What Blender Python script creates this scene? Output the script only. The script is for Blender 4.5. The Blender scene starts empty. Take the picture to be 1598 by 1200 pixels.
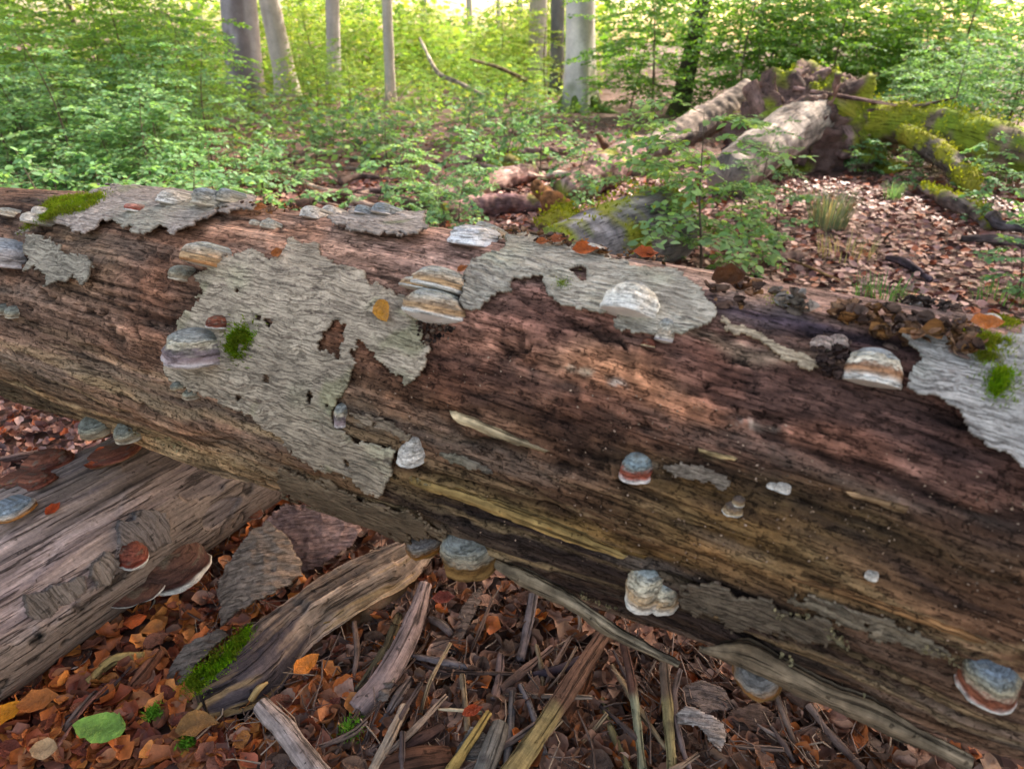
import bpy, math, random
import numpy as np
from mathutils import Vector

# ------------------------------------------------------------------ camera, sky, sun, exposure
SC = bpy.context.scene
COL = SC.collection
CAM_H, FPX, PITCH = 1.7, 1065.0, math.radians(26.9)      # focal length in photograph pixels (1598 wide)
cam_data = bpy.data.cameras.new('camera')
cam = bpy.data.objects.new('camera', cam_data)
COL.objects.link(cam)
cam.location = (0, 0, CAM_H)
cam.rotation_euler = (math.pi / 2 - PITCH, 0, 0)
cam_data.sensor_fit = 'HORIZONTAL'
cam_data.sensor_width = 36.0
cam_data.lens = 36.0 * FPX / 1598.0
cam_data.clip_start, cam_data.clip_end = 0.05, 900.0
cam_data.dof.use_dof = True
cam_data.dof.focus_distance = 1.85
cam_data.dof.aperture_fstop = 3.6
SC.camera = cam

SUN_EL, SUN_AZ = math.radians(41), math.radians(45)       # azimuth measured from +Y towards +X
world = bpy.data.worlds.new('World')
SC.world = world
world.use_nodes = True
wn = world.node_tree
sky = wn.nodes.new('ShaderNodeTexSky')
sky.sky_type = 'NISHITA'
sky.sun_disc = False
sky.sun_elevation = SUN_EL
sky.sun_rotation = SUN_AZ
sky.air_density = 1.0
sky.dust_density = 3.0
sky.ozone_density = 0.3
wn.nodes['Background'].inputs['Strength'].default_value = 0.15
tint = wn.nodes.new('ShaderNodeVectorMath')               # camera white balance for open shade
tint.operation = 'MULTIPLY'
tint.inputs[1].default_value = (1.17, 0.99, 0.82)
wn.links.new(sky.outputs['Color'], tint.inputs[0])
wn.links.new(tint.outputs['Vector'], wn.nodes['Background'].inputs['Color'])

sun_data = bpy.data.lights.new('sun', 'SUN')
sun_data.energy = 2.8
sun_data.angle = math.radians(0.5)
sun_data.color = (1.0, 0.93, 0.82)
sun = bpy.data.objects.new('sun', sun_data)
COL.objects.link(sun)
SUN_DIR = Vector((math.sin(SUN_AZ) * math.cos(SUN_EL), math.cos(SUN_AZ) * math.cos(SUN_EL), math.sin(SUN_EL)))
sun.rotation_euler = SUN_DIR.to_track_quat('Z', 'Y').to_euler()

SC.view_settings.view_transform = 'Standard'
SC.view_settings.look = 'None'
SC.view_settings.gamma = 1.0
SC.view_settings.use_curve_mapping = False
SC.view_settings.exposure = 2.05
SC.render.engine = 'CYCLES'
SC.cycles.use_denoising = True
SC.cycles.max_bounces = 8
SC.cycles.diffuse_bounces = 4
SC.cycles.caustics_reflective = False
SC.cycles.caustics_refractive = False

# ------------------------------------------------------------------ helpers: numbers
rng = np.random.default_rng(7)
FW = np.array([0, math.cos(PITCH), -math.sin(PITCH)])
UPV = np.array([0, math.sin(PITCH), math.cos(PITCH)])
EYE = np.array([0, 0, CAM_H])


def proj(P):
    d = np.asarray(P, float) - EYE
    z = d @ FW
    zz = np.where(z > 0.05, z, 0.05)
    return 799 + FPX * d[..., 0] / zz, 600 - FPX * (d @ UPV) / zz, z


def ray(u, v):
    return FW + (u - 799) / FPX * np.array([1.0, 0, 0]) + (600 - v) / FPX * UPV


def ground(u, v, z=0.0):
    d = ray(u, v)
    return EYE + d * ((z - CAM_H) / d[2])


def at_depth(u, v, depth):
    return EYE + ray(u, v) * depth


def S(*c):
    """sRGB 0-255 to linear"""
    c = np.asarray(c, float) / 255.0
    return np.where(c <= 0.04045, c / 12.92, ((c + 0.055) / 1.055) ** 2.4)


def hash3(x, y, z, seed):
    h = (x.astype(np.uint32) * np.uint32(374761393) + y.astype(np.uint32) * np.uint32(668265263)
         + z.astype(np.uint32) * np.uint32(2246822519) + np.uint32((seed * 3266489917) & 0xffffffff))
    h = (h ^ (h >> np.uint32(13))) * np.uint32(1274126177)
    h = h ^ (h >> np.uint32(16))
    return h.astype(np.float64) / 4294967295.0


def noise(p, seed=0):
    """smooth value noise in -1..1 for points (N,3)"""
    p = np.asarray(p, float)
    f = np.floor(p)
    i = f.astype(np.int64)
    t = p - f
    t = t * t * (3 - 2 * t)
    x, y, z = i[:, 0], i[:, 1], i[:, 2]
    out = 0
    for dx in (0, 1):
        wx = t[:, 0] if dx else 1 - t[:, 0]
        for dy in (0, 1):
            wy = t[:, 1] if dy else 1 - t[:, 1]
            for dz in (0, 1):
                wz = t[:, 2] if dz else 1 - t[:, 2]
                out = out + wx * wy * wz * hash3(x + dx, y + dy, z + dz, seed)
    return out * 2 - 1


def fbm(p, octs=4, seed=0, gain=0.5, lac=2.03):
    a, s, tot = 1.0, 0, 0
    q = np.asarray(p, float)
    for k in range(octs):
        s = s + a * noise(q, seed + k * 17)
        tot += a
        a *= gain
        q = q * lac + 11.3
    return s / tot


def znorm(x):
    """zero mean, unit spread"""
    return np.clip((x - x.mean()) / (x.std() + 1e-9), -2.6, 2.6)


def sstep(a, b, x):
    t = np.clip((x - a) / (b - a), 0, 1)
    return t * t * (3 - 2 * t)


def unit(v):
    v = np.asarray(v, float)
    return v / np.maximum(np.linalg.norm(v, axis=-1, keepdims=True), 1e-9)


def in_poly(u, v, poly):
    poly = np.asarray(poly, float)
    inside = np.zeros(u.shape, bool)
    n = len(poly)
    for k in range(n):
        x1, y1 = poly[k]
        x2, y2 = poly[(k + 1) % n]
        if y1 == y2:
            continue
        c = ((y1 > v) != (y2 > v)) & (u < (x2 - x1) * (v - y1) / (y2 - y1) + x1)
        inside ^= c
    return inside


def poly_dist(u, v, poly):
    poly = np.asarray(poly, float)
    d = np.full(u.shape, 1e9)
    for k in range(len(poly)):
        a, b = poly[k], poly[(k + 1) % len(poly)]
        ab = b - a
        t = np.clip(((u - a[0]) * ab[0] + (v - a[1]) * ab[1]) / max(ab @ ab, 1e-9), 0, 1)
        d = np.minimum(d, np.hypot(u - a[0] - t * ab[0], v - a[1] - t * ab[1]))
    return d


# ------------------------------------------------------------------ helpers: meshes and objects
def mesh(name, V, quads=None, tris=None, col=None, grain=None, smooth=True):
    me = bpy.data.meshes.new(name)
    V = np.asarray(V, np.float32)
    quads = np.zeros((0, 4), np.int32) if quads is None or len(quads) == 0 else np.asarray(quads, np.int32)
    tris = np.zeros((0, 3), np.int32) if tris is None or len(tris) == 0 else np.asarray(tris, np.int32)
    me.vertices.add(len(V))
    me.vertices.foreach_set('co', V.ravel())
    nl = quads.size + tris.size
    me.loops.add(nl)
    me.loops.foreach_set('vertex_index', np.concatenate([quads.ravel(), tris.ravel()]))
    nf = len(quads) + len(tris)
    me.polygons.add(nf)
    starts = np.concatenate([np.arange(len(quads)) * 4, quads.size + np.arange(len(tris)) * 3]).astype(np.int32)
    me.polygons.foreach_set('loop_start', starts)
    if smooth:
        me.polygons.foreach_set('use_smooth', np.ones(nf, bool))
    if col is not None:
        ca = me.color_attributes.new('Col', 'FLOAT_COLOR', 'POINT')
        c4 = np.ones((len(V), 4), np.float32)
        c4[:, :3] = np.clip(col, 0, 1)
        ca.data.foreach_set('color', c4.ravel())
    if grain is not None:
        ga = me.attributes.new('grain', 'FLOAT_VECTOR', 'POINT')
        ga.data.foreach_set('vector', np.asarray(grain, np.float32).ravel())
    me.update(calc_edges=True)
    me.validate()
    return me


def obj(name, me, mat=None, parent=None, loc=None):
    o = bpy.data.objects.new(name, me)
    COL.objects.link(o)
    if mat is not None and me is not None and len(me.materials) == 0:
        me.materials.append(mat)
    if parent is not None:
        o.parent = parent
    if loc is not None:
        o.location = loc
    return o


def tag(o, label=None, cat=None, group=None, kind=None):
    if label:
        o['label'] = label
    if cat:
        o['category'] = cat
    if group:
        o['group'] = group
    if kind:
        o['kind'] = kind
    return o


def thing(name, label, cat, loc=(0, 0, 0), group=None):
    o = bpy.data.objects.new(name, None)
    o.empty_display_size = 0.1
    COL.objects.link(o)
    o.location = [float(x) for x in loc]
    return tag(o, label, cat, group)


class Geo:
    """collects vertices, faces and colours for ONE mesh"""
    def __init__(self):
        self.V, self.Q, self.T, self.C, self.G, self.n = [], [], [], [], [], 0

    def add(self, V, quads=None, tris=None, col=(0.5, 0.5, 0.5), grain=None):
        V = np.asarray(V, float).reshape(-1, 3)
        if quads is not None and len(quads):
            self.Q.append(np.asarray(quads, np.int64) + self.n)
        if tris is not None and len(tris):
            self.T.append(np.asarray(tris, np.int64) + self.n)
        c = np.asarray(col, float)
        self.C.append(np.broadcast_to(c, (len(V), 3)).copy() if c.ndim == 1 else c)
        self.G.append(V.copy() if grain is None else np.asarray(grain, float))
        self.V.append(V)
        self.n += len(V)

    def build(self, name, mat, parent=None, origin=None, smooth=True):
        V = np.concatenate(self.V)
        if origin is not None:
            V = V - np.asarray(origin, float)
        me = mesh(name, V, np.concatenate(self.Q) if self.Q else None, np.concatenate(self.T) if self.T else None,
                  np.concatenate(self.C), np.concatenate(self.G), smooth)
        o = obj(name, me, mat, parent)
        return o


def grid_quads(n, m, wrap=False):
    i = np.arange(n - 1)[:, None]
    j = np.arange(m if wrap else m - 1)[None, :]
    a = i * m + j
    b = i * m + (j + 1) % m
    return np.stack([a, b, b + m, a + m], -1).reshape(-1, 4)


def frames(P):
    P = np.asarray(P, float)
    T = unit(np.gradient(P, axis=0))
    ref = np.array([0, 0, 1.0]) if abs(T[:, 2]).mean() < 0.75 else np.array([1.0, 0, 0])
    U = unit(ref - T * (T @ ref)[:, None])
    return T, U, np.cross(T, U)


def smooth_path(pts, n):
    """Catmull-Rom through the points"""
    pts = np.asarray(pts, float)
    if len(pts) == 2:
        return pts[0] + (pts[1] - pts[0]) * np.linspace(0, 1, n)[:, None]
    P = np.vstack([2 * pts[0] - pts[1], pts, 2 * pts[-1] - pts[-2]])
    t = np.linspace(0, len(pts) - 1 - 1e-6, n)
    k = t.astype(int)
    f = (t - k)[:, None]
    a, b, c, d = P[k], P[k + 1], P[k + 2], P[k + 3]
    return 0.5 * (2 * b + (c - a) * f + (2 * a - 5 * b + 4 * c - d) * f ** 2 + (3 * b - a - 3 * c + d) * f ** 3)


def tube(pts, radii, n=24, m=10, rough=0.0, freq=8.0, seed=0, flat=1.0, colf=None, knots=0.0):
    """tapered tube with lumpy skin and closed ends -> V, quads, tris, col, grain"""
    P = smooth_path(pts, n)
    r = np.interp(np.linspace(0, 1, n), np.linspace(0, 1, len(radii)), radii)
    T, U, W = frames(P)
    a = np.linspace(0, 2 * math.pi, m + 1)[:-1]
    dirs = U[:, None] * np.cos(a)[None, :, None] * flat + W[:, None] * np.sin(a)[None, :, None]
    base = P[:, None] + r[:, None, None] * dirs
    L = np.concatenate([[0], np.cumsum(np.linalg.norm(np.diff(P, axis=0), axis=1))])
    g = np.stack([np.broadcast_to(L[:, None], (n, m)), np.cos(a)[None] * r[:, None], np.sin(a)[None] * r[:, None]], -1).reshape(-1, 3)
    d = np.zeros(n * m)
    if rough:
        d = rough * (fbm(base.reshape(-1, 3) * freq, 3, seed) + 0.6 * fbm(g * np.array([freq * 0.5, freq * 3, freq * 3]), 2, seed + 5))
    if knots:
        d = d + knots * np.maximum(0, noise(g * np.array([freq * 0.8, freq, freq]), seed + 9) - 0.35)
    V = base.reshape(-1, 3) + d[:, None] * unit(dirs).reshape(-1, 3)
    Q = grid_quads(n, m, True)
    V = np.vstack([V, P[:1] - T[:1] * r[0] * 0.15, P[-1:] + T[-1:] * r[-1] * 0.15])
    k0, k1 = n * m, n * m + 1
    j = np.arange(m)
    tris = np.vstack([np.stack([np.full(m, k0), (j + 1) % m, j], -1),
                      np.stack([np.full(m, k1), (n - 1) * m + j, (n - 1) * m + (j + 1) % m], -1)])
    g = np.vstack([g, g[:1], g[-1:]])
    t = np.concatenate([np.repeat(np.linspace(0, 1, n), m), [0, 1]])
    col = colf(V, g, t, np.append(d, [0, 0])) if colf else np.full((len(V), 3), 0.3)
    return V, Q, tris, col, g


def prisms(A, B, ra, rb):
    """many thin 3-sided twigs"""
    A, B = np.asarray(A, float), np.asarray(B, float)
    d = unit(B - A)
    ref = np.where(np.abs(d[:, 2:3]) > 0.8, np.array([[1.0, 0, 0]]), np.array([[0, 0, 1.0]]))
    u = unit(np.cross(d, ref))
    w = np.cross(d, u)
    V = []
    for k in range(3):
        o = u * math.cos(k * 2.094) + w * math.sin(k * 2.094)
        V.append(A + o * np.reshape(ra, (-1, 1)))
    for k in range(3):
        o = u * math.cos(k * 2.094) + w * math.sin(k * 2.094)
        V.append(B + o * np.reshape(rb, (-1, 1)))
    V = np.stack(V, 1)
    n = len(A)
    q = np.array([[0, 1, 4, 3], [1, 2, 5, 4], [2, 0, 3, 5]])
    Q = (np.arange(n)[:, None, None] * 6 + q[None]).reshape(-1, 4)
    return V.reshape(-1, 3), Q


NEEDLE = (np.array([[0, 0, 0], [0.4, 0.11, 0.03], [1, 0, 0.0], [0.4, -0.11, 0.03]]), np.array([[0, 2, 1], [0, 3, 2]]))
# leaf templates: x along the leaf (0..1), y across (+-0.5), z up
LEAF2 = (np.array([[0, 0, 0], [0.48, 0.34, 0.07], [1, 0, 0.0], [0.48, -0.34, 0.07]]), np.array([[0, 2, 1], [0, 3, 2]]))
LEAF4 = (np.array([[0, 0, 0], [0.3, 0.33, .05], [0.68, 0.28, .03], [1, 0, -.06], [0.68, -0.28, .03], [0.3, -0.33, .05]]),
         np.array([[0, 2, 1], [0, 3, 2], [0, 5, 4], [0, 4, 3]]))


def leaf_template(rows, curl, fold, twist, side_curl, wmax=0.62, seed=0):
    """ovate leaf with midrib fold and curl; rows of 5 -> V, quads, tris"""
    r = np.random.default_rng(seed)
    ts = np.linspace(0, 1, rows + 2)[1:-1]
    V = [[0, 0, 0]]
    for t in ts:
        w = wmax * (math.sin(math.pi * t ** 0.82) ** 1.0) * (1 + 0.1 * r.normal())
        for q in (-1, -0.55, 0, 0.55, 1):
            y = q * w / 2 * (1 + 0.03 * r.normal())
            z = fold * abs(y) + side_curl * (abs(q) ** 2) * w + 0.05 * r.normal() * abs(q)
            V.append([t, y, z])
    V.append([1.0, 0, 0])
    V = np.array(V)
    x = V[:, 0]
    ang = curl * (x - 0.4) + 1e-6
    zc = V[:, 2] + (1 - np.cos(ang)) / (curl if abs(curl) > 1e-3 else 1e9) * 1.0
    xc = np.sin(ang) / (curl if abs(curl) > 1e-3 else 1e-9) if abs(curl) > 1e-3 else x - 0.4
    tw = twist * (x - 0.4)
    y2 = V[:, 1] * np.cos(tw) - zc * np.sin(tw)
    z2 = V[:, 1] * np.sin(tw) + zc * np.cos(tw)
    V = np.stack([xc, y2, z2], -1)
    Q, T = [], []
    for k in range(rows - 1):
        for j in range(4):
            a = 1 + k * 5 + j
            Q.append([a, a + 1, a + 6, a + 5])
    for j in range(4):
        T.append([0, 1 + j + 1, 1 + j])
        a = 1 + (rows - 1) * 5 + j
        T.append([a, a + 1, len(V) - 1])
    return V, np.array(Q), np.array(T)


def vein(tv):
    """paler edge, darker midrib"""
    return 0.74 + 0.30 * np.clip(np.abs(tv[:, 1]) / 0.22, 0, 1)


def place_leaves(pos, dirs, nor, size, cols, tmpl, geo):
    """adds many copies of one leaf template to geo"""
    pos, dirs, nor = np.asarray(pos), unit(dirs), unit(nor)
    side = unit(np.cross(nor, dirs))
    nor = np.cross(dirs, side)
    tv = tmpl[0]
    size = np.reshape(size, (-1, 1, 1))
    V = pos[:, None] + size * (tv[None, :, 0:1] * dirs[:, None] + tv[None, :, 1:2] * side[:, None] + tv[None, :, 2:3] * nor[:, None])
    n, k = len(pos), len(tv)
    off = np.arange(n)[:, None, None] * k
    if len(tmpl) == 3:
        Q = (off + tmpl[1][None]).reshape(-1, 4)
        T = (off + tmpl[2][None]).reshape(-1, 3)
    else:
        Q, T = None, (off + tmpl[1][None]).reshape(-1, 3)
    c = np.repeat(np.asarray(cols), k, axis=0)
    if len(tmpl) == 3:
        c = c * np.tile(vein(tv), n)[:, None]
    geo.add(V.reshape(-1, 3), Q, T, c)


# ------------------------------------------------------------------ materials
def new_mat(name):
    m = bpy.data.materials.new(name)
    m.use_nodes = True
    nt = m.node_tree
    nt.nodes.clear()
    out = nt.nodes.new('ShaderNodeOutputMaterial')
    return m, nt, out


def N(nt, t, **kw):
    n = nt.nodes.new(t)
    for k, v in kw.items():
        if k in n.inputs:
            n.inputs[k].default_value = v
        else:
            setattr(n, k, v)
    return n


def vcol_mat(name, rough=0.85, spec=0.2, bump=((60.0, 0.004),), var=((40.0, 0.35),), grain=False, gscale=(1, 1, 1), source='Col', sheen=0.0):
    """vertex colour x noise variation, layered noise bump (scale, depth in metres)"""
    m, nt, out = new_mat(name)
    L = nt.links.new
    b = N(nt, 'ShaderNodeBsdfPrincipled')
    b.inputs['Roughness'].default_value = rough
    b.inputs['Specular IOR Level'].default_value = spec
    if source == 'Col':
        a = N(nt, 'ShaderNodeAttribute', attribute_name='Col')
        colour = a.outputs['Color']
    else:
        a = N(nt, 'ShaderNodeObjectInfo')
        a2 = N(nt, 'ShaderNodeAttribute', attribute_name='Col')
        mm = N(nt, 'ShaderNodeVectorMath', operation='MULTIPLY')
        L(a.outputs['Color'], mm.inputs[0])
        L(a2.outputs['Color'], mm.inputs[1])
        colour = mm.outputs['Vector']
    if grain:
        g = N(nt, 'ShaderNodeAttribute', attribute_name='grain')
        mp = N(nt, 'ShaderNodeMapping')
        mp.inputs['Scale'].default_value = gscale
        L(g.outputs['Vector'], mp.inputs['Vector'])
        vec = mp.outputs['Vector']
    else:
        tc = N(nt, 'ShaderNodeTexCoord')
        vec = tc.outputs['Object']
    for sc, amt in var:
        nz = N(nt, 'ShaderNodeTexNoise')
        nz.inputs['Scale'].default_value = sc
        nz.inputs['Detail'].default_value = 4
        L(vec, nz.inputs['Vector'])
        mr = N(nt, 'ShaderNodeMapRange')
        mr.inputs['From Min'].default_value, mr.inputs['From Max'].default_value = 0.25, 0.75
        mr.inputs['To Min'].default_value, mr.inputs['To Max'].default_value = 1 - amt, 1 + amt
        L(nz.outputs['Fac'], mr.inputs['Value'])
        mx = N(nt, 'ShaderNodeVectorMath', operation='SCALE')
        L(colour, mx.inputs[0])
        L(mr.outputs['Result'], mx.inputs['Scale'])
        colour = mx.outputs['Vector']
    L(colour, b.inputs['Base Color'])
    prev = None
    for sc, dep in bump:
        nz = N(nt, 'ShaderNodeTexNoise')
        nz.inputs['Scale'].default_value = sc
        nz.inputs['Detail'].default_value = 5
        nz.inputs['Roughness'].default_value = 0.65
        L(vec, nz.inputs['Vector'])
        bp = N(nt, 'ShaderNodeBump')
        bp.inputs['Distance'].default_value = dep
        bp.inputs['Strength'].default_value = 1.0
        L(nz.outputs['Fac'], bp.inputs['Height'])
        if prev is not None:
            L(prev.outputs['Normal'], bp.inputs['Normal'])
        prev = bp
    if prev is not None:
        L(prev.outputs['Normal'], b.inputs['Normal'])
    L(b.outputs['BSDF'], out.inputs['Surface'])
    return m


def foliage_mat(name, trans=0.5, boost=(1.25, 1.25, 0.75), source='Col', gloss=0.03):
    m, nt, out = new_mat(name)
    L = nt.links.new
    if source == 'Col':
        a = N(nt, 'ShaderNodeAttribute', attribute_name='Col')
    else:
        a = N(nt, 'ShaderNodeObjectInfo')
    d = N(nt, 'ShaderNodeBsdfDiffuse')
    L(a.outputs['Color'], d.inputs['Color'])
    t = N(nt, 'ShaderNodeBsdfTranslucent')
    mul = N(nt, 'ShaderNodeVectorMath', operation='MULTIPLY')
    mul.inputs[1].default_value = boost
    L(a.outputs['Color'], mul.inputs[0])
    L(mul.outputs['Vector'], t.inputs['Color'])
    mx = N(nt, 'ShaderNodeMixShader')
    mx.inputs['Fac'].default_value = trans
    L(d.outputs['BSDF'], mx.inputs[1])
    L(t.outputs['BSDF'], mx.inputs[2])
    g = N(nt, 'ShaderNodeBsdfGlossy')
    g.inputs['Roughness'].default_value = 0.6
    g.inputs['Color'].default_value = (0.9, 0.95, 1, 1)
    m2 = N(nt, 'ShaderNodeMixShader')
    m2.inputs['Fac'].default_value = gloss
    L(mx.outputs['Shader'], m2.inputs[1])
    L(g.outputs['BSDF'], m2.inputs[2])
    L(m2.outputs['Shader'], out.inputs['Surface'])
    return m


def fibre_mat(name, rough=0.85, spec=0.15, layers=(), var=(), bump=0.006, finish=0.0):
    """vertex colour crossed by crisp fibres, cracks and pits.
    layers: (space, scale xyz, low, high, darkness, as_line, depth): dark where the noise drops under low..high, or on the noise's
    middle contour when as_line"""
    m, nt, out = new_mat(name)
    L = nt.links.new
    b = N(nt, 'ShaderNodeBsdfPrincipled')
    b.inputs['Roughness'].default_value = rough
    b.inputs['Specular IOR Level'].default_value = spec
    colour = N(nt, 'ShaderNodeAttribute', attribute_name='Col').outputs['Color']
    grain = N(nt, 'ShaderNodeAttribute', attribute_name='grain').outputs['Vector']
    objc = N(nt, 'ShaderNodeTexCoord').outputs['Object']

    def field(space, scale, detail=6.0, rgh=0.65):
        mp = N(nt, 'ShaderNodeMapping')
        mp.inputs['Scale'].default_value = scale
        L(grain if space == 'grain' else objc, mp.inputs['Vector'])
        n = N(nt, 'ShaderNodeTexNoise', Scale=1.0, Detail=detail, Roughness=rgh)
        L(mp.outputs['Vector'], n.inputs['Vector'])
        return n.outputs['Fac']

    def scaled(col, fac):
        v = N(nt, 'ShaderNodeVectorMath', operation='SCALE')
        L(col, v.inputs[0])
        L(fac, v.inputs['Scale'])
        return v.outputs['Vector']

    height = None
    for space, scale, amt in var:
        f = field(space, scale)
        mr = N(nt, 'ShaderNodeMapRange')
        mr.inputs['From Min'].default_value, mr.inputs['From Max'].default_value = 0.28, 0.72
        mr.inputs['To Min'].default_value, mr.inputs['To Max'].default_value = 1 - amt, 1 + amt
        L(f, mr.inputs['Value'])
        colour = scaled(colour, mr.outputs['Result'])
    for space, scale, lo, hi, dark, line, depth in layers:
        f = field(space, scale)
        if line:
            d = N(nt, 'ShaderNodeMath', operation='SUBTRACT')
            L(f, d.inputs[0])
            d.inputs[1].default_value = 0.5
            ab = N(nt, 'ShaderNodeMath', operation='ABSOLUTE')
            L(d.outputs[0], ab.inputs[0])
            f = ab.outputs[0]
        mr = N(nt, 'ShaderNodeMapRange', interpolation_type='SMOOTHSTEP')
        mr.inputs['From Min'].default_value, mr.inputs['From Max'].default_value = lo, hi
        mr.inputs['To Min'].default_value, mr.inputs['To Max'].default_value = 0, 1
        L(f, mr.inputs['Value'])
        mk = mr.outputs['Result']
        m2 = N(nt, 'ShaderNodeMapRange')
        m2.inputs['To Min'].default_value, m2.inputs['To Max'].default_value = 1 - dark, 1.0
        L(mk, m2.inputs['Value'])
        colour = scaled(colour, m2.outputs['Result'])
        h = N(nt, 'ShaderNodeMath', operation='MULTIPLY')
        L(mk, h.inputs[0])
        h.inputs[1].default_value = depth
        if height is None:
            height = h.outputs[0]
        else:
            ad = N(nt, 'ShaderNodeMath', operation='ADD')
            L(height, ad.inputs[0])
            L(h.outputs[0], ad.inputs[1])
            height = ad.outputs[0]
    f = field('object', (160, 160, 160), 4.0, 0.7)
    ad = N(nt, 'ShaderNodeMath', operation='MULTIPLY_ADD')
    L(f, ad.inputs[0])
    ad.inputs[1].default_value = finish
    if height is not None:
        L(height, ad.inputs[2])
    bp = N(nt, 'ShaderNodeBump', Strength=1.0, Distance=bump)
    L(ad.outputs[0], bp.inputs['Height'])
    L(bp.outputs['Normal'], b.inputs['Normal'])
    L(colour, b.inputs['Base Color'])
    L(b.outputs['BSDF'], out.inputs['Surface'])
    return m


M_WOOD = fibre_mat('rotten_wood', 0.9, 0.12, bump=0.007, finish=0.7,
                   var=[('grain', (9, 150, 0), 0.42), ('object', (110, 110, 110), 0.30), ('grain', (40, 420, 0), 0.25)],
                   layers=[('grain', (4, 95, 0), 0.34, 0.42, 0.5, False, 0.9), ('grain', (11, 62, 0), 0.0, 0.016, 0.6, True, 0.5), ('object', (70, 70, 70), 0.34, 0.40, 0.5, False, 0.8), ('object', (34, 34, 60), 0.32, 0.37, 0.55, False, 1.1)])
M_BARK = fibre_mat('grey_bark', 0.88, 0.15, bump=0.0024, finish=0.4,
                   var=[('object', (70, 70, 70), 0.18), ('object', (260, 260, 260), 0.22), ('object', (9, 9, 9), 0.12)],
                   layers=[('grain', (7, 58, 0), 0.0, 0.020, 0.34, True, 0.8), ('grain', (17, 150, 0), 0.0, 0.028, 0.20, True, 0.4), ('object', (48, 48, 48), 0.28, 0.32, 0.6, False, 0.6)])
M_DEAD = fibre_mat('weathered_wood', 0.88, 0.15, bump=0.006, finish=0.4,
                   var=[('grain', (8, 150, 150), 0.38), ('object', (90, 90, 90), 0.22), ('grain', (30, 420, 420), 0.22)],
                   layers=[('grain', (3.5, 90, 90), 0.37, 0.45, 0.62, False, 1.0), ('object', (46, 46, 46), 0.32, 0.37, 0.5, False, 0.7)])
M_FUNGUS = fibre_mat('fungus_crust', 0.8, 0.18, bump=0.002, finish=0.5,
                     var=[('grain', (30, 1.6, 1.6), 0.17), ('object', (60, 60, 60), 0.13), ('object', (240, 240, 240), 0.20)],
                     layers=[('grain', (14, 0.9, 0.9), 0.0, 0.03, 0.27, True, 0.7), ('object', (70, 70, 70), 0.31, 0.36, 0.4, False, 0.5), ('object', (26, 26, 26), 0.30, 0.40, 0.3, False, 0.2)])
M_PORE = vcol_mat('fungus_pores', 0.75, 0.2, bump=((900.0, 0.0006),), var=((60.0, 0.06),))
M_LITTER = vcol_mat('dead_leaf', 0.5, 0.35, bump=((60.0, 0.002),), var=((35.0, 0.25), (140.0, 0.15)))
M_LITTER_ONE = vcol_mat('dead_leaf_single', 0.45, 0.4, bump=((9.0, 0.012),), var=((3.0, 0.3), (14.0, 0.2)), source='Object')
M_LEAF = foliage_mat('green_leaf', 0.5)
M_MOSS = foliage_mat('moss', 0.35, (1.2, 1.2, 0.6), gloss=0.0)
M_STEM = vcol_mat('twig_bark', 0.85, 0.2, bump=((200.0, 0.001),), var=((80.0, 0.25),))
M_TRUNK = vcol_mat('beech_bark', 0.8, 0.2, bump=((14.0, 0.01), (60.0, 0.003)), var=((5.0, 0.15), (26.0, 0.12)))

# ------------------------------------------------------------------ the forest floor
def floor_z(x, y):
    x, y = np.asarray(x, float), np.asarray(y, float)
    p = np.stack([x.ravel() * 1.7, y.ravel() * 1.7, np.zeros(x.size)], -1)
    far = sstep(4.0, 12.0, y.ravel())
    z = 0.018 * fbm(p, 3, 3) + far * 0.10 * fbm(p * 0.22, 2, 9)
    z = z + 0.4 * sstep(30, 120, np.hypot(x.ravel(), y.ravel())) * fbm(p * 0.03, 2, 5)
    return z.reshape(x.shape)


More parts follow.
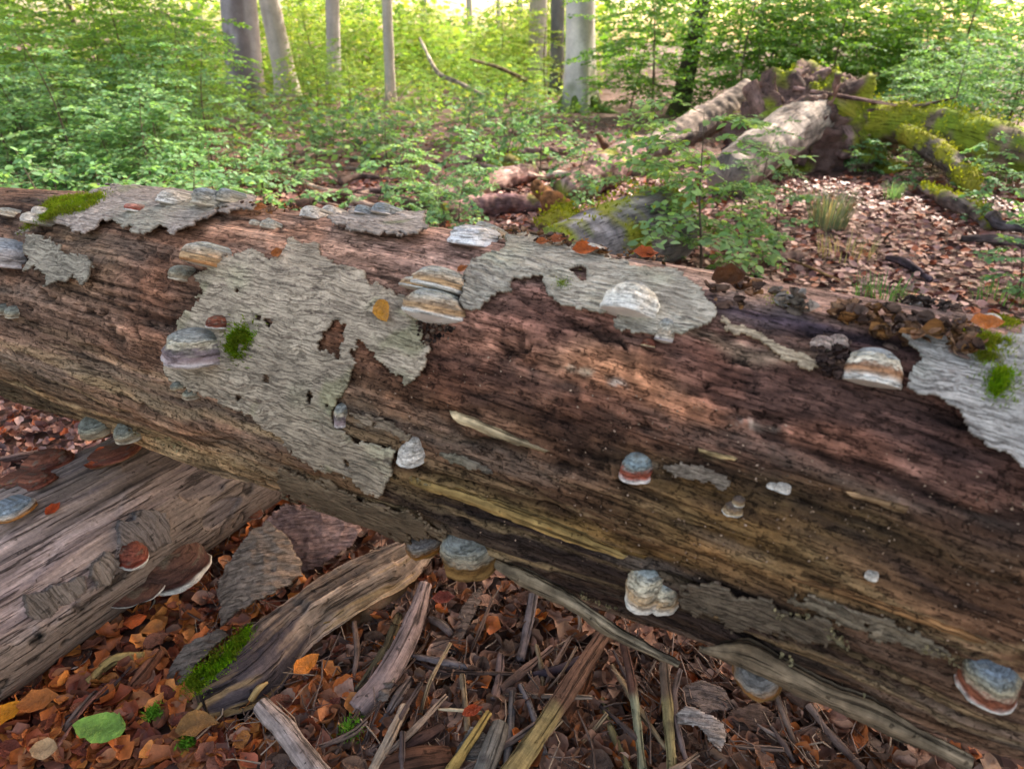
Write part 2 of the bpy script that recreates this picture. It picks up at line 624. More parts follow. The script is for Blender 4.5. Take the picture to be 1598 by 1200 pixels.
def make_floor():
    def axis(a, b, step, lim, grow=1.25):
        v = list(np.arange(a, b, step))
        s, hi = step, b
        while hi < lim:
            v.append(hi)
            s *= grow
            hi += s
        s, lo = step, a - step
        while lo > -lim:
            v.insert(0, lo)
            s *= grow
            lo -= s
        return np.array([-lim] + v + [lim])
    xs = axis(-3.0, 4.0, 0.05, 400)
    ys = axis(0.3, 8.0, 0.05, 400)
    X, Y = np.meshgrid(xs, ys, indexing='ij')
    Z = floor_z(X, Y)
    V = np.stack([X, Y, Z], -1).reshape(-1, 3)
    me = mesh('forest_floor', V, grid_quads(len(xs), len(ys))[:, ::-1] if False else grid_quads(len(xs), len(ys)))
    m, nt, out = new_mat('humus')
    L = nt.links.new
    tc = N(nt, 'ShaderNodeTexCoord')
    b = N(nt, 'ShaderNodeBsdfPrincipled', Roughness=0.9)
    vo = N(nt, 'ShaderNodeTexVoronoi', Scale=22.0)
    L(tc.outputs['Object'], vo.inputs['Vector'])
    cr = N(nt, 'ShaderNodeValToRGB')
    sep = N(nt, 'ShaderNodeSeparateColor')
    L(vo.outputs['Color'], sep.inputs['Color'])
    L(sep.outputs[0], cr.inputs['Fac'])
    els = cr.color_ramp.elements
    pal = [(0, S(58, 42, 36)), (0.3, S(96, 66, 52)), (0.55, S(120, 86, 74)), (0.8, S(150, 112, 100)), (1.0, S(104, 60, 38))]
    els[0].position, els[0].color = pal[0][0], (*pal[0][1], 1)
    els[1].position, els[1].color = pal[-1][0], (*pal[-1][1], 1)
    for p, c in pal[1:-1]:
        e = els.new(p)
        e.color = (*c, 1)
    nz = N(nt, 'ShaderNodeTexNoise', Scale=1.3, Detail=5.0)
    L(tc.outputs['Object'], nz.inputs['Vector'])
    mx = N(nt, 'ShaderNodeMix', data_type='RGBA')
    L(nz.outputs['Fac'], mx.inputs['Factor'])
    L(cr.outputs['Color'], mx.inputs['A'])
    mx.inputs['B'].default_value = (*S(70, 50, 40), 1)
    L(mx.outputs['Result'], b.inputs['Base Color'])
    bp = N(nt, 'ShaderNodeBump', Strength=1.0, Distance=0.02)
    L(vo.outputs['Distance'], bp.inputs['Height'])
    L(bp.outputs['Normal'], b.inputs['Normal'])
    L(b.outputs['BSDF'], out.inputs['Surface'])
    o = obj('forest_floor', me, m)
    return tag(o, kind='structure')


FLOOR = make_floor()


# ------------------------------------------------------------------ surfaces one can put things on
class Surf:
    """looks up the point and normal of a built surface that shows at a pixel of the photograph"""
    def __init__(self, V, Nn):
        self.V, self.N = V, Nn
        u, v, z = proj(V)
        d = unit(EYE - V)
        ok = ((d * Nn).sum(1) > 0.02) & (z > 0.1) & (u > -500) & (u < 2100) & (v > -200) & (v < 1500)
        self.idx = np.nonzero(ok)[0]
        self.u, self.v, self.z = u[ok], v[ok], z[ok]
        self.b = {}
        key = (np.floor(self.u / 8).astype(int) + 1000) * 10000 + np.floor(self.v / 8).astype(int) + 1000
        order = np.argsort(key, kind='stable')
        ks, st = np.unique(key[order], return_index=True)
        st = list(st) + [len(order)]
        for k, a, e in zip(ks.tolist(), st[:-1], st[1:]):
            self.b[k] = order[a:e]

    def hit(self, u, v):
        iu, iv = int(math.floor(u / 8)) + 1000, int(math.floor(v / 8)) + 1000
        for rad in (0, 1, 2, 4, 8, 16, 40):
            c = [self.b[(iu + a) * 10000 + iv + b] for a in range(-rad, rad + 1) for b in range(-rad, rad + 1) if (iu + a) * 10000 + iv + b in self.b]
            if c:
                c = np.concatenate(c)
                d2 = (self.u[c] - u) ** 2 + (self.v[c] - v) ** 2
                near = c[d2 <= max(d2.min(), 9.0) + 1e-6]
                k = near[np.argmin(self.z[near])]
                i = self.idx[k]
                return self.V[i].copy(), self.N[i].copy()
        raise ValueError('no surface at %s %s' % (u, v))


def blend_blobs(u, v, blobs, ang, jit, seed, p3, soft=1.0):
    """weighted mix of stain colours laid on the surface"""
    ju = u + jit * fbm(p3 * 6, 3, seed)
    jv = v + jit * 0.6 * fbm(p3 * 6 + 31, 3, seed + 3)
    ca, sa = math.cos(ang), math.sin(ang)
    W = np.full(len(u), 1e-5)
    C = np.zeros((len(u), 3))
    C += W[:, None] * S(*blobs[0][4])
    for bu, bv, ru, rv, c in blobs:
        du, dv = ju - bu, jv - bv
        a = (du * ca + dv * sa) / ru
        b = (-du * sa + dv * ca) / rv
        w = np.exp(-(a * a + b * b) * soft)
        W += w
        C += w[:, None] * S(*c)
    return (C / W[:, None]) * np.array([1.20, 1.13, 1.08])


# ------------------------------------------------------------------ the fallen trunk
LP = (1.42559558, -0.50553209, 0.00837383, 0.93190414, -0.01095064, -0.02132463, 0.3752695, -0.00559341, -0.00847441)


def trunk_axis(x):
    x = np.asarray(x, float)
    xr = np.clip(x, -3.2, 1.6)
    return np.stack([x, LP[0] + LP[1] * x + LP[2] * x * x, LP[3] + LP[4] * x + LP[5] * x * x], -1), LP[6] + LP[7] * xr + LP[8] * xr * xr


def trunk_frame(x):
    T = unit(np.stack([np.ones_like(x), LP[1] + 2 * LP[2] * x, LP[4] + 2 * LP[5] * x], -1))
    U = unit(np.array([0, 0, 1.0]) - T * T[:, 2:])
    return T, U, np.cross(T, U)


def trunk_points(x, phi, off=0.0):
    """x, phi arrays of the same shape -> points and outward normals"""
    sh = x.shape
    xf, pf = x.ravel(), phi.ravel()
    c, r = trunk_axis(xf)
    T, U, W = trunk_frame(xf)
    n = U * np.cos(pf)[:, None] + W * np.sin(pf)[:, None]
    return c + n * (r + np.ravel(off))[:, None], n, r


BLOBS = [
    (60, 480, 170, 60, (132, 106, 88)), (200, 440, 120, 60, (124, 95, 77)), (130, 420, 50, 35, (158, 130, 98)),
    (250, 500, 60, 60, (112, 82, 66)), (120, 560, 200, 45, (104, 82, 68)), (60, 590, 100, 28, (126, 108, 86)),
    (230, 620, 220, 40, (134, 108, 86)), (190, 655, 150, 16, (112, 88, 72)), (220, 690, 150, 18, (172, 148, 112)),
    (380, 670, 120, 28, (104, 80, 66)), (330, 705, 110, 18, (158, 128, 92)), (460, 740, 100, 16, (120, 94, 66)),
    (40, 628, 70, 26, (84, 74, 56)), (420, 345, 110, 25, (172, 142, 120)), (500, 375, 150, 40, (158, 124, 104)),
    (640, 400, 150, 32, (148, 120, 108)), (760, 360, 160, 20, (150, 122, 108)), (760, 540, 100, 70, (116, 82, 68)), (830, 500, 80, 60, (118, 84, 72)), (940, 578, 150, 30, (160, 122, 92)), (1020, 610, 140, 18, (142, 104, 78)),
    (1000, 650, 200, 50, (104, 74, 60)), (700, 590, 120, 40, (112, 80, 60)), (690, 650, 120, 40, (108, 84, 64)),
    (560, 650, 60, 20, (104, 86, 66)), (760, 690, 150, 45, (90, 68, 54)), (1100, 570, 150, 50, (124, 90, 78)),
    (1250, 600, 200, 60, (124, 92, 80)), (1450, 690, 150, 80, (92, 66, 58)), (1250, 690, 200, 50, (114, 84, 70)),
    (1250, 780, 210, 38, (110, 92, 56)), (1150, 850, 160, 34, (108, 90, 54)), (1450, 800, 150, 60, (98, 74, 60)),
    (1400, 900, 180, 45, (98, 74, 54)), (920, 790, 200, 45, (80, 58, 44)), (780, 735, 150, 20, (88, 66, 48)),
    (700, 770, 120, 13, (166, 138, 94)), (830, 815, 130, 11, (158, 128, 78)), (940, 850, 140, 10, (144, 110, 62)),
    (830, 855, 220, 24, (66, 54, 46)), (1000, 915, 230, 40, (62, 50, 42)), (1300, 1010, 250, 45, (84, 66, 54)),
    (1500, 1090, 150, 40, (122, 98, 80)), (1250, 905, 200, 22, (120, 92, 62)), (1430, 478, 200, 22, (158, 130, 122)),
    (1250, 452, 150, 18, (160, 130, 116)), (1230, 505, 110, 13, (58, 54, 66)), (1080, 425, 100, 15, (176, 150, 134)),
    (1180, 545, 120, 10, (160, 146, 122)), (560, 800, 160, 20, (104, 90, 72)), (1540, 960, 120, 60, (92, 66, 50)),
]


def dense(a, b, step):
    return np.arange(a, b, step)


def make_fallen_trunk():
    xs = np.concatenate([np.linspace(-4.7, -3.05, 30), dense(-3.0, -1.2, 0.0062), dense(-1.2, 1.3, 0.0046), np.linspace(1.31, 4.0, 50)])
    ph = np.radians(np.concatenate([dense(-48, 186, 0.75), np.linspace(187, 311, 26)]))
    X, PH = np.meshgrid(xs, ph, indexing='ij')
    P0, nrm, r = trunk_points(X, PH)
    u, v, z = proj(P0)
    # a plain outside pixel for what the photograph does not show: wood carries on alike
    ph_f = PH.ravel()
    arc = r * (ph_f - 0.16 * X.ravel())
    s = X.ravel()
    gr = np.stack([s * 1.6, arc * 26, np.zeros_like(s)], -1)
    wp = 0.05 * fbm(P0 * 5, 2, 15)
    gr = gr + np.stack([wp * 0, wp * 26, wp * 0], -1)
    streak = znorm(fbm(gr, 4, 21)) * 0.88
    gr2 = np.stack([s * 5.0, arc * 75, np.full_like(s, 3.0)], -1)
    fine = znorm(fbm(gr2, 3, 41))
    lay = znorm(fbm(np.stack([s * 2.6, (arc + wp) * 12, np.zeros_like(s)], -1), 4, 61))
    gran = znorm(fbm(P0 * 55, 4, 81))
    gran2 = znorm(fbm(np.stack([s * 26, arc * 60, P0[:, 2] * 20], -1), 3, 84))
    big = znorm(fbm(P0 * 4.0, 2, 91))
    # how rotten (crumbly) or fibrous the wood is
    rot = np.exp(-(((u - 950) / 560) ** 2 + ((v - 600 - 0.2 * (u - 950)) / 170) ** 2))
    rot = np.maximum(rot, 0.85 * np.exp(-(((u - 200) / 160) ** 2 + ((v - 440) / 75) ** 2)))
    rot = np.clip(rot + 0.10 * big, 0, 1)
    fib = 1 - 0.75 * rot
    lowl = sstep(math.radians(60), math.radians(100), ph_f)
    steps = sstep(0.2, 0.35, lay) + sstep(-0.8, -0.65, lay) + sstep(1.0, 1.12, lay)
    edge_step = np.exp(-((lay - 0.2) / 0.10) ** 2) + np.exp(-((lay + 0.8) / 0.10) ** 2) + np.exp(-((lay - 1.0) / 0.08) ** 2)
    cr1 = znorm(fbm(np.stack([s * 1.5, (arc + wp) * 34, np.full_like(s, 7.0)], -1), 3, 101))
    crack = sstep(1.25, 1.7, cr1)
    cr2 = znorm(fbm(np.stack([s * 3.5, (arc + wp) * 80, np.full_like(s, 9.0)], -1), 2, 103))
    crack2 = sstep(1.2, 1.7, cr2) * fib
    pw = P0 + 0.012 * np.stack([noise(P0 * 40, 1), noise(P0 * 40, 2), noise(P0 * 40, 3)], -1)
    pitn = znorm(fbm(np.stack([(s + pw[:, 0] - P0[:, 0]) * 26, (arc + pw[:, 2] - P0[:, 2]) * 52, np.full_like(s, 1.0)], -1), 3, 111))
    pits = sstep(1.45, 1.9, pitn) * sstep(-0.2, 0.6, znorm(fbm(P0 * 6, 2, 121)))
    cav = znorm(fbm(np.stack([(s + pw[:, 0] - P0[:, 0]) * 8, (arc + 1.6 * (pw[:, 2] - P0[:, 2])) * 24, np.full_like(s, 4.0)], -1), 4, 131))
    caves = sstep(1.7, 2.0, cav) * sstep(0.15, 0.4, rot)
    disp = (0.003 * big + (0.35 + 0.65 * fib) * (0.0022 * streak + 0.0011 * fine) + (0.4 + 0.6 * lowl) * 0.0055 * (steps - 1.5)
            + (0.15 + 0.85 * rot) * (0.0017 * gran + 0.0020 * gran2) - 0.009 * crack * (0.4 + 0.6 * fib) - 0.004 * crack2 - 0.008 * pits - 0.013 * caves)
    top_smooth = sstep(math.radians(50), math.radians(5), ph_f)
    disp = disp * (1 - 0.55 * top_smooth)
    trough = np.exp(-((ph_f - math.radians(128) - 0.10 * np.sin(s * 2) - wp) / 0.07) ** 2) * sstep(-1.2, -0.5, s)
    trough2 = np.exp(-((ph_f - math.radians(152) - 0.08 * np.sin(s * 3 + 1) - wp) / 0.08) ** 2) * sstep(-0.7, 0.0, s)
    disp = disp - 0.022 * trough - 0.028 * trough2
    V = P0 + nrm * disp[:, None]
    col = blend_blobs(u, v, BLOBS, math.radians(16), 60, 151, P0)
    hidden = (z < 0.3) | (((EYE - P0) * nrm).sum(1) < -0.05)
    col[hidden] = S(112, 88, 72)
    hair = znorm(fbm(np.stack([s * 9, (arc + 0.5 * wp) * 150, np.full_like(s, 13.0)], -1), 2, 147))
    lg = fib * (0.24 * streak + 0.18 * fine) + rot * (0.16 * gran + 0.20 * gran2 + 0.14 * streak + 0.12 * fine) + 0.10 * gran + 0.06 * znorm(fbm(P0 * 18, 3, 145)) + 0.14 * hair
    col = col * np.exp(np.clip(lg, -1.1, 0.9))[:, None]
    pale = sstep(0.7, 1.5, znorm(fbm(np.stack([s * 1.2, (arc + wp) * 40, np.full_like(s, 11.0)], -1), 4, 161))) * fib * lowl
    col = col * (1 - 0.6 * pale[:, None]) + 0.6 * pale[:, None] * S(186, 156, 112) * np.exp(0.2 * fine)[:, None]
    soot = sstep(0.7, 1.5, znorm(fbm(np.stack([s * 1.8, (arc + wp) * 18, np.full_like(s, 17.0)], -1), 4, 171))) * (0.3 + 0.6 * fib) * (1 - 0.5 * top_smooth)
    col = col * (1 - 0.65 * soot[:, None]) + 0.65 * soot[:, None] * S(48, 40, 40)
    rust = sstep(0.3, 1.5, znorm(fbm(P0 * np.array([6, 6, 11]), 3, 181)))
    col = col * (1 + rust[:, None] * np.array([0.12, 0.0, -0.08]))
    grey = sstep(0.5, 1.4, znorm(fbm(np.stack([s * 2.4, arc * 15, np.full_like(s, 23.0)], -1), 3, 191))) * 0.35 * fib
    col = col * (1 - grey[:, None]) + grey[:, None] * S(140, 126, 112)
    for su, sv, ru, rv, sc in [(965, 601, 13, 8, (214, 196, 176)), (1166, 659, 26, 8, (196, 176, 156)), (1080, 632, 16, 4, (190, 164, 132)), (905, 578, 34, 6, (206, 176, 144)), (1210, 668, 12, 5, (180, 160, 142)), (1110, 712, 22, 4, (176, 148, 112)), (560, 660, 40, 8, (140, 124, 104)), (1010, 725, 20, 6, (150, 132, 110))]:
        du, dv = u - su, (v - sv) - 0.25 * (u - su)
        k = np.exp(-((du / ru) ** 2 + (dv / rv) ** 2) ** 1.5) * sstep(-0.8, 0.3, znorm(fbm(P0 * 60, 3, 193)))
        k = 0.85 * k[:, None]
        col = col * (1 - k) + k * S(*sc)
    hollow_tone = (1 - 0.6 * pits) * (1 - 0.6 * caves) * (1 - 0.55 * crack) * (1 - 0.4 * crack2) * (1 - 0.3 * np.clip(edge_step, 0, 1))  # darker colour in pits, caves and cracks and along the layer steps
    col = np.maximum(col, 0.012) * hollow_tone[:, None]
    n, m = X.shape
    Q = grid_quads(n, m, True)
    ends = np.vstack([trunk_axis(xs[:1])[0], trunk_axis(xs[-1:])[0]])
    k = n * m
    j = np.arange(m)
    tris = np.vstack([np.stack([np.full(m, k), (j + 1) % m, j], -1), np.stack([np.full(m, k + 1), (n - 1) * m + j, (n - 1) * m + (j + 1) % m], -1)])
    grain = np.vstack([np.stack([s, arc, disp], -1), np.zeros((2, 3))])
    root = thing('fallen_log', 'long decaying fallen tree trunk across the whole picture, bare rotten wood with grey bark remains', 'fallen trunk', (-0.2, 1.5, 0.45))
    o = np.array([-0.2, 1.5, 0.45])
    me = mesh('wood', np.vstack([V, ends]) - o, Q, tris, np.vstack([col, np.tile(S(120, 92, 70), (2, 1))]), grain)
    obj('wood', me, M_WOOD, root)
    return root, o, V, nrm


TRUNK, TRUNK_O, TV, TN = make_fallen_trunk()
SURF_T = Surf(TV, TN)


# ---- bark sheets still clinging to the trunk
def bark_sheet(poly, holes=(), step=0.0034, lift=0.007, edge_lift=0.006, tint=(170, 156, 136), rugged=1.0, seed=0, jag=5.0, mossy=0.0, name='bark_sheet'):
    poly = np.asarray(poly, float)
    hp = [SURF_T.hit(a, b)[0] for a, b in poly]
    hp = np.array(hp)
    T0 = hp[:, 0].copy()                    # station along the trunk of each outline point
    for _ in range(6):
        c, r = trunk_axis(T0)
        T, U, W = trunk_frame(T0)
        T0 = T0 + ((hp - c) * T).sum(1) * T[:, 0]
    c, r = trunk_axis(T0)
    T, U, W = trunk_frame(T0)
    d = hp - c
    phs = np.arctan2((d * W).sum(1), (d * U).sum(1))
    x0, x1, p0, p1 = T0.min() - 0.06, T0.max() + 0.06, phs.min() - 0.12, phs.max() + 0.12
    xs = np.arange(x0, x1, step)
    ph = np.arange(p0, p1, step / 0.375)
    X, PH = np.meshgrid(xs, ph, indexing='ij')
    P, nrm, rr = trunk_points(X, PH, 0.008)
    u, v, z = proj(P)
    ju = u + jag * (fbm(P * 30, 3, seed + 1) * 1.8 + 0.8 * noise(P * 120, seed + 41))
    jv = v + jag * (fbm(P * 30 + 9, 3, seed + 2) * 1.8 + 0.8 * noise(P * 120 + 5, seed + 42))
    ins = in_poly(ju, jv, poly)
    dist = poly_dist(ju, jv, poly)
    for h in holes:
        ins &= ~in_poly(ju, jv, h)
        dist = np.minimum(dist, poly_dist(ju, jv, h))
    ins &= ((EYE - P) * nrm).sum(1) > -0.35
    # beetle holes
    bh = noise(P * 30 + 5, seed + 3)
    ins &= ~((bh > 0.80) & (noise(P * 6, seed + 4) > 0.05))
    arc = rr * PH.ravel()
    s = X.ravel()
    wx = 0.35 * fbm(P * 9, 2, seed + 5)
    w1 = noise(np.stack([s * 7, arc * 10, s * 0], -1), seed + 5) * 0.8 + noise(np.stack([s * 22, arc * 26, s * 0 + 3], -1), seed + 14) * 0.75 + noise(np.stack([s * 60, arc * 60, s * 0 + 7], -1), seed + 16) * 0.30
    t1 = (arc - 0.12 * s) * 44 + w1
    f1 = t1 - np.floor(t1)
    amp1 = 0.12 + 0.88 * sstep(-0.35, 0.35, noise(np.stack([s * 14, arc * 22, s * 0 + 11], -1), seed + 17))
    saw1 = np.where(f1 < 0.86, f1 / 0.86, (1 - f1) / 0.14) * amp1
    t2 = (arc - 0.05 * s) * 118 + 2.2 * w1 + noise(np.stack([s * 40, arc * 60, s * 0 + 9], -1), seed + 18)
    f2 = t2 - np.floor(t2)
    amp2 = sstep(-0.2, 0.6, noise(np.stack([s * 25, arc * 40, s * 0 + 15], -1), seed + 19))
    saw2 = np.where(f2 < 0.8, f2 / 0.8, (1 - f2) / 0.2) * amp2
    rid = 2 * saw1 - 0.9
    h = rugged * (0.0028 * saw1 + 0.0015 * saw2 + 0.0008 * noise(P * 190, seed + 8))
    low1 = sstep(0.86, 0.90, f1) * sstep(1.0, 0.95, f1) * amp1
    curl = np.exp(-dist / 14.0)
    warp = fbm(P * 8, 2, seed + 9)
    off = lift + h + edge_lift * curl * (0.5 + 0.9 * warp) + 0.003 * warp + 0.003 * curl * noise(P * 30, seed + 31)
    V = P + nrm * (off - 0.008 + 0.004)[:, None]
    base = S(*tint)
    mott = fbm(P * 14, 3, seed + 10)
    col = np.array([1.10, 1.07, 1.03]) * base * np.exp(0.30 * mott + 0.10 * rid * rugged + 0.10 * noise(P * 120, seed + 20) + 0.12 * noise(P * 50, seed + 21))[:, None]
    lich = sstep(0.15, 0.5, fbm(P * 5, 3, seed + 11))
    col = col * (1 + lich[:, None] * np.array([-0.06, 0.02, -0.06]))
    pk = np.clip(low1 + 0.5 * sstep(0.8, 0.9, f2) * amp2, 0, 1) * 0.6 * min(rugged, 1.2)
    col = col * (1 - pk[:, None]) + pk[:, None] * S(112, 92, 84)
    if mossy:
        mk = sstep(0.35, 0.55, fbm(P * 11, 3, seed + 12)) * mossy
        col = col * (1 - mk[:, None]) + mk[:, None] * S(100, 120, 40)
    n, m = X.shape
    Q = grid_quads(n, m)
    Q = Q[ins[Q].all(1)]
    if len(Q) == 0:
        return None
    # drop crumbs: keep everything that has at least one neighbour quad
    used, inv = np.unique(Q.ravel(), return_inverse=True)
    Qn = inv.reshape(-1, 4)
    Vt, Ct, Nt = V[used], col[used], nrm[used]
    E = np.concatenate([Qn[:, [0, 1]], Qn[:, [1, 2]], Qn[:, [2, 3]], Qn[:, [3, 0]]])
    key = np.sort(E, 1)
    kk = key[:, 0].astype(np.int64) * len(used) + key[:, 1]
    un, first, cnt = np.unique(kk, return_index=True, return_counts=True)
    BE = E[first[cnt == 1]]
    bi, binv = np.unique(BE.ravel(), return_inverse=True)
    binv = binv.reshape(-1, 2)
    nv = len(used)
    th = 0.0055
    Vs = Vt[bi] - Nt[bi] * th
    sk = np.stack([BE[:, 1], BE[:, 0], binv[:, 0] + nv, binv[:, 1] + nv], -1)
    Cs = Ct[bi] * 0.55 * np.array([1.0, 0.82, 0.7])
    VV = np.vstack([Vt, Vs])
    gt = np.stack([s + 0.02 * w1, arc + 0.006 * w1, s * 0], -1)[used]
    me = mesh(name, VV - TRUNK_O, np.vstack([Qn, sk]), None, np.vstack([Ct, Cs]), np.vstack([gt, gt[bi]]))
    obj(name, me, M_BARK, TRUNK)
    return V[used], nrm[used]


BARKS = []
BARK_A = [(324, 398), (365, 400), (399, 391), (422, 405), (449, 391), (456, 378), (497, 381), (500, 397), (535, 415), (570, 424), (574, 441), (600, 446),
          (640, 470), (654, 497), (658, 518), (670, 546), (668, 574), (651, 592), (633, 602), (619, 588), (605, 574), (588, 560), (568, 534), (562, 541), (553, 546),
          (551, 578), (546, 602), (533, 623), (524, 640), (527, 668), (560, 687), (617, 700), (614, 738), (596, 775), (570, 766), (542, 740), (500, 733), (464, 712),
          (435, 683), (401, 651), (355, 635), (321, 618), (277, 598), (255, 584), (256, 568), (280, 513), (290, 490), (307, 476), (318, 456), (304, 432), (324, 422)]
HOLES_A = [[(526, 500), (537, 510), (535, 535), (531, 553), (508, 552), (511, 530)], [(414, 500), (433, 501), (430, 508), (420, 508)], [(411, 588), (420, 590), (417, 598)],
           [(369, 613), (377, 612), (374, 622)], [(482, 618), (490, 612), (497, 622), (484, 628)], [(554, 560), (566, 552), (570, 572), (558, 580)]]
BARK_B = [(29, 370), (74, 344), (110, 322), (169, 296), (237, 292), (338, 308), (399, 318), (399, 331), (348, 337), (325, 351), (304, 361), (270, 370), (250, 361), (223, 371),
          (210, 364), (183, 351), (162, 351), (149, 366), (125, 371), (98, 354), (68, 354), (41, 371)]
BARK_C = [(47, 370), (91, 373), (108, 395), (145, 405), (157, 418), (145, 435), (132, 454), (118, 435), (88, 449), (73, 449), (78, 429), (61, 425), (41, 437), (51, 415), (42, 391)]
BARK_D = [(510, 350), (549, 333), (584, 330), (616, 326), (665, 347), (668, 364), (654, 373), (630, 382), (602, 376), (563, 375), (528, 364)]
BARK_E = [(724, 420), (745, 413), (787, 392), (787, 372), (815, 368), (836, 378), (871, 384), (920, 394), (990, 415), (1060, 432), (1075, 443), (1106, 464), (1117, 485), (1115, 509),
          (1099, 513), (1061, 525), (1018, 527), (983, 522), (955, 518), (962, 494), (927, 492), (882, 483), (864, 469), (843, 434), (801, 438), (801, 452), (766, 459), (749, 490),
          (724, 490), (720, 470), (728, 430)]
BARK_F = [(1401, 527), (1443, 525), (1495, 536), (1548, 536), (1600, 520), (1680, 530), (1680, 800), (1597, 751), (1586, 737), (1558, 716), (1530, 706), (1523, 688), (1499, 660),
          (1495, 646), (1467, 629), (1439, 618), (1411, 608), (1422, 587), (1418, 580), (1439, 562), (1418, 545)]
for k, (poly, holes, kw) in enumerate([
        (BARK_A, HOLES_A, dict(step=0.0034, mossy=0.25)), (BARK_B, (), dict(step=0.005, lift=0.014, edge_lift=0.016, tint=(168, 156, 146), mossy=0.3)),
        (BARK_C, (), dict(step=0.0045, lift=0.012, edge_lift=0.014, tint=(154, 146, 130))), (BARK_D, (), dict(step=0.0045, lift=0.016, edge_lift=0.016, tint=(166, 155, 145), mossy=0.4)),
        (BARK_E, (), dict(step=0.0032, lift=0.009, edge_lift=0.009, tint=(172, 165, 150))), (BARK_F, (), dict(step=0.003, lift=0.012, edge_lift=0.012, tint=(170, 166, 160))),
        ([(1030, 722), (1060, 722), (1130, 740), (1147, 752), (1135, 762), (1100, 754), (1040, 738)], (), dict(step=0.003, lift=0.002, edge_lift=0.002, rugged=0.5, tint=(132, 120, 106), jag=5)),
        ([(537, 640), (593, 649), (649, 682), (640, 692), (570, 662)], (), dict(step=0.003, lift=0.004, rugged=1.2, tint=(126, 112, 94), jag=4)),
        ([(1061, 904), (1123, 912), (1177, 933), (1257, 958), (1307, 975), (1323, 1008), (1273, 1004), (1207, 987), (1123, 967), (1073, 942)], (), dict(step=0.0034, lift=0.006, rugged=0.5, tint=(106, 94, 79), jag=12)),
        ([(1198, 915), (1290, 933), (1394, 971), (1511, 1021), (1502, 1030), (1415, 1008), (1332, 977), (1248, 944)], (), dict(step=0.0032, lift=0.004, rugged=1.5, tint=(122, 110, 92), jag=10)),
        ([(430, 735), (500, 752), (560, 775), (640, 800), (700, 826), (690, 845), (620, 842), (560, 825), (490, 797), (440, 772)], (), dict(step=0.004, lift=0.006, rugged=0.6, tint=(120, 104, 84), jag=9)),
        ([(1120, 490), (1180, 512), (1240, 545), (1290, 566), (1275, 574), (1215, 552), (1150, 520)], (), dict(step=0.003, lift=0.001, edge_lift=0.002, rugged=0.4, tint=(172, 156, 132), jag=8)),
        ([(670, 706), (720, 712), (780, 738), (760, 742), (700, 724)], (), dict(step=0.003, lift=0.001, edge_lift=0.002, rugged=0.6, tint=(122, 112, 98), jag=3)),
        ]):
    BARKS.append(bark_sheet(poly, holes, seed=200 + 31 * k, **kw))


# ---- torn strips of bark and wood that stand off the trunk
def peel(top, bot, thick, col, seed, name, bulge=0.012, mat=None, surf=None, parent=None, origin=None, toward=0.0, n=70, m=14):
    """a strip between two edges, each edge given where it shows against the trunk"""
    surf = surf or SURF_T
    A = np.array([surf.hit(*p)[0] for p in top])
    B = np.array([surf.hit(*p)[0] for p in bot])
    # keep each edge at its own pixel, at the depth of the wood behind it
    A = np.array([at_depth(p[0], p[1], (q - EYE) @ FW - toward) for p, q in zip(top, A)])
    B = np.array([at_depth(p[0], p[1], (q - EYE) @ FW - toward) for p, q in zip(bot, B)])
    A, B = smooth_path(A, n), smooth_path(B, n)
    t = np.linspace(0, 1, m)[None, :, None]
    P = A[:, None] * (1 - t) + B[:, None] * t
    view = unit(EYE - P.reshape(-1, 3)).reshape(P.shape)
    nn = unit(np.cross(np.gradient(P, axis=0), np.gradient(P, axis=1)))
    nn = nn * np.sign((nn * view).sum(-1, keepdims=True))
    rag = 0.006 * fbm(P[:, 0] * 40, 3, seed)[:, None]
    e = np.zeros((n, m, 1))
    e[:, 0, 0], e[:, -1, 0] = rag[:, 0], 0.006 * fbm(P[:, -1] * 40, 3, seed + 1)
    down = unit(P[:, -1] - P[:, 0])[:, None]
    P = P + e * down
    flat = P.reshape(-1, 3)
    L = np.linspace(0, np.linalg.norm(A[-1] - A[0]), n)
    g = np.stack([np.repeat(L, m), np.tile(np.linspace(0, np.linalg.norm(B[n // 2] - A[n // 2]), m), n), np.zeros(n * m)], -1)
    h = bulge * np.sin(math.pi * np.tile(np.linspace(0, 1, m), n)) + 0.004 * fbm(g * np.array([6, 50, 1.0]), 3, seed + 2) + 0.0025 * fbm(flat * 60, 3, seed + 3)
    F = flat + nn.reshape(-1, 3) * h[:, None]
    K = F - nn.reshape(-1, 3) * thick
    Q = grid_quads(n, m)
    nv = n * m
    ring = np.concatenate([np.arange(m), np.arange(1, n) * m + m - 1, (n - 1) * m + np.arange(m - 2, -1, -1), np.arange(n - 2, 0, -1) * m])
    r2 = np.roll(ring, -1)
    sk = np.stack([ring, r2, r2 + nv, ring + nv], -1)
    st = fbm(g * np.array([4, 70, 1.0]), 3, seed + 4)
    c = S(*col) * np.exp(0.28 * znorm(st) + 0.2 * znorm(fbm(flat * 40, 3, seed + 5)))[:, None]
    parent, origin = parent or TRUNK, TRUNK_O if origin is None else origin
    me = mesh(name, np.vstack([F, K]) - origin, np.vstack([Q, Q[:, ::-1] + nv, sk]), None, np.vstack([c, c * 0.7]), np.vstack([g, g]))
    obj(name, me, mat or M_DEAD, parent)
    return F


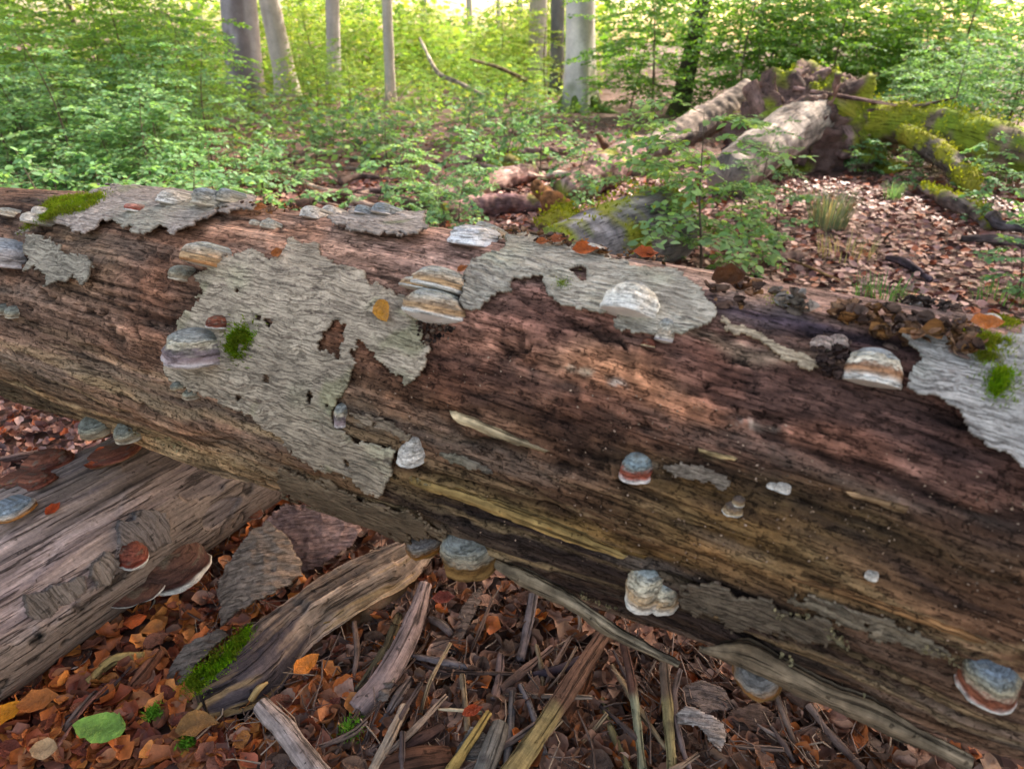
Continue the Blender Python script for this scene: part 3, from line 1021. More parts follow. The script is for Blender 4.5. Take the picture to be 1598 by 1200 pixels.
peel([(770, 872), (827, 893), (887, 925), (940, 962), (985, 990), (1062, 1034)], [(786, 893), (815, 916), (862, 940), (905, 962), (945, 992), (1058, 1042)], 0.008, (128, 112, 90), 301, 'bark_strip', toward=0.01)
peel([(1100, 1010), (1135, 1002), (1172, 1003), (1227, 1033), (1290, 1067), (1365, 1096), (1440, 1140), (1520, 1180)],
     [(1090, 1018), (1130, 1032), (1180, 1062), (1248, 1087), (1310, 1112), (1372, 1140), (1440, 1170), (1510, 1205)], 0.008, (116, 100, 80), 311, 'bark_strip', toward=0.02, n=110)
peel([(700, 640), (745, 655), (800, 680), (860, 704)], [(715, 660), (760, 678), (800, 692), (850, 706)], 0.006, (166, 146, 112), 321, 'wood_splinter', bulge=0.006, toward=0.004)
peel([(640, 744), (740, 772), (860, 815), (980, 866)], [(640, 756), (740, 790), (860, 836), (970, 872)], 0.006, (156, 128, 78), 331, 'wood_splinter', bulge=0.006, toward=0.006)
peel([(760, 780), (880, 826), (1010, 868)], [(770, 790), (880, 834), (1000, 870)], 0.005, (128, 96, 52), 341, 'wood_splinter', bulge=0.004, toward=0.004)
peel([(1320, 768), (1370, 776), (1418, 792)], [(1330, 776), (1370, 788), (1412, 800)], 0.004, (132, 104, 74), 351, 'wood_splinter', bulge=0.005, toward=0.004)
peel([(840, 380), (880, 372), (800, 356)][::-1], [(840, 392), (880, 384), (800, 366)][::-1], 0.012, (84, 68, 48), 361, 'crumbly_bark_edge', bulge=0.012)
peel([(1235, 900), (1330, 925), (1440, 962), (1540, 1000)], [(1235, 906), (1330, 934), (1440, 972), (1530, 1004)], 0.004, (128, 92, 58), 371, 'wood_splinter', bulge=0.004, toward=0.004)
peel([(1090, 700), (1120, 706), (1150, 716)], [(1094, 706), (1120, 713), (1146, 719)], 0.003, (160, 136, 96), 381, 'wood_splinter', bulge=0.003, toward=0.003)


def crumbs():
    geo = Geo()
    r = np.random.default_rng(5)
    n = 850
    u = r.uniform(560, 1598, n)
    v = 470 + 0.24 * (u - 560) + r.uniform(30, 330, n)
    keep = noise(np.stack([u / 90, v / 60, u * 0], -1), 7) > -0.35
    P, D = [], []
    for a, b in zip(u[keep], v[keep]):
        p, nn = SURF_T.hit(a, b)
        P.append(p + nn * 0.001)
        D.append(nn)
    P, D = np.array(P), np.array(D)
    t = unit(r.normal(size=P.shape))
    place_leaves(P, t, D + 0.5 * r.normal(size=P.shape), r.uniform(0.002, 0.0065, len(P)), S(170, 142, 118) * r.uniform(0.55, 1.15, (len(P), 1)), LEAF2, geo)
    o = geo.build('wood_crumbs', M_DEAD, TRUNK, TRUNK_O)
    o['kind'] = 'stuff'


crumbs()
ALLV = [TV] + [b[0] for b in BARKS if b is not None]
ALLN = [TN] + [b[1] for b in BARKS if b is not None]
SURF_A = Surf(np.concatenate(ALLV), np.concatenate(ALLN))


# ------------------------------------------------------------------ the second log, lying under the trunk
BLOBS2 = [
    (40, 780, 120, 40, (150, 128, 112)), (160, 760, 120, 30, (138, 112, 86)), (60, 850, 140, 40, (168, 142, 130)), (150, 850, 120, 30, (150, 124, 108)),
    (230, 735, 90, 25, (92, 76, 70)), (260, 700, 80, 25, (58, 48, 46)), (330, 760, 120, 40, (108, 94, 92)), (300, 810, 120, 40, (104, 94, 90)),
    (60, 1000, 100, 40, (128, 112, 102)), (130, 960, 100, 40, (132, 114, 102)), (40, 950, 90, 25, (176, 146, 138)), (110, 935, 40, 14, (186, 156, 150)),
    (210, 920, 60, 40, (112, 96, 88)), (20, 1050, 80, 40, (116, 102, 94)), (30, 890, 120, 30, (162, 132, 124)), (390, 790, 60, 40, (128, 112, 110)), (120, 720, 80, 20, (120, 98, 84)),
]


def make_second_log():
    ang = 1.06064773
    d = np.array([math.cos(ang), math.sin(ang), 0])
    sd = np.array([d[1], -d[0], 0])
    ts = np.concatenate([np.linspace(-2.2, -0.95, 30), dense(-0.9, 0.85, 0.0058), np.linspace(0.86, 2.6, 40)])
    ph = np.radians(np.concatenate([dense(-70, 160, 1.25), np.linspace(161, 289, 22)]))
    Tm, PH = np.meshgrid(ts, ph, indexing='ij')
    t, p = Tm.ravel(), PH.ravel()
    r = 0.262 - 0.018 * t
    c = np.array([-1.4519, 1.7, 0.2257]) + t[:, None] * d
    nrm = sd * np.cos(p)[:, None] + np.array([0, 0, 1.0]) * np.sin(p)[:, None]
    P0 = c + nrm * r[:, None]
    u, v, z = proj(P0)
    arc = r * (p + 0.1 * t)
    streak = 0.42 * znorm(fbm(np.stack([t * 1.8, (arc + 0.03 * noise(P0 * 5, 402)) * 34, t * 0], -1), 4, 401))
    fine = 0.4 * znorm(fbm(np.stack([t * 5, arc * 85, t * 0 + 2], -1), 3, 411))
    lay = fbm(np.stack([t * 2.5, arc * 9, t * 0 + 5], -1), 3, 421)
    # bark remains on the side that faces the camera
    edge = np.radians(38) + 0.28 * fbm(P0 * 6, 3, 431) + 0.10 * np.sin(t * 5)
    edge = edge + 0.42 * sstep(-0.05, 0.25, t)
    bark = sstep(0.02, -0.02, p - edge)
    vb = np.interp(u, [0, 100, 150, 190, 230, 300, 400], [1012, 960, 905, 845, 800, 776, 748]) + 34 * fbm(P0 * 9, 3, 433)
    seen = (u > -60) & (u < 480) & (((EYE - P0) * nrm).sum(1) > 0) & (z > 0.3)
    bark = np.where(seen, sstep(-3, 3, v - vb), bark)
    gap = sstep(0.66, 0.72, noise(np.stack([t * 5, arc * 8, t * 0 + 3], -1), 441)) * bark
    bark = bark * (1 - gap)
    disp = (1 - bark) * (0.004 * streak + 0.002 * fine + 0.004 * sstep(0, 0.06, lay)) + bark * (0.014 + 0.0018 * fbm(P0 * 45, 3, 451) + 0.003 * fbm(P0 * 9, 2, 452))
    crk = sstep(0.90, 0.97, 1 - np.abs(fbm(P0 * 6.5, 3, 461)) * 1.6) * bark
    disp = disp - 0.006 * crk + 0.012 * fbm(P0 * 3, 2, 471)
    V = P0 + nrm * disp[:, None]
    col = 1.2 * blend_blobs(u, v, BLOBS2, math.radians(-27), 24, 481, P0)
    hidden = ((EYE - P0) * nrm).sum(1) < -0.05
    col[hidden] = S(120, 102, 92)
    col = 0.62 * col + 0.38 * col.mean(1, keepdims=True) * np.array([1.06, 1.0, 0.94])
    dark = sstep(0.12, 0.45, streak) * (1 - bark)
    col = col * (1 + (1 - bark) * (0.62 * np.clip(streak, -0.9, 0.9) + 0.3 * fine))[:, None]
    col = col * (1 - 0.6 * dark[:, None]) + 0.6 * dark[:, None] * S(66, 56, 62)
    bc = S(128, 112, 100) * (1 + 0.2 * fbm(P0 * 12, 3, 482) + 0.1 * fbm(P0 * 60, 2, 483))[:, None]
    col = col * (1 - 0.8 * bark[:, None]) + 0.8 * bark[:, None] * bc
    blk = sstep(0.72, 0.85, noise(P0 * 52, 484)) * bark
    col = col * (1 - 0.75 * blk - 0.7 * crk)[:, None]
    n, m = Tm.shape
    k = n * m
    j = np.arange(m)
    ends = np.array([[-1.4519, 1.7, 0.2257] + ts[0] * d, [-1.4519, 1.7, 0.2257] + ts[-1] * d])
    tris = np.vstack([np.stack([np.full(m, k), (j + 1) % m, j], -1), np.stack([np.full(m, k + 1), (n - 1) * m + j, (n - 1) * m + (j + 1) % m], -1)])
    g = np.vstack([np.stack([t, arc, disp], -1), np.zeros((2, 3))])
    o = np.array([-1.45, 1.7, 0.0])
    root = thing('log', 'silvery weathered log with peeling bark at lower left, passing under the big trunk', 'log', o)
    me = mesh('wood', np.vstack([V, ends]) - o, grid_quads(n, m, True), tris, np.vstack([np.clip(col, 0.01, 1), np.tile(S(110, 90, 75), (2, 1))]), g)
    obj('wood', me, M_DEAD, root)
    return root, o, V, nrm


LOG2, LOG2_O, L2V, L2N = make_second_log()
SURF_2 = Surf(L2V, L2N)


# ---- flat pieces of bark lying or leaning on the ground
def plate(name, label, cat, poly, z0, z1, thick, col, seed, rug=1.0, jag=4.0, step=0.004, mat=None, curve=0.02, group=None, parent=None, origin=None, lo=None, hi=None):
    """bark plate whose outline is given by where it shows; height runs from z0 at the lowest pixel to z1 at the highest"""
    poly = np.asarray(poly, float)
    vmin, vmax = poly[:, 1].min(), poly[:, 1].max()
    cu = poly[:, 0].mean()
    a, b = ground(cu, vmax, z0), ground(cu, vmin, z1)
    ey = unit(b - a)
    ex = np.array([1.0, 0, 0]) - ey * ey[0]
    ex = unit(ex)
    nz = np.cross(ex, ey)
    if nz[2] < 0:
        nz = -nz
    # pixel outline -> plane coordinates
    def to_plane(uu, vv):
        d = ray(uu, vv)
        t = ((a - EYE) @ nz) / (d @ nz)
        q = EYE + d * t - a
        return q @ ex, q @ ey
    pp = np.array([to_plane(*q) for q in poly])
    xs = np.arange(pp[:, 0].min() - 0.02, pp[:, 0].max() + 0.02, step)
    ys = np.arange(pp[:, 1].min() - 0.02, pp[:, 1].max() + 0.02, step)
    X, Y = np.meshgrid(xs, ys, indexing='ij')
    x, y = X.ravel(), Y.ravel()
    p3 = np.stack([x, y, np.full_like(x, seed * 0.37)], -1)
    jx, jy = x + jag * 0.002 * fbm(p3 * 35, 3, seed), y + jag * 0.002 * fbm(p3 * 35 + 7, 3, seed + 1)
    ins = in_poly(jx, jy, pp)
    w = pp[:, 0].max() - pp[:, 0].min()
    h = curve * (1 - ((x - pp[:, 0].mean()) / (w / 2)) ** 2) + rug * (0.003 * fbm(p3 * 40, 3, seed + 2) + 0.003 * (1 - 2 * np.abs(noise(p3 * np.array([25, 60, 1]), seed + 3)))) + 0.006 * fbm(p3 * 6, 2, seed + 4)
    P = a + x[:, None] * ex + y[:, None] * ey + h[:, None] * nz
    Q = grid_quads(len(xs), len(ys))
    Q = Q[ins[Q].all(1)]
    used, inv = np.unique(Q.ravel(), return_inverse=True)
    Qn = inv.reshape(-1, 4)
    P = P[used]
    E = np.concatenate([Qn[:, [0, 1]], Qn[:, [1, 2]], Qn[:, [2, 3]], Qn[:, [3, 0]]])
    key = np.sort(E, 1)
    un, first, cnt = np.unique(key[:, 0].astype(np.int64) * len(used) + key[:, 1], return_index=True, return_counts=True)
    BE = E[first[cnt == 1]]
    nv = len(used)
    sk = np.stack([BE[:, 1], BE[:, 0], BE[:, 0] + nv, BE[:, 1] + nv], -1)
    q3 = p3[used]
    c = S(*col) * np.exp(0.10 * znorm(fbm(q3 * 7, 3, seed + 5)) + 0.12 * znorm(fbm(q3 * 90, 2, seed + 6)))[:, None]
    pale = sstep(0.8, 1.8, znorm(fbm(q3 * 50, 3, seed + 7)))[:, None] * 0.5
    c = c * (1 - pale) + pale * S(*col) * 1.35
    org = P.mean(0) if origin is None else origin
    me = mesh(name, np.vstack([P, P - nz * thick]) - org, np.vstack([Qn, Qn[:, ::-1] + nv, sk]), None, np.vstack([c, c * 0.6]), np.vstack([q3, q3]))
    o = obj(name, me, mat or M_BARK, parent, None if parent else org)
    if parent is None:
        tag(o, label, cat, group)
    return P


PLATE_BIG = plate('bark_slab', 'large grey brown slab of bark leaning between the two logs under the trunk', 'bark',
                  [(345, 975), (340, 905), (372, 868), (398, 836), (425, 818), (450, 838), (468, 872), (476, 900), (432, 935), (385, 960)],
                  0.10, 0.26, 0.012, (140, 120, 104), 501, rug=2.4, curve=0.05, jag=7)
plate('bark_slab', 'pinkish crumbling slab of bark behind the large grey brown slab under the trunk', 'bark',
      [(398, 832), (432, 800), (452, 788), (520, 788), (568, 826), (552, 852), (505, 884), (462, 900), (440, 868), (420, 850)],
      0.06, 0.24, 0.012, (176, 138, 124), 506, rug=3.0, curve=0.02, jag=9)
for poly, z0, z1, c, sd, rg, lab in [
        ([(1052, 1112), (1070, 1100), (1128, 1128), (1136, 1150), (1122, 1178), (1085, 1138), (1054, 1130)], 0.05, 0.10, (166, 152, 144), 511, 1.6, 'pale grey curled bark piece below the brown bracket fungus under the trunk'),
        ([(575, 1095), (602, 1022), (628, 1028), (622, 1060), (606, 1104)], 0.05, 0.07, (124, 110, 100), 521, 2.2, 'ridged grey bark piece lying over the lower end of the pale pinkish branch'),
        ([(690, 1012), (722, 950), (752, 915), (757, 930), (738, 972), (712, 1028)], 0.03, 0.05, (112, 97, 88), 531, 0.5, 'smooth grey brown bark strip with a pale lichen spot among the leaves'),
        ([(1060, 1075), (1090, 1064), (1130, 1078), (1150, 1105), (1100, 1120), (1066, 1098)], 0.03, 0.05, (118, 104, 98), 541, 0.7, 'dark grey bark scrap right behind the pale curled bark piece'),
        ([(706, 1180), (735, 1135), (760, 1150), (780, 1178), (740, 1200)], 0.03, 0.05, (104, 98, 92), 551, 0.7, 'dull grey flake of bark at the bottom edge left of the yellow brown branch'),
        ([(1130, 1110), (1180, 1100), (1215, 1120), (1190, 1150), (1150, 1140)], 0.02, 0.04, (104, 84, 74), 561, 0.6, 'brown bark scrap under the brown bracket fungus'),
        ([(252, 1062), (290, 1010), (345, 982), (362, 990), (330, 1020), (275, 1085)], 0.02, 0.08, (122, 108, 96), 571, 1.2, 'grey bark strip along the left edge of the mossy slab')]:
    plate('bark_piece', lab, 'bark', poly, z0, z1, 0.006, c, sd, rg, group='bark pieces lying in the leaf litter')

# bark plates left on the second log
for poly, sd, c in [([(36, 925), (66, 922), (96, 905), (130, 898), (132, 925), (96, 948), (58, 968), (40, 958)], 601, (122, 110, 100)),
                    ([(178, 815), (225, 795), (262, 800), (270, 850), (230, 862), (190, 850)], 611, (110, 100, 94)),
                    ([(140, 886), (170, 860), (186, 880), (176, 896), (160, 915), (138, 905)], 621, (128, 114, 102))]:
    A = np.array(poly, float)
    hits = np.array([SURF_2.hit(*q)[0] for q in A])
    mid = A.mean(0)
    n = 44
    gx, gy = np.meshgrid(np.linspace(A[:, 0].min(), A[:, 0].max(), n), np.linspace(A[:, 1].min(), A[:, 1].max(), n), indexing='ij')
    PN = [SURF_2.hit(a, b) for a, b in zip(gx.ravel(), gy.ravel())]
    PP, NN = np.array([q[0] for q in PN]), np.array([q[1] for q in PN])
    ins = in_poly(gx.ravel() + 12 * fbm(PP * 40, 3, sd), gy.ravel() + 12 * fbm(PP * 40 + 3, 3, sd), A)
    c0 = PP.mean(0)
    n0 = unit(NN.mean(0))
    off = ((PP - c0) @ n0)
    gxx, gyy = gx.ravel() - gx.mean(), gy.ravel() - gy.mean()
    Am = np.stack([gxx ** 2, gxx * gyy, gyy ** 2, gxx, gyy, np.ones_like(gxx)], -1)
    PP = np.stack([Am @ np.linalg.lstsq(Am, PP[:, q], rcond=None)[0] for q in range(3)], -1)
    NN = np.tile(n0, (len(PP), 1))
    Pt = PP + NN * (0.016 + 0.003 * fbm(PP * 40, 3, sd + 1))[:, None]
    Q = grid_quads(n, n)[:, ::-1]
    Q = Q[ins[Q].all(1)]
    E = np.concatenate([Q[:, [0, 1]], Q[:, [1, 2]], Q[:, [2, 3]], Q[:, [3, 0]]])
    un, first, cnt = np.unique(np.sort(E, 1)[:, 0].astype(np.int64) * 100000 + np.sort(E, 1)[:, 1], return_index=True, return_counts=True)
    BE = E[first[cnt == 1]]
    sk = np.stack([BE[:, 1], BE[:, 0], BE[:, 0] + n * n, BE[:, 1] + n * n], -1)
    used, inv = np.unique(np.concatenate([Q.ravel(), sk.ravel()]), return_inverse=True)
    VV = np.vstack([Pt, PP - NN * 0.004])[used]
    cc = 1.25 * S(*c) * (1 + 0.2 * fbm(VV * 20, 3, sd + 2))[:, None] * np.where(noise(VV * 75, sd + 3) > 0.72, 0.45, 1.0)[:, None]
    me = mesh('bark_plate', VV - LOG2_O, inv.reshape(-1, 4), None, cc, VV)
    obj('bark_plate', me, M_BARK, LOG2)


# ---- the splintered slab of wood in front (half log)
def make_slab():
    top = [(650, 850), (560, 878), (470, 930), (390, 985), (300, 1070)]
    bot = [(678, 868), (640, 915), (560, 962), (485, 1010), (420, 1085), (330, 1118)]
    zt, zb = 0.12, 0.06
    A = smooth_path([ground(*p, z=zt) for p in top], 160)
    B = smooth_path([ground(*p, z=zb) for p in bot], 160)
    n, m = 160, 60
    t = np.linspace(0, 1, m)
    P = A[:, None] * (1 - t)[None, :, None] + B[:, None] * t[None, :, None]
    L = np.linspace(0, 1.0, n)
    g = np.stack([np.repeat(L, m), np.tile(t * 0.24, n), np.zeros(n * m)], -1)
    st = 0.4 * znorm(fbm(g * np.array([2.5, 42, 1]), 4, 701))
    fine = 0.4 * znorm(fbm(g * np.array([6, 110, 1]), 3, 711))
    gran = 0.4 * znorm(fbm(P.reshape(-1, 3) * 45, 3, 721))
    tt, ll = np.tile(t, n), np.repeat(L, m)
    h = 0.05 * np.sin(math.pi * np.clip(tt * 0.85 + 0.1, 0, 1)) + 0.008 * st + 0.005 * fine + 0.003 * gran + 0.012 * sstep(0, 0.08, fbm(g * np.array([3, 14, 1]), 2, 731))
    h = h - 0.03 * sstep(0.55, 1.0, tt) * sstep(0.35, 0.8, ll)
    F = P.reshape(-1, 3) + np.array([0, 0, 1.0]) * h[:, None]
    K = P.reshape(-1, 3) * np.array([1, 1, 0]) - np.array([0, 0, 0.03])
    c = S(146, 124, 106) * np.exp(0.7 * st + 0.5 * fine + 0.3 * gran)[:, None]
    blk = sstep(0.15, 0.5, tt + 0.4 * st) * sstep(0.50, 0.72, ll + 0.15 * fine)
    c = c * (1 - 0.9 * blk[:, None]) + 0.9 * blk[:, None] * S(48, 44, 52) * np.exp(0.5 * st)[:, None]
    ylw = sstep(0.3, 0.8, znorm(fbm(g * np.array([3, 44, 1]) + 5, 3, 741))) * sstep(0.45, 0.8, tt) * 0.45
    c = c * (1 - ylw[:, None]) + ylw[:, None] * S(168, 134, 80)
    drk = sstep(0.6, 1.2, znorm(fbm(g * np.array([2, 24, 1]) + 9, 3, 751))) * 0.65
    c = c * (1 - drk[:, None]) + drk[:, None] * S(62, 54, 52)
    Q = grid_quads(n, m)
    nv = n * m
    ring = np.concatenate([np.arange(m), np.arange(1, n) * m + m - 1, (n - 1) * m + np.arange(m - 2, -1, -1), np.arange(n - 2, 0, -1) * m])
    r2 = np.roll(ring, -1)
    sk = np.stack([ring, r2, r2 + nv, ring + nv], -1)
    org = np.array([*P.reshape(-1, 3).mean(0)[:2], 0.0])
    root = thing('wood_slab', 'splintered grey and black slab of wood in the leaves, moss on its left edge', 'log', org)
    me = mesh('wood', np.vstack([F, K]) - org, np.vstack([Q, sk]), None, np.vstack([np.clip(c, 0.01, 1), np.clip(c * 0.6, 0.01, 1)]), np.vstack([g, g]))
    obj('wood', me, M_DEAD, root)
    for k, (p, q, w) in enumerate([((392, 1092), (418, 1064), 0.010), ((300, 1118), (352, 1060), 0.006), ((488, 985), (515, 970), 0.005)]):
        a, b = ground(*p, z=0.06), ground(*q, z=0.09)
        V, Qq, T, cc, gg = tube([a, (a + b) / 2 + np.array([0, 0, 0.01]), b], [w, w, w * 0.4], 10, 6, 0.003, 30, 760 + k, colf=lambda V, g, t, d: np.tile(S(172, 140, 92), (len(V), 1)))
        me = mesh('wood_splinter', V - org, Qq, T, cc, gg)
        obj('wood_splinter', me, M_DEAD, root)
    nr = np.tile([0, -0.3, 0.95], (len(F), 1))
    return root, F, nr


SLAB, SLV, SLN = make_slab()
SURF_S = Surf(SLV, SLN)

# ------------------------------------------------------------------ trees
def crown_mesh(seed, n, rad, hgt, leaf):
    r = np.random.default_rng(seed)
    k = 46
    cc = r.normal(size=(k, 3)) * np.array([0.45, 0.45, 0.5])
    cc = cc / np.maximum(1, np.linalg.norm(cc, axis=1, keepdims=True)) * np.array([rad, rad, hgt / 2])
    cc[:, 2] += hgt / 2
    geo = Geo()
    pos = cc[r.integers(0, k, n)] + r.normal(size=(n, 3)) * rad * 0.17
    d = r.normal(size=(n, 3)) * np.array([1, 1, 0.35])
    nor = r.normal(size=(n, 3)) * 0.5 + np.array([0, 0, 1.0])
    c = S(84, 116, 48) * r.uniform(0.6, 1.3, (n, 1)) * (1 + 0.2 * r.normal(size=(n, 1)) * np.array([[1, 0.3, 0.2]]))
    place_leaves(pos, d, nor, r.uniform(0.7, 1.3, n) * leaf, np.clip(c, 0.01, 1), LEAF4, geo)
    # limbs that carry the clumps
    A, B = [], []
    for q in cc:
        A.append([0, 0, -0.5])
        mid = np.array([q[0] * 0.45, q[1] * 0.45, q[2] * 0.55])
        B.append(mid)
        A.append(mid)
        B.append(q)
    V, Q = prisms(A, B, 0.06, 0.035)
    geo.add(V, Q, None, S(110, 100, 90))
    V = np.concatenate(geo.V)
    return mesh('crown', V, np.concatenate(geo.Q), np.concatenate(geo.T), np.concatenate(geo.C))


CROWNS = [crown_mesh(11, 2600, 3.4, 6.0, 0.30), crown_mesh(12, 2600, 4.2, 6.5, 0.32), crown_mesh(13, 1500, 2.4, 5.0, 0.26)]
CROWN_DENSE = crown_mesh(14, 6500, 4.6, 6.0, 0.36)


def tree(label, u, v, wpx, lean=0.0, hgt=15.0, col=(150, 142, 146), crown=0, mossy=0.25, seed=0, group=None, flare=1.5, xyz=None, crown_z=0.62, roots=0, name='beech_tree', patch=0.0):
    b = ground(u, v) if xyz is None else np.array(xyz, float)
    d = (b - EYE) @ FW
    rad = wpx / 2 / FPX * d if xyz is None else wpx
    root = thing(name, label, 'tree', b - np.array([0, 0, 0.05]), group)
    top = np.array([lean * hgt, 0.02 * hgt, hgt])
    pts = [np.array([0, 0, -0.1]), np.array([lean * 0.8, 0, 0.8]), np.array([lean * 3, 0, 3.0]), top * 0.5, top]
    n = 56
    zz = np.concatenate([np.linspace(0, 3.5, 38), np.linspace(3.8, hgt, 18)])
    P = np.stack([np.interp(zz, [0, 3, hgt], [0, lean * 3, lean * hgt]), np.interp(zz, [0, 3, hgt], [0, 0.03, 0.2]), zz], -1)
    a = np.linspace(0, 2 * math.pi, 29)[:-1]
    rr = rad * (1 - 0.55 * zz / hgt)
    ph0 = seed * 1.7
    fl = (flare - 1) * np.exp(-zz / (0.28 + rad * 0.5))
    lob = 1 + fl[:, None] * (0.55 + 0.75 * np.clip(np.cos(a[None] * 4 + ph0) * 0.6 + np.cos(a[None] * 3 + ph0 * 2) * 0.5, -0.6, 1.2)) + 0.03 * np.cos(a[None] * 5 + zz[:, None] * 0.5)
    V = P[:, None] + (rr[:, None] * lob)[..., None] * np.stack([np.cos(a), np.sin(a), a * 0], -1)[None]
    V = V.reshape(-1, 3)
    V = V + 0.012 * fbm(V * np.array([5, 5, 2.0]), 2, seed)[:, None] * np.array([1, 1, 0])
    c = S(*col) * (1 + 0.22 * fbm(V * np.array([4, 4, 1.2]) + seed, 3, seed + 1) + 0.12 * fbm(V * np.array([14, 14, 4]), 2, seed + 2))[:, None]
    if patch:
        pk = sstep(0.05, 0.3, fbm(V * np.array([3.0, 3.0, 0.8]) + seed, 2, seed + 5)) * patch
        c = c * (1 - pk[:, None]) + pk[:, None] * S(104, 88, 84)
    mk = sstep(0.9, 0.15, V[:, 2] + 0.5 * fbm(V * 3, 2, seed + 3)) * mossy
    c = c * (1 - mk[:, None]) + mk[:, None] * S(86, 104, 44)
    me = mesh('trunk', V, grid_quads(len(zz), len(a), True), None, np.clip(c, 0.01, 1))
    obj('trunk', me, M_TRUNK, root)
    for k in range(roots):
        an = ph0 + k * 2 * math.pi / roots
        e = np.array([math.cos(an), math.sin(an), 0])
        V, Q, T, cc, g = tube([e * rad * 0.9 + [0, 0, 0.35], e * (rad * 1.5) + [0, 0, 0.12], e * (rad * 2.6) + [0, 0, 0.02], e * (rad * 4.0) + [0, 0, -0.1]],
                              [rad * 0.34, rad * 0.30, rad * 0.2, rad * 0.1], 14, 10, 0.02, 6, seed + 20 + k,
                              colf=lambda V, g, t, d: S(96, 112, 48) * (1 + 0.4 * fbm(V * 14, 3, 3))[:, None])
        obj('root', mesh('root', V, Q, T, cc, g), M_TRUNK, root)
    cr = CROWNS[crown] if isinstance(crown, int) else crown
    obj('crown', cr, M_LEAF, root, (lean * hgt * crown_z, 0.1, hgt * crown_z))
    return root


tree('thick grey violet beech trunk at upper left, weathered and ivy green at its foot', 386, 168, 56, 0.085, 16, (160, 150, 150), 1, 0.45, 1, flare=1.45, patch=0.7)
tree('pale beech trunk with sunlit right side just right of the thick grey violet one', 452, 150, 33, -0.085, 16, (182, 170, 160), 0, 0.1, 2, patch=0.3)
tree('slim straight grey beech trunk at top centre left, alone between bright leaves', 521, 152, 22, 0.10, 15, (178, 166, 162), 0, 0.2, 3)
tree('thin young beech trunk standing behind the bleached broken twigs', 610, 172, 16, 0.04, 13, (180, 168, 156), 2, 0.2, 4)
tree('beech trunk with bright right edge left of the largest beech', 838, 135, 29, 0.0, 16, (182, 170, 162), 0, 0.3, 5)
tree('dark grey beech trunk half hidden directly behind the largest beech', 869, 148, 22, -0.02, 16, (112, 108, 112), 1, 0.3, 6)
tree('largest smooth silver beech trunk with moss covered spreading roots', 905, 172, 46, -0.04, 18, (216, 206, 202), 1, 0.75, 7, flare=1.7, roots=5, patch=0.45)
tree('dark leaning slim trunk right of the largest beech among deep green leaves', 1058, 176, 27, 0.13, 12, (70, 60, 56), 2, 0.3, 8, name='slim_tree')
far_trees = [(212, 92, 9, 'narrow pale trunk showing through leaves near the upper left corner'), (268, 96, 10, 'narrow pale trunk between the corner trunk and the thick grey violet beech'),
             (482, 100, 12, 'distant pale trunk seen between the sunlit trunk and the slim straight one'), (668, 98, 10, 'distant thin trunk right of the young beech in yellow green leaves'),
             (735, 98, 11, 'distant trunk in the bright gap at top centre'), (777, 96, 8, 'thinnest distant trunk in the bright gap at top centre'), (812, 100, 12, 'distant trunk close to the left of the bright edged beech'),
             (566, 94, 8, 'distant thin trunk between the slim straight beech and the young beech'), (128, 95, 10, 'dark thin trunk nearest the upper left corner'), (325, 98, 9, 'distant trunk close left of the thick grey violet beech'),
             (1180, 96, 12, 'distant dark trunk behind the uprooted stump'), (1400, 98, 12, 'distant dark trunk in the thicket at the upper right')]
for k, (u, v, w, lab) in enumerate(far_trees):
    tree(lab, u, v, w, rng.uniform(-0.02, 0.02), 14, (190, 180, 170) if u < 900 and u > 150 else (84, 78, 70), k % 3, 0.1, 30 + k, group='distant beech trunks', flare=1.2)
# beeches outside the picture whose crowns shade the fallen trunk
shade = [(9.6, 9.6, 17.0), (6.0, 9.8, 19.0), (12.0, 5.5, 16.0), (12.5, 13.0, 17.0), (8.5, 4.5, 14.5), (15.5, 9.0, 19.0)]
for k, (x, y, h) in enumerate(shade):
    if abs(x) / y < 0.80:
        x = y * 0.86 + 0.5
    tree('tall beech with a dense crown standing right of the picture, shading the trunk', 0, 0, 0.32, 0, h, (140, 132, 132), CROWN_DENSE, 0.3, 60 + k, group='shading beeches beyond the right edge', xyz=(x, y, 0))


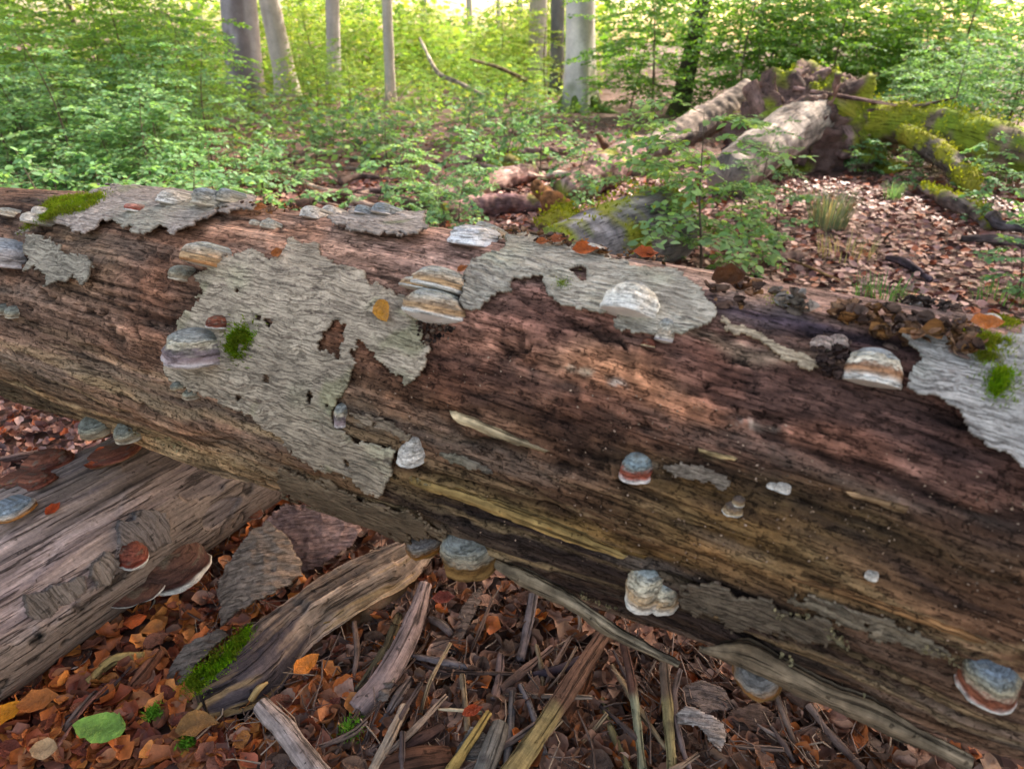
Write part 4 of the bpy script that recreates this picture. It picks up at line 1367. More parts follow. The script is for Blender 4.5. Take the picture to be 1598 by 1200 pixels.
# ------------------------------------------------------------------ undergrowth
def sapling_mesh(seed, h, spread, nb, leaf, pal, tmpl, bare=0.12, gap=0.032, droop=0.1):
    r = np.random.default_rng(seed)
    geo = Geo()
    lean = r.normal(size=2) * 0.08 * h
    zs = np.linspace(0, 1, 9)
    stem = np.stack([lean[0] * zs ** 1.5 + 0.015 * h * np.sin(zs * 7 + seed), lean[1] * zs ** 1.5 + 0.015 * h * np.cos(zs * 6 + seed), h * zs], -1)
    V, Q, T, c, g = tube(stem, [0.006 + 0.006 * h, 0.002], 14, 5, 0, colf=lambda V, g, t, d: np.tile(S(92, 78, 66), (len(V), 1)))
    geo.add(V, Q, T, c)
    stem_me = mesh('stem', V, Q, T, c)
    A, B, ra = [], [], []
    pos, dirs, nor = [], [], []
    for k in range(nb):
        f = bare + (1 - bare) * (k + r.uniform(0, 0.9)) / nb
        o = np.array([np.interp(f, zs, stem[:, i]) for i in range(3)])
        az = k * 2.4 + r.normal() * 0.5
        L = spread * (0.45 + 0.75 * math.sin(math.pi * min(1, f * 0.75 + 0.15))) * r.uniform(0.65, 1.2)
        e = np.array([math.cos(az), math.sin(az), r.uniform(0.05, 0.45)])
        e /= np.linalg.norm(e)
        segs = 6
        pp = [o]
        ee = e.copy()
        for s in range(segs):
            ee = unit(ee + np.array([0, 0, -droop]) + 0.10 * r.normal(size=3))
            pp.append(pp[-1] + ee * L / segs)
        pp = np.array(pp)
        paths = [(pp, L)]
        for s in range(2, segs):
            for sgn in (-1, 1):
                if r.random() < 0.75:
                    dd = pp[s] - pp[s - 1]
                    sd = np.array([-dd[1], dd[0], 0]) * sgn
                    q = unit(dd + 0.9 * sd + 0.02 * r.normal(size=3))
                    l2 = L * (0.42 - 0.04 * s) * r.uniform(0.7, 1.2)
                    p2 = pp[s] + q * np.linspace(0, l2, 4)[:, None]
                    p2[:, 2] -= droop * 0.5 * np.linspace(0, 1, 4) ** 2 * l2
                    paths.append((p2, l2))
        for p2, l2 in paths:
            A += list(p2[:-1])
            B += list(p2[1:])
            ra += [0.0025] * (len(p2) - 1)
            nl = max(3, int(l2 / gap))
            ts = np.linspace(0.12, 1, nl)
            idx = ts * (len(p2) - 1)
            for q, ti in enumerate(idx):
                i = min(int(ti), len(p2) - 2)
                pt = p2[i] + (p2[i + 1] - p2[i]) * (ti - i)
                dd = unit(p2[i + 1] - p2[i])
                sd = unit(np.array([-dd[1], dd[0], 0]) + 1e-6)
                sg = 1 if q % 2 else -1
                pos.append(pt)
                dirs.append(dd * 0.55 + sd * sg * 0.8 + np.array([0, 0, -0.15]) + 0.2 * r.normal(size=3))
                nor.append(np.array([0, 0, 1.0]) + 0.32 * r.normal(size=3))
    V, Q = prisms(A, B, np.array(ra), np.array(ra) * 0.7)
    tw = Geo()
    tw.add(V, Q, None, S(96, 80, 66))
    n = len(pos)
    pal = np.array([S(*q) for q in pal])
    cl = pal[r.integers(0, len(pal), n)] * r.uniform(0.75, 1.25, (n, 1))
    lg = Geo()
    place_leaves(np.array(pos), np.array(dirs), np.array(nor), r.uniform(0.65, 1.2, n) * leaf, np.clip(cl, 0.005, 1), tmpl, lg)
    foli = mesh('foliage', np.concatenate(lg.V), None, np.concatenate(lg.T), np.concatenate(lg.C), smooth=False)
    sg = Geo()
    sg.add(*[x for x in (stem_me_v(stem, h))])
    sg.add(V, Q, None, S(96, 80, 66))
    st = mesh('stem', np.concatenate(sg.V), np.concatenate(sg.Q), np.concatenate(sg.T), np.concatenate(sg.C))
    return st, foli


def stem_me_v(stem, h):
    V, Q, T, c, g = tube(stem, [0.006 + 0.006 * h, 0.002], 14, 5, 0, colf=lambda V, g, t, d: np.tile(S(92, 78, 66), (len(V), 1)))
    return V, Q, T, c


COOL = [(118, 158, 106), (132, 172, 116), (106, 148, 92), (144, 178, 110), (122, 164, 98)]
MID = [(124, 164, 66), (140, 176, 70), (110, 150, 60), (152, 182, 80), (130, 166, 76)]
WARM = [(146, 172, 72), (160, 180, 78), (132, 160, 68), (174, 182, 88), (138, 168, 78)]
DEEP = [(96, 140, 54), (110, 152, 58), (86, 126, 48), (126, 160, 58), (104, 146, 68)]
SAPS = {
    'low': [sapling_mesh(101 + k, 0.55 + 0.12 * k, 0.34, 12, 0.062, COOL, LEAF4) for k in range(3)],
    'cool': [sapling_mesh(111 + k, 1.35 + 0.3 * k, 0.75, 28, 0.074, COOL, LEAF2) for k in range(3)],
    'near': [sapling_mesh(151 + k, 1.25 + 0.1 * k, 0.62, 24, 0.080, [(134, 172, 108), (150, 186, 120), (120, 158, 94), (160, 192, 116), (140, 174, 84)], LEAF4, gap=0.036) for k in range(3)],
    'mid': [sapling_mesh(121 + k, 2.2 + 0.4 * k, 1.15, 38, 0.094, MID, LEAF2, gap=0.045) for k in range(3)],
    'warm': [sapling_mesh(131 + k, 3.0 + 0.5 * k, 1.7, 40, 0.13, WARM, LEAF2, gap=0.065) for k in range(3)],
    'deep': [sapling_mesh(141 + k, 2.7 + 0.5 * k, 1.5, 44, 0.11, DEEP, LEAF2, gap=0.052) for k in range(3)],
}
for fam in SAPS.values():
    for st, fo in fam:
        st.materials.append(M_STEM)
        fo.materials.append(M_LEAF)


def sapling(kind, x, y, label, group=None, scale=1.0, k=None, cat='sapling', name='beech_sapling'):
    k = int(rng.integers(0, 3)) if k is None else k
    st, fo = SAPS[kind][k]
    root = thing(name, label, cat, (x, y, float(floor_z(x, y)) - 0.02), group)
    root.rotation_euler = (0, 0, rng.uniform(0, 6.28))
    root.scale = (scale,) * 3
    obj('stem', st, None, root)
    obj('foliage', fo, None, root)
    return root


def scatter_saplings(kind, n, urange, yrange, label, group, scale=(0.8, 1.2), avoid=None, seed=0, front=((1030, 1118, 23), (850, 965, 23), (345, 415, 20.5))):
    r = np.random.default_rng(seed)
    done = []
    tries = 0
    while len(done) < n and tries < n * 30:
        tries += 1
        y = math.sqrt(r.uniform(yrange[0] ** 2, yrange[1] ** 2))
        u = r.uniform(*urange)
        depth = y * math.cos(PITCH) + CAM_H * math.sin(PITCH)
        x = (u - 799) / FPX * depth
        if any(a[0] < u < a[1] and y < a[2] and y > 8.5 for a in front):
            continue
        if avoid and any(a[0] < u < a[1] and y > a[2] for a in avoid):
            continue
        if any((x - a) ** 2 + (y - b) ** 2 < (0.045 * y + 0.1) ** 2 for a, b in done):
            continue
        done.append((x, y))
        sapling(kind, x, y, label, group, r.uniform(*scale))


scatter_saplings('cool', 26, (-60, 345), (7.0, 11.5), 'leafy blue green beech sapling in the thicket beyond the trunk at left', 'saplings in the left thicket', (0.6, 1.05), seed=1)
scatter_saplings('low', 26, (-20, 400), (5.6, 7.8), 'knee high seedling with pale green leaves just beyond the trunk at left', 'seedlings beyond the trunk at left', (0.8, 1.2), seed=2)
scatter_saplings('mid', 20, (-80, 335), (11.0, 17.0), 'tall mid green sapling behind the blue green thicket at left', 'tall saplings at upper left', (0.75, 1.1), seed=3)
scatter_saplings('mid', 14, (400, 830), (17.5, 24.0), 'waist high green bush between the beech trunks', 'bushes between the beech trunks', (0.35, 0.6), seed=4)
scatter_saplings('low', 20, (380, 900), (7.5, 15.0), 'small green seedling among the logs and leaves in the middle distance', 'seedlings in the middle distance', (0.8, 1.3), seed=5)
scatter_saplings('warm', 16, (380, 860), (25.0, 38.0), 'yellow green sunlit sapling far behind the beech trunks', 'far sunlit saplings', (0.7, 1.0), seed=6, avoid=[(690, 830, 0)])
scatter_saplings('warm', 11, (660, 840), (27.0, 40.0), 'low sunlit bush in the bright gap between distant trunks', 'bushes in the bright gap', (0.5, 0.85), seed=16)
scatter_saplings('deep', 24, (930, 1500), (15.0, 22.0), 'dense deep green sapling behind the uprooted stump', 'saplings behind the uprooted stump', (0.85, 1.15), seed=7)
scatter_saplings('cool', 12, (1380, 1680), (9.5, 14.0), 'pale blue green bush at the upper right edge behind the mossy trunk', 'bushes at the upper right', (0.9, 1.5), seed=8)
scatter_saplings('low', 9, (1240, 1600), (7.0, 10.5), 'small pale seedling growing round the mossy logs at right', 'seedlings round the mossy logs', (0.6, 0.95), seed=9)
scatter_saplings('low', 5, (560, 720), (5.2, 7.0), 'seedling just beyond the trunk left of the white capped fungus', 'seedlings beyond the trunk in the middle', (0.7, 1.0), seed=10)
scatter_saplings('low', 5, (395, 560), (6.3, 9.5), 'low seedling on the brown litter beyond the trunk, left of centre', 'seedlings beyond the trunk left of centre', (0.6, 1.0), seed=21)
# the bush right behind the trunk, and the slim ones near it
for (u, v, kind, sc, k, lab) in [
        (1090, 425, 'near', 1.0, 0, 'nearest bushy green sapling right behind the trunk, right of centre'), (1150, 418, 'near', 0.55, 1, 'small bushy seedling crowding the right foot of the nearest green sapling'),
        (1025, 405, 'near', 0.5, 2, 'seedling over the grey mossy log, left of the nearest green sapling'), (1010, 335, 'near', 0.8, 1, 'slim sapling behind the grey mossy log'),
        (1180, 330, 'cool', 0.5, 2, 'thin sapling in front of the pale trunk below the uprooted stump'), (652, 335, 'near', 0.55, 2, 'upright thin seedling left of the moss tipped stump'),
        (1210, 395, 'low', 0.9, 0, 'low seedling between the nearest green sapling and the grass tuft'), (1585, 470, 'low', 0.8, 1, 'seedling at the right edge of the leaf strewn ground'),
        (790, 260, 'low', 1.0, 1, 'seedling right of the pinkish log in the middle distance'),
        (835, 215, 'cool', 0.5, 2, 'leafy sapling left of the mossy beech roots')]:
    p = ground(u, v)
    sapling(kind, p[0], p[1], lab, None, sc, k)


def ground_cover():
    """low green seedlings between the beeches, past counting"""
    r = np.random.default_rng(55)
    geo = Geo()
    n = 26000
    y = np.sqrt(r.uniform(9.5 ** 2, 34 ** 2, n))
    x = r.uniform(-0.85, 0.12, n) * y
    cl = fbm(np.stack([x * 0.9, y * 0.55, x * 0], -1), 3, 56)
    keep = cl > np.where(y < 12, 0.06, -0.14)
    x, y, cl = x[keep], y[keep], cl[keep]
    n = len(x)
    z = r.uniform(0, 1, n) ** 1.3 * (0.25 + 1.5 * np.clip(cl, 0, 1)) * (0.6 + 0.03 * y)
    pal = np.array([S(*q) for q in MID + COOL[:2]])
    far = np.array([S(*q) for q in WARM])
    c = np.where((r.uniform(12, 26, n) < y)[:, None], far[r.integers(0, len(far), n)], pal[r.integers(0, len(pal), n)]) * r.uniform(0.75, 1.2, (n, 1))
    place_leaves(np.stack([x, y, z + 0.05], -1), r.normal(size=(n, 3)) * np.array([1, 1, .3]), np.array([0, 0, 1.0]) + 0.35 * r.normal(size=(n, 3)), r.uniform(0.07, 0.12, n) * (1 + 0.03 * y), np.clip(c, 0, 1), LEAF2, geo)
    tag(geo.build('ground_cover', M_LEAF, None, None, smooth=False), 'low green seedlings covering the wood floor between the beech trunks', 'ground cover', None, 'stuff')


ground_cover()


def far_wood():
    """the wood beyond: leaves one cannot count"""
    r = np.random.default_rng(77)
    geo = Geo()
    n = 46000
    dist = r.uniform(30, 75, n)
    az = r.uniform(-0.80, 0.80, n)
    x, y = dist * np.sin(az), dist * np.cos(az)
    clump = noise(np.stack([x * 0.35, y * 0.35, x * 0], -1), 5)
    gapm = np.exp(-((az - (-0.06)) / 0.10) ** 2)
    hmax = (2.6 + 2.6 * clump + 0.05 * dist) * (1 - 0.5 * gapm)
    hmax = np.where(az > 0.13, hmax + 5.5, hmax)
    hmax = np.where(az < -0.30, hmax + 4.0, hmax)
    z = r.uniform(0, 1, n) ** 0.8 * np.maximum(hmax, 0.6)
    pos = np.stack([x, y, z], -1)
    d = r.normal(size=(n, 3)) * np.array([1, 1, 0.3])
    nor = np.array([0, 0, 1.0]) + 0.6 * r.normal(size=(n, 3))
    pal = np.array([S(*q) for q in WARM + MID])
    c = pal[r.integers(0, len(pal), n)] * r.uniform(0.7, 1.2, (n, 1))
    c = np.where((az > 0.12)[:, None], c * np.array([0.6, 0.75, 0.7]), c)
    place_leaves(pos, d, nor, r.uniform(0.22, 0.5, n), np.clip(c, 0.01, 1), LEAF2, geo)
    o = geo.build('far_undergrowth', M_LEAF, None, None, smooth=False)
    tag(o, 'hazy yellow green undergrowth of the wood far behind the trunks', 'undergrowth', None, 'stuff')


far_wood()


# ------------------------------------------------------------------ logs, roots and stumps in the middle distance
def wood_col(base, moss=0.0, moss_c=(136, 140, 44), seed=0, dark=0.5):
    def f(V, g, t, d):
        st = znorm(fbm(g * np.array([1.5, 14, 14]), 3, seed))
        c = S(*base) * np.exp(0.34 * st + 0.26 * znorm(fbm(V * 16, 3, seed + 1)))[:, None]
        dk = sstep(0.2, 0.5, fbm(V * 5, 3, seed + 2)) * dark
        c = c * (1 - dk[:, None]) + dk[:, None] * S(62, 50, 46)
        if moss:
            up = np.clip((V[:, 2] - V[:, 2].min()) / max(np.ptp(V[:, 2]), 1e-6), 0, 1)
            upn = d * 0 + fbm(V * 4, 3, seed + 3)
            a = np.array([g[:, 1] >= -1e9]).ravel()
            mk = sstep(0.05, 0.35, upn * 1.2 + moss - 0.5 + 0.35 * MOSS_UP(V, g)) * 0.95
            mc = S(*moss_c) * (1 + 0.45 * fbm(V * 11, 3, seed + 4))[:, None] * (1 + 0.25 * fbm(V * 3, 2, seed + 5)[:, None] * np.array([1.5, 0, 0]))
            c = c * (1 - mk[:, None]) + mk[:, None] * mc
        return np.clip(c, 0.012, 1)
    return f


def MOSS_UP(V, g):
    r = np.maximum(np.hypot(g[:, 1], g[:, 2]), 1e-6)
    return g[:, 1] / r        # +1 on the upper side of a lying tube


def far_log(label, pts, radii, base, moss=0.0, seed=0, rough=0.02, cat='log', name='log', group=None, n=90, m=28, knots=0.0, moss_c=(136, 140, 44), fur=0, parts=None, dark=0.5):
    """pts: (u, v, height of the axis above the ground)"""
    P = [at_depth(u, v, z) if z > 3 else ground(u, v, z) for u, v, z in pts]      # third value: axis height, or distance when over 3
    org = np.array([P[0][0], P[0][1], 0.0])
    V, Q, T, c, g = tube(P, radii, n, m, rough, 11.0, seed, colf=wood_col(base, moss, moss_c, seed, dark), knots=knots)
    root = thing(name, label, cat, org, group)
    obj('wood', mesh('wood', V - org, Q, T, c, g), M_DEAD, root)
    if fur:
        r = np.random.default_rng(seed)
        upm = MOSS_UP(V, g)
        lum = c[:, 1] - c[:, 2]
        cand = np.nonzero((upm > 0.0) & (lum > 0.09))[0]
        if len(cand):
            k = r.choice(cand, fur)
            pos = V[k] + r.normal(size=(fur, 3)) * np.mean(radii) * 0.22
            geo = Geo()
            d = np.array([0, 0, 1.0]) * 0.5 + r.normal(size=(fur, 3)) * 0.6
            place_leaves(pos, d, r.normal(size=(fur, 3)), r.uniform(0.02, 0.045, fur), np.clip(S(*moss_c) * r.uniform(0.6, 1.4, (fur, 1)), 0, 1), LEAF2, geo)
            geo.build('moss', M_MOSS, root, org, smooth=False)['kind'] = 'stuff'
    return root, org, V


far_log('grey log with a mossy upper edge, lying close behind the trunk at centre', [(1040, 352, 0.24), (960, 378, 0.22), (860, 410, 0.20)], [0.33, 0.32, 0.26], (118, 112, 110), 0.32, 801, 0.015, fur=700)
far_log('short broken stump with orange brown split wood and yellow moss behind the trunk', [(880, 345, 0.05), (862, 318, 0.20), (835, 290, 0.32)], [0.15, 0.12, 0.05], (124, 82, 48), 0.15, 802, 0.035, cat='stump', name='broken_stump', knots=0.05, fur=250)
far_log('moss cushion covered piece of wood at the foot of the broken stump', [(905, 345, 0.05), (870, 350, 0.08), (840, 352, 0.04)], [0.08, 0.14, 0.06], (120, 100, 70), 0.85, 803, 0.02, fur=500)
far_log('pinkish grey log in the middle distance left of the broken stump', [(665, 310, 0.10), (745, 290, 0.13), (830, 268, 0.10)], [0.12, 0.15, 0.11], (158, 128, 120), 0.05, 804, 0.03, knots=0.04)
far_log('second pinkish log lying in front of the middle distance log, darker underneath', [(690, 335, 0.08), (760, 322, 0.10), (850, 318, 0.08)], [0.09, 0.13, 0.08], (140, 108, 104), 0.05, 805, 0.03, knots=0.04)
far_log('thin dark branch lying left of the pinkish logs', [(560, 300, 0.05), (620, 296, 0.08), (700, 285, 0.06)], [0.03, 0.05, 0.03], (92, 74, 70), 0.0, 806, 0.012, cat='branch', name='branch')
far_log('gnarled reddish brown log with flaking bark running up towards the mossy beech', [(880, 300, 0.12), (940, 270, 0.20), (990, 232, 0.30)], [0.14, 0.22, 0.20], (140, 112, 106), 0.05, 807, 0.05, knots=0.08)
far_log('upright broken branch stub on the gnarled reddish log', [(955, 245, 0.15), (945, 228, 0.35), (930, 205, 0.62)], [0.07, 0.06, 0.03], (150, 124, 104), 0.0, 808, 0.012, cat='branch', name='branch_stub')
far_log('long pinkish root like branch lying in the far middle ground', [(700, 250, 0.06), (790, 240, 0.10), (900, 236, 0.08)], [0.06, 0.08, 0.05], (140, 112, 108), 0.0, 809, 0.03, cat='branch', name='branch')
far_log('curled stump piece with rough bark at the edge of the left thicket', [(372, 285, 0.08), (395, 265, 0.18), (440, 285, 0.08)], [0.06, 0.09, 0.05], (130, 98, 76), 0.1, 810, 0.04, cat='stump', name='stump_piece', knots=0.05)
far_log('mossy lump of wood left of the pinkish log', [(770, 262, 0.03), (795, 258, 0.1), (815, 262, 0.03)], [0.08, 0.15, 0.06], (110, 100, 60), 0.9, 811, 0.03, fur=250)
far_log('low grey brown branch between seedlings in the left middle ground', [(440, 318, 0.04), (520, 308, 0.07), (590, 312, 0.05)], [0.03, 0.05, 0.03], (136, 108, 96), 0.0, 812, 0.012, cat='branch', name='branch')
# the uprooted tree on the right: root plate, its trunk and mossy limbs
far_log('pale grey fallen trunk sloping down from the uprooted root plate', [(1268, 185, 9.7), (1222, 212, 9.2), (1175, 245, 8.7), (1135, 278, 8.2)], [0.33, 0.32, 0.30, 0.26], (146, 134, 124), 0.0, 821, 0.035, cat='fallen trunk', name='fallen_log', knots=0.04, n=70, m=26, dark=0.3)
far_log('pinkish bare fallen trunk farther back left of the uprooted root plate', [(1168, 150, 11.0), (1100, 190, 10.5), (1000, 240, 9.6)], [0.24, 0.24, 0.18], (142, 126, 114), 0.0, 822, 0.04, cat='fallen trunk', name='fallen_log', knots=0.05, dark=0.35)


def root_plate():
    b = ground(1258, 262)
    r = np.random.default_rng(9)
    nth, nph = 90, 50
    th = np.linspace(0, 2 * math.pi, nth + 1)[:-1]
    ph = np.linspace(-0.35, math.pi / 2, nph)
    TH, PH = np.meshgrid(th, ph, indexing='ij')
    D = np.stack([np.cos(TH) * np.cos(PH), np.sin(TH) * np.cos(PH), np.sin(PH)], -1).reshape(-1, 3)
    rad = np.array([0.95, 0.62, 0.78])
    f = 1 + 0.13 * (1 - 2.2 * np.abs(fbm(D * 5.5, 3, 839))) + 0.42 * fbm(D * 2.6 + 3, 4, 831) + 0.12 * fbm(D * 9 + 3, 3, 838) + 0.26 * (1 - 2 * np.abs(fbm(D * 4, 3, 832))) * 0.5 + 0.08 * fbm(D * 15, 2, 833)
    V = D * rad * f[:, None]
    V[:, 2] += 0.32
    c = S(112, 88, 80) * (1 + 0.5 * fbm(V * 7, 3, 834))[:, None]
    hole = sstep(0.1, 0.4, fbm(V * 3.2, 3, 835))
    c = c * (1 - 0.7 * hole[:, None]) + 0.7 * hole[:, None] * S(44, 36, 36)
    mk = sstep(0.0, 0.25, fbm(V * 2.6 + 8, 3, 836) + 0.10 * D[:, 2] + 0.12 * D[:, 0])
    c = c * (1 - mk[:, None]) + mk[:, None] * S(128, 134, 44) * (1 + 0.4 * fbm(V * 12, 3, 837))[:, None]
    org = np.array([b[0], b[1] + 0.3, 0])
    root = thing('root_plate', 'uprooted root plate, a jagged mossy mound of roots at right behind the trunk', 'uprooted stump', org)
    Q = grid_quads(nth, nph)
    i = np.arange(nph - 1)
    Qw = np.stack([(nth - 1) * nph + i, i, i + 1, (nth - 1) * nph + i + 1], -1)
    obj('root_mass', mesh('root_mass', V, np.vstack([Q, Qw]), None, np.clip(c, 0.012, 1), V), M_DEAD, root)
    paths = [([(-.5, -.2, .5), (-.8, -.2, .85), (-.95, -.1, 1.12)], [.16, .14, .1], 0.0), ([(0, 0, .7), (.02, .0, 1.0), (.1, 0, 1.22), (.2, -.05, 1.3)], [.2, .13, .08, .03], .2),
             ([(.1, -.3, .9), (.5, -.4, .7), (.75, -.5, .3), (.9, -.5, 0)], [.2, .17, .13, .08], .9), ([(-.2, -.3, .8), (-.6, -.4, .75), (-1.0, -.4, .62)], [.13, .1, .05], .5),
             ([(.3, 0, 1.0), (.7, 0, .85), (1.0, -.1, .8)], [.14, .1, .06], .8), ([(-.1, -.4, .9), (-.2, -.6, .5), (-.3, -.7, .1)], [.14, .12, .1], .1),
             ([(.3, -.4, .6), (.45, -.65, .35), (.5, -.7, 0)], [.12, .1, .08], .2), ([(-.1, 0, .9), (-.25, 0, 1.2), (-.1, 0, 1.3)], [.14, .1, .05], .4),
             ([(.6, -.2, .5), (1.0, -.3, .45), (1.3, -.3, .2)], [.1, .09, .05], .3), ([(-.4, -.3, .4), (-.7, -.6, .3), (-.9, -.8, .05)], [.12, .1, .07], .1)]
    rr0 = np.random.default_rng(17)
    for k in range(16):
        az, el = rr0.uniform(-2.9, 0.4), rr0.uniform(-0.1, 0.7)
        e = np.array([math.cos(az) * math.cos(el), math.sin(az) * math.cos(el), math.sin(el)])
        s0 = e * np.array([.6, .5, .85]) + [0, 0, .32]
        L0 = rr0.uniform(.25, .6)
        w0 = rr0.uniform(.02, .055)
        paths.append(([s0, s0 + e * L0 * .5 + rr0.normal(size=3) * .04, s0 + e * L0 + rr0.normal(size=3) * .07], [w0, w0 * .8, w0 * .4], float(rr0.uniform(0, .7))))
    for k, (p, rr, mo) in enumerate(paths):
        V, Q, T, c, g = tube(np.array(p), rr, 22, 12, 0.05, 6, 840 + k, colf=wood_col((132, 106, 98), mo, (132, 138, 44), 850 + k), knots=0.05)
        obj('root', mesh('root', V, Q, T, c, g), M_DEAD, root)
    r = np.random.default_rng(3)
    geo = Geo()
    n = 1600
    Vv = D * rad * f[:, None] + [0, 0, 0.32]
    k = r.choice(np.nonzero(mk > 0.6)[0], n)
    place_leaves(Vv[k] + r.normal(size=(n, 3)) * 0.03, r.normal(size=(n, 3)) * 0.6 + [0, 0, .4], r.normal(size=(n, 3)), r.uniform(.02, .05, n), np.clip(S(130, 140, 44) * r.uniform(.6, 1.4, (n, 1)), 0, 1), LEAF2, geo)
    geo.build('moss', M_MOSS, root, None, smooth=False)['kind'] = 'stuff'


root_plate()
far_log('thick fallen trunk under bright green moss at the right edge', [(1320, 190, 9.9), (1420, 196, 9.3), (1520, 216, 8.7), (1680, 268, 8.0)], [0.26, 0.27, 0.27, 0.26], (120, 104, 84), 0.72, 861, 0.05, cat='fallen trunk', name='fallen_log', n=80, m=26, fur=2200, moss_c=(134, 142, 42))
far_log('mossy side limb bent down from the bright green mossy trunk', [(1410, 208, 9.0), (1455, 232, 8.5), (1498, 266, 8.0), (1515, 296, 7.7)], [0.12, 0.13, 0.13, 0.10], (112, 100, 88), 0.7, 862, 0.03, cat='branch', name='mossy_limb', fur=800)
far_log('mossy limb with its dead end in front of the right edge trunk', [(1440, 292, 0.10), (1480, 312, 0.12), (1520, 328, 0.10), (1545, 352, 0.06)], [0.05, 0.09, 0.08, 0.06], (120, 104, 96), 0.55, 863, 0.02, cat='branch', name='mossy_limb', fur=500)
far_log('round mossy lump on the leaf strewn ground below the uprooted stump', [(1370, 262, 0.02), (1390, 262, 0.09), (1408, 264, 0.02)], [0.06, 0.11, 0.05], (110, 100, 60), 0.95, 864, 0.02, fur=300)
far_log('long moss patched root end below the uprooted stump', [(1310, 250, 0.10), (1345, 250, 0.16), (1380, 258, 0.06)], [0.08, 0.13, 0.08], (110, 96, 80), 0.7, 865, 0.03, cat='root', name='root_end', fur=300)
far_log('dark bent branch at the right edge above the leaf litter', [(1540, 345, 0.04), (1552, 338, 0.16), (1565, 352, 0.12), (1660, 362, 0.10)], [0.05, 0.06, 0.05, 0.04], (74, 66, 66), 0.0, 866, 0.012, cat='branch', name='branch')
far_log('pair of low dark branches below the bent branch at the right edge', [(1500, 372, 0.04), (1580, 376, 0.06), (1670, 392, 0.05)], [0.03, 0.05, 0.04], (92, 78, 74), 0.0, 867, 0.012, cat='branch', name='branch')
far_log('straight thin branch leaning from the root plate over the mossy trunk', [(1238, 138, 9.6), (1320, 152, 9.4), (1420, 168, 9.2)], [0.03, 0.028, 0.015], (142, 112, 104), 0.0, 868, 0.006, cat='branch', name='branch')
far_log('crooked twig leaning on the bright green mossy trunk', [(1425, 168, 9.1), (1460, 160, 9.0), (1495, 152, 8.9)], [0.03, 0.02, 0.01], (110, 92, 80), 0.0, 869, 0.005, cat='branch', name='branch')
far_log('dark rotten stick lying in the leaf litter beyond the trunk at right', [(1385, 402, 0.03), (1415, 412, 0.05), (1452, 436, 0.03)], [0.025, 0.035, 0.02], (74, 62, 66), 0.0, 870, 0.01, cat='branch', name='branch')
far_log('pale straw coloured stick in the litter right of the nearest sapling', [(1195, 396, 0.03), (1250, 412, 0.05), (1310, 438, 0.03)], [0.010, 0.012, 0.008], (168, 132, 88), 0.0, 871, 0.003, cat='stick', name='stick')
far_log('low brown log piece in the litter right of the nearest sapling', [(1150, 415, 0.03), (1200, 405, 0.06), (1250, 400, 0.03)], [0.03, 0.05, 0.03], (140, 112, 100), 0.0, 872, 0.02)
far_log('short dark twig standing in the litter between grass tufts', [(1380, 375, 0.02), (1385, 368, 0.1), (1394, 362, 0.14)], [0.015, 0.012, 0.008], (84, 66, 60), 0.0, 873, 0.003, cat='stick', name='stick')
far_log('long bare branch slanting through the leaves left of the bright edged beech', [(733, 93, 17.0), (778, 106, 17.4), (822, 126, 18.0)], [0.03, 0.045, 0.05], (140, 122, 96), 0.0, 874, 0.008, cat='branch', name='branch')
far_log('bleached dead bough hanging in the bushes right of the young beech', [(655, 60, 16.0), (682, 112, 15.5), (712, 128, 15.0), (755, 150, 14.5)], [0.03, 0.05, 0.05, 0.03], (176, 158, 136), 0.0, 875, 0.01, cat='branch', name='branch')
far_log('small grey stick pointing up beyond the left end of the trunk', [(85, 330, 0.0), (110, 322, 0.06), (130, 316, 0.10)], [0.015, 0.013, 0.008], (150, 126, 104), 0.0, 876, 0.004, cat='stick', name='stick')


r5 = np.random.default_rng(58)
for k in range(22):                                                  # fallen branches between the seedlings
    u, v = r5.uniform(400, 880), r5.uniform(238, 322)
    L = r5.uniform(40, 120) * (v / 300)
    t = r5.normal() * 0.16
    c = [(150, 126, 112), (122, 98, 88), (168, 146, 130), (104, 86, 78)][k % 4]
    w = r5.uniform(0.018, 0.055)
    far_log('dead branch lying across the litter in the middle distance beyond the trunk', [(u, v, 0.06), (u + L * 0.5, v - L * (t + 0.05), r5.uniform(0.05, 0.14)), (u + L, v - L * t, 0.06)],
            [w, w * 0.9, w * 0.4], c, 0.0, 1500 + k, 0.006, cat='branch', name='branch', group='dead branches in the middle distance', n=30, m=8)


def bleached_twigs():
    b = ground(614, 172)
    r = np.random.default_rng(31)
    root = thing('dead_twigs', 'bleached tangle of broken twigs at the foot of the thin young beech', 'twigs', (b[0] + 0.1, b[1] - 0.4, 0))
    for k in range(12):
        a = np.array([r.normal() * 0.15, r.normal() * 0.1, r.uniform(0, 0.15)])
        d = np.array([r.normal() * 0.5 + 0.2, 0, r.uniform(0.15, 0.9)])
        e = a + d * r.uniform(0.4, 1.0)
        V, Q, T, c, g = tube([a, (a + e) / 2 + r.normal(size=3) * 0.08, e], [0.022, 0.016, 0.008], 10, 6, 0.004, 9, 880 + k, colf=lambda V, g, t, d: np.tile(S(188, 170, 150), (len(V), 1)))
        obj('twig', mesh('twig', V, Q, T, c, g), M_DEAD, root)


bleached_twigs()


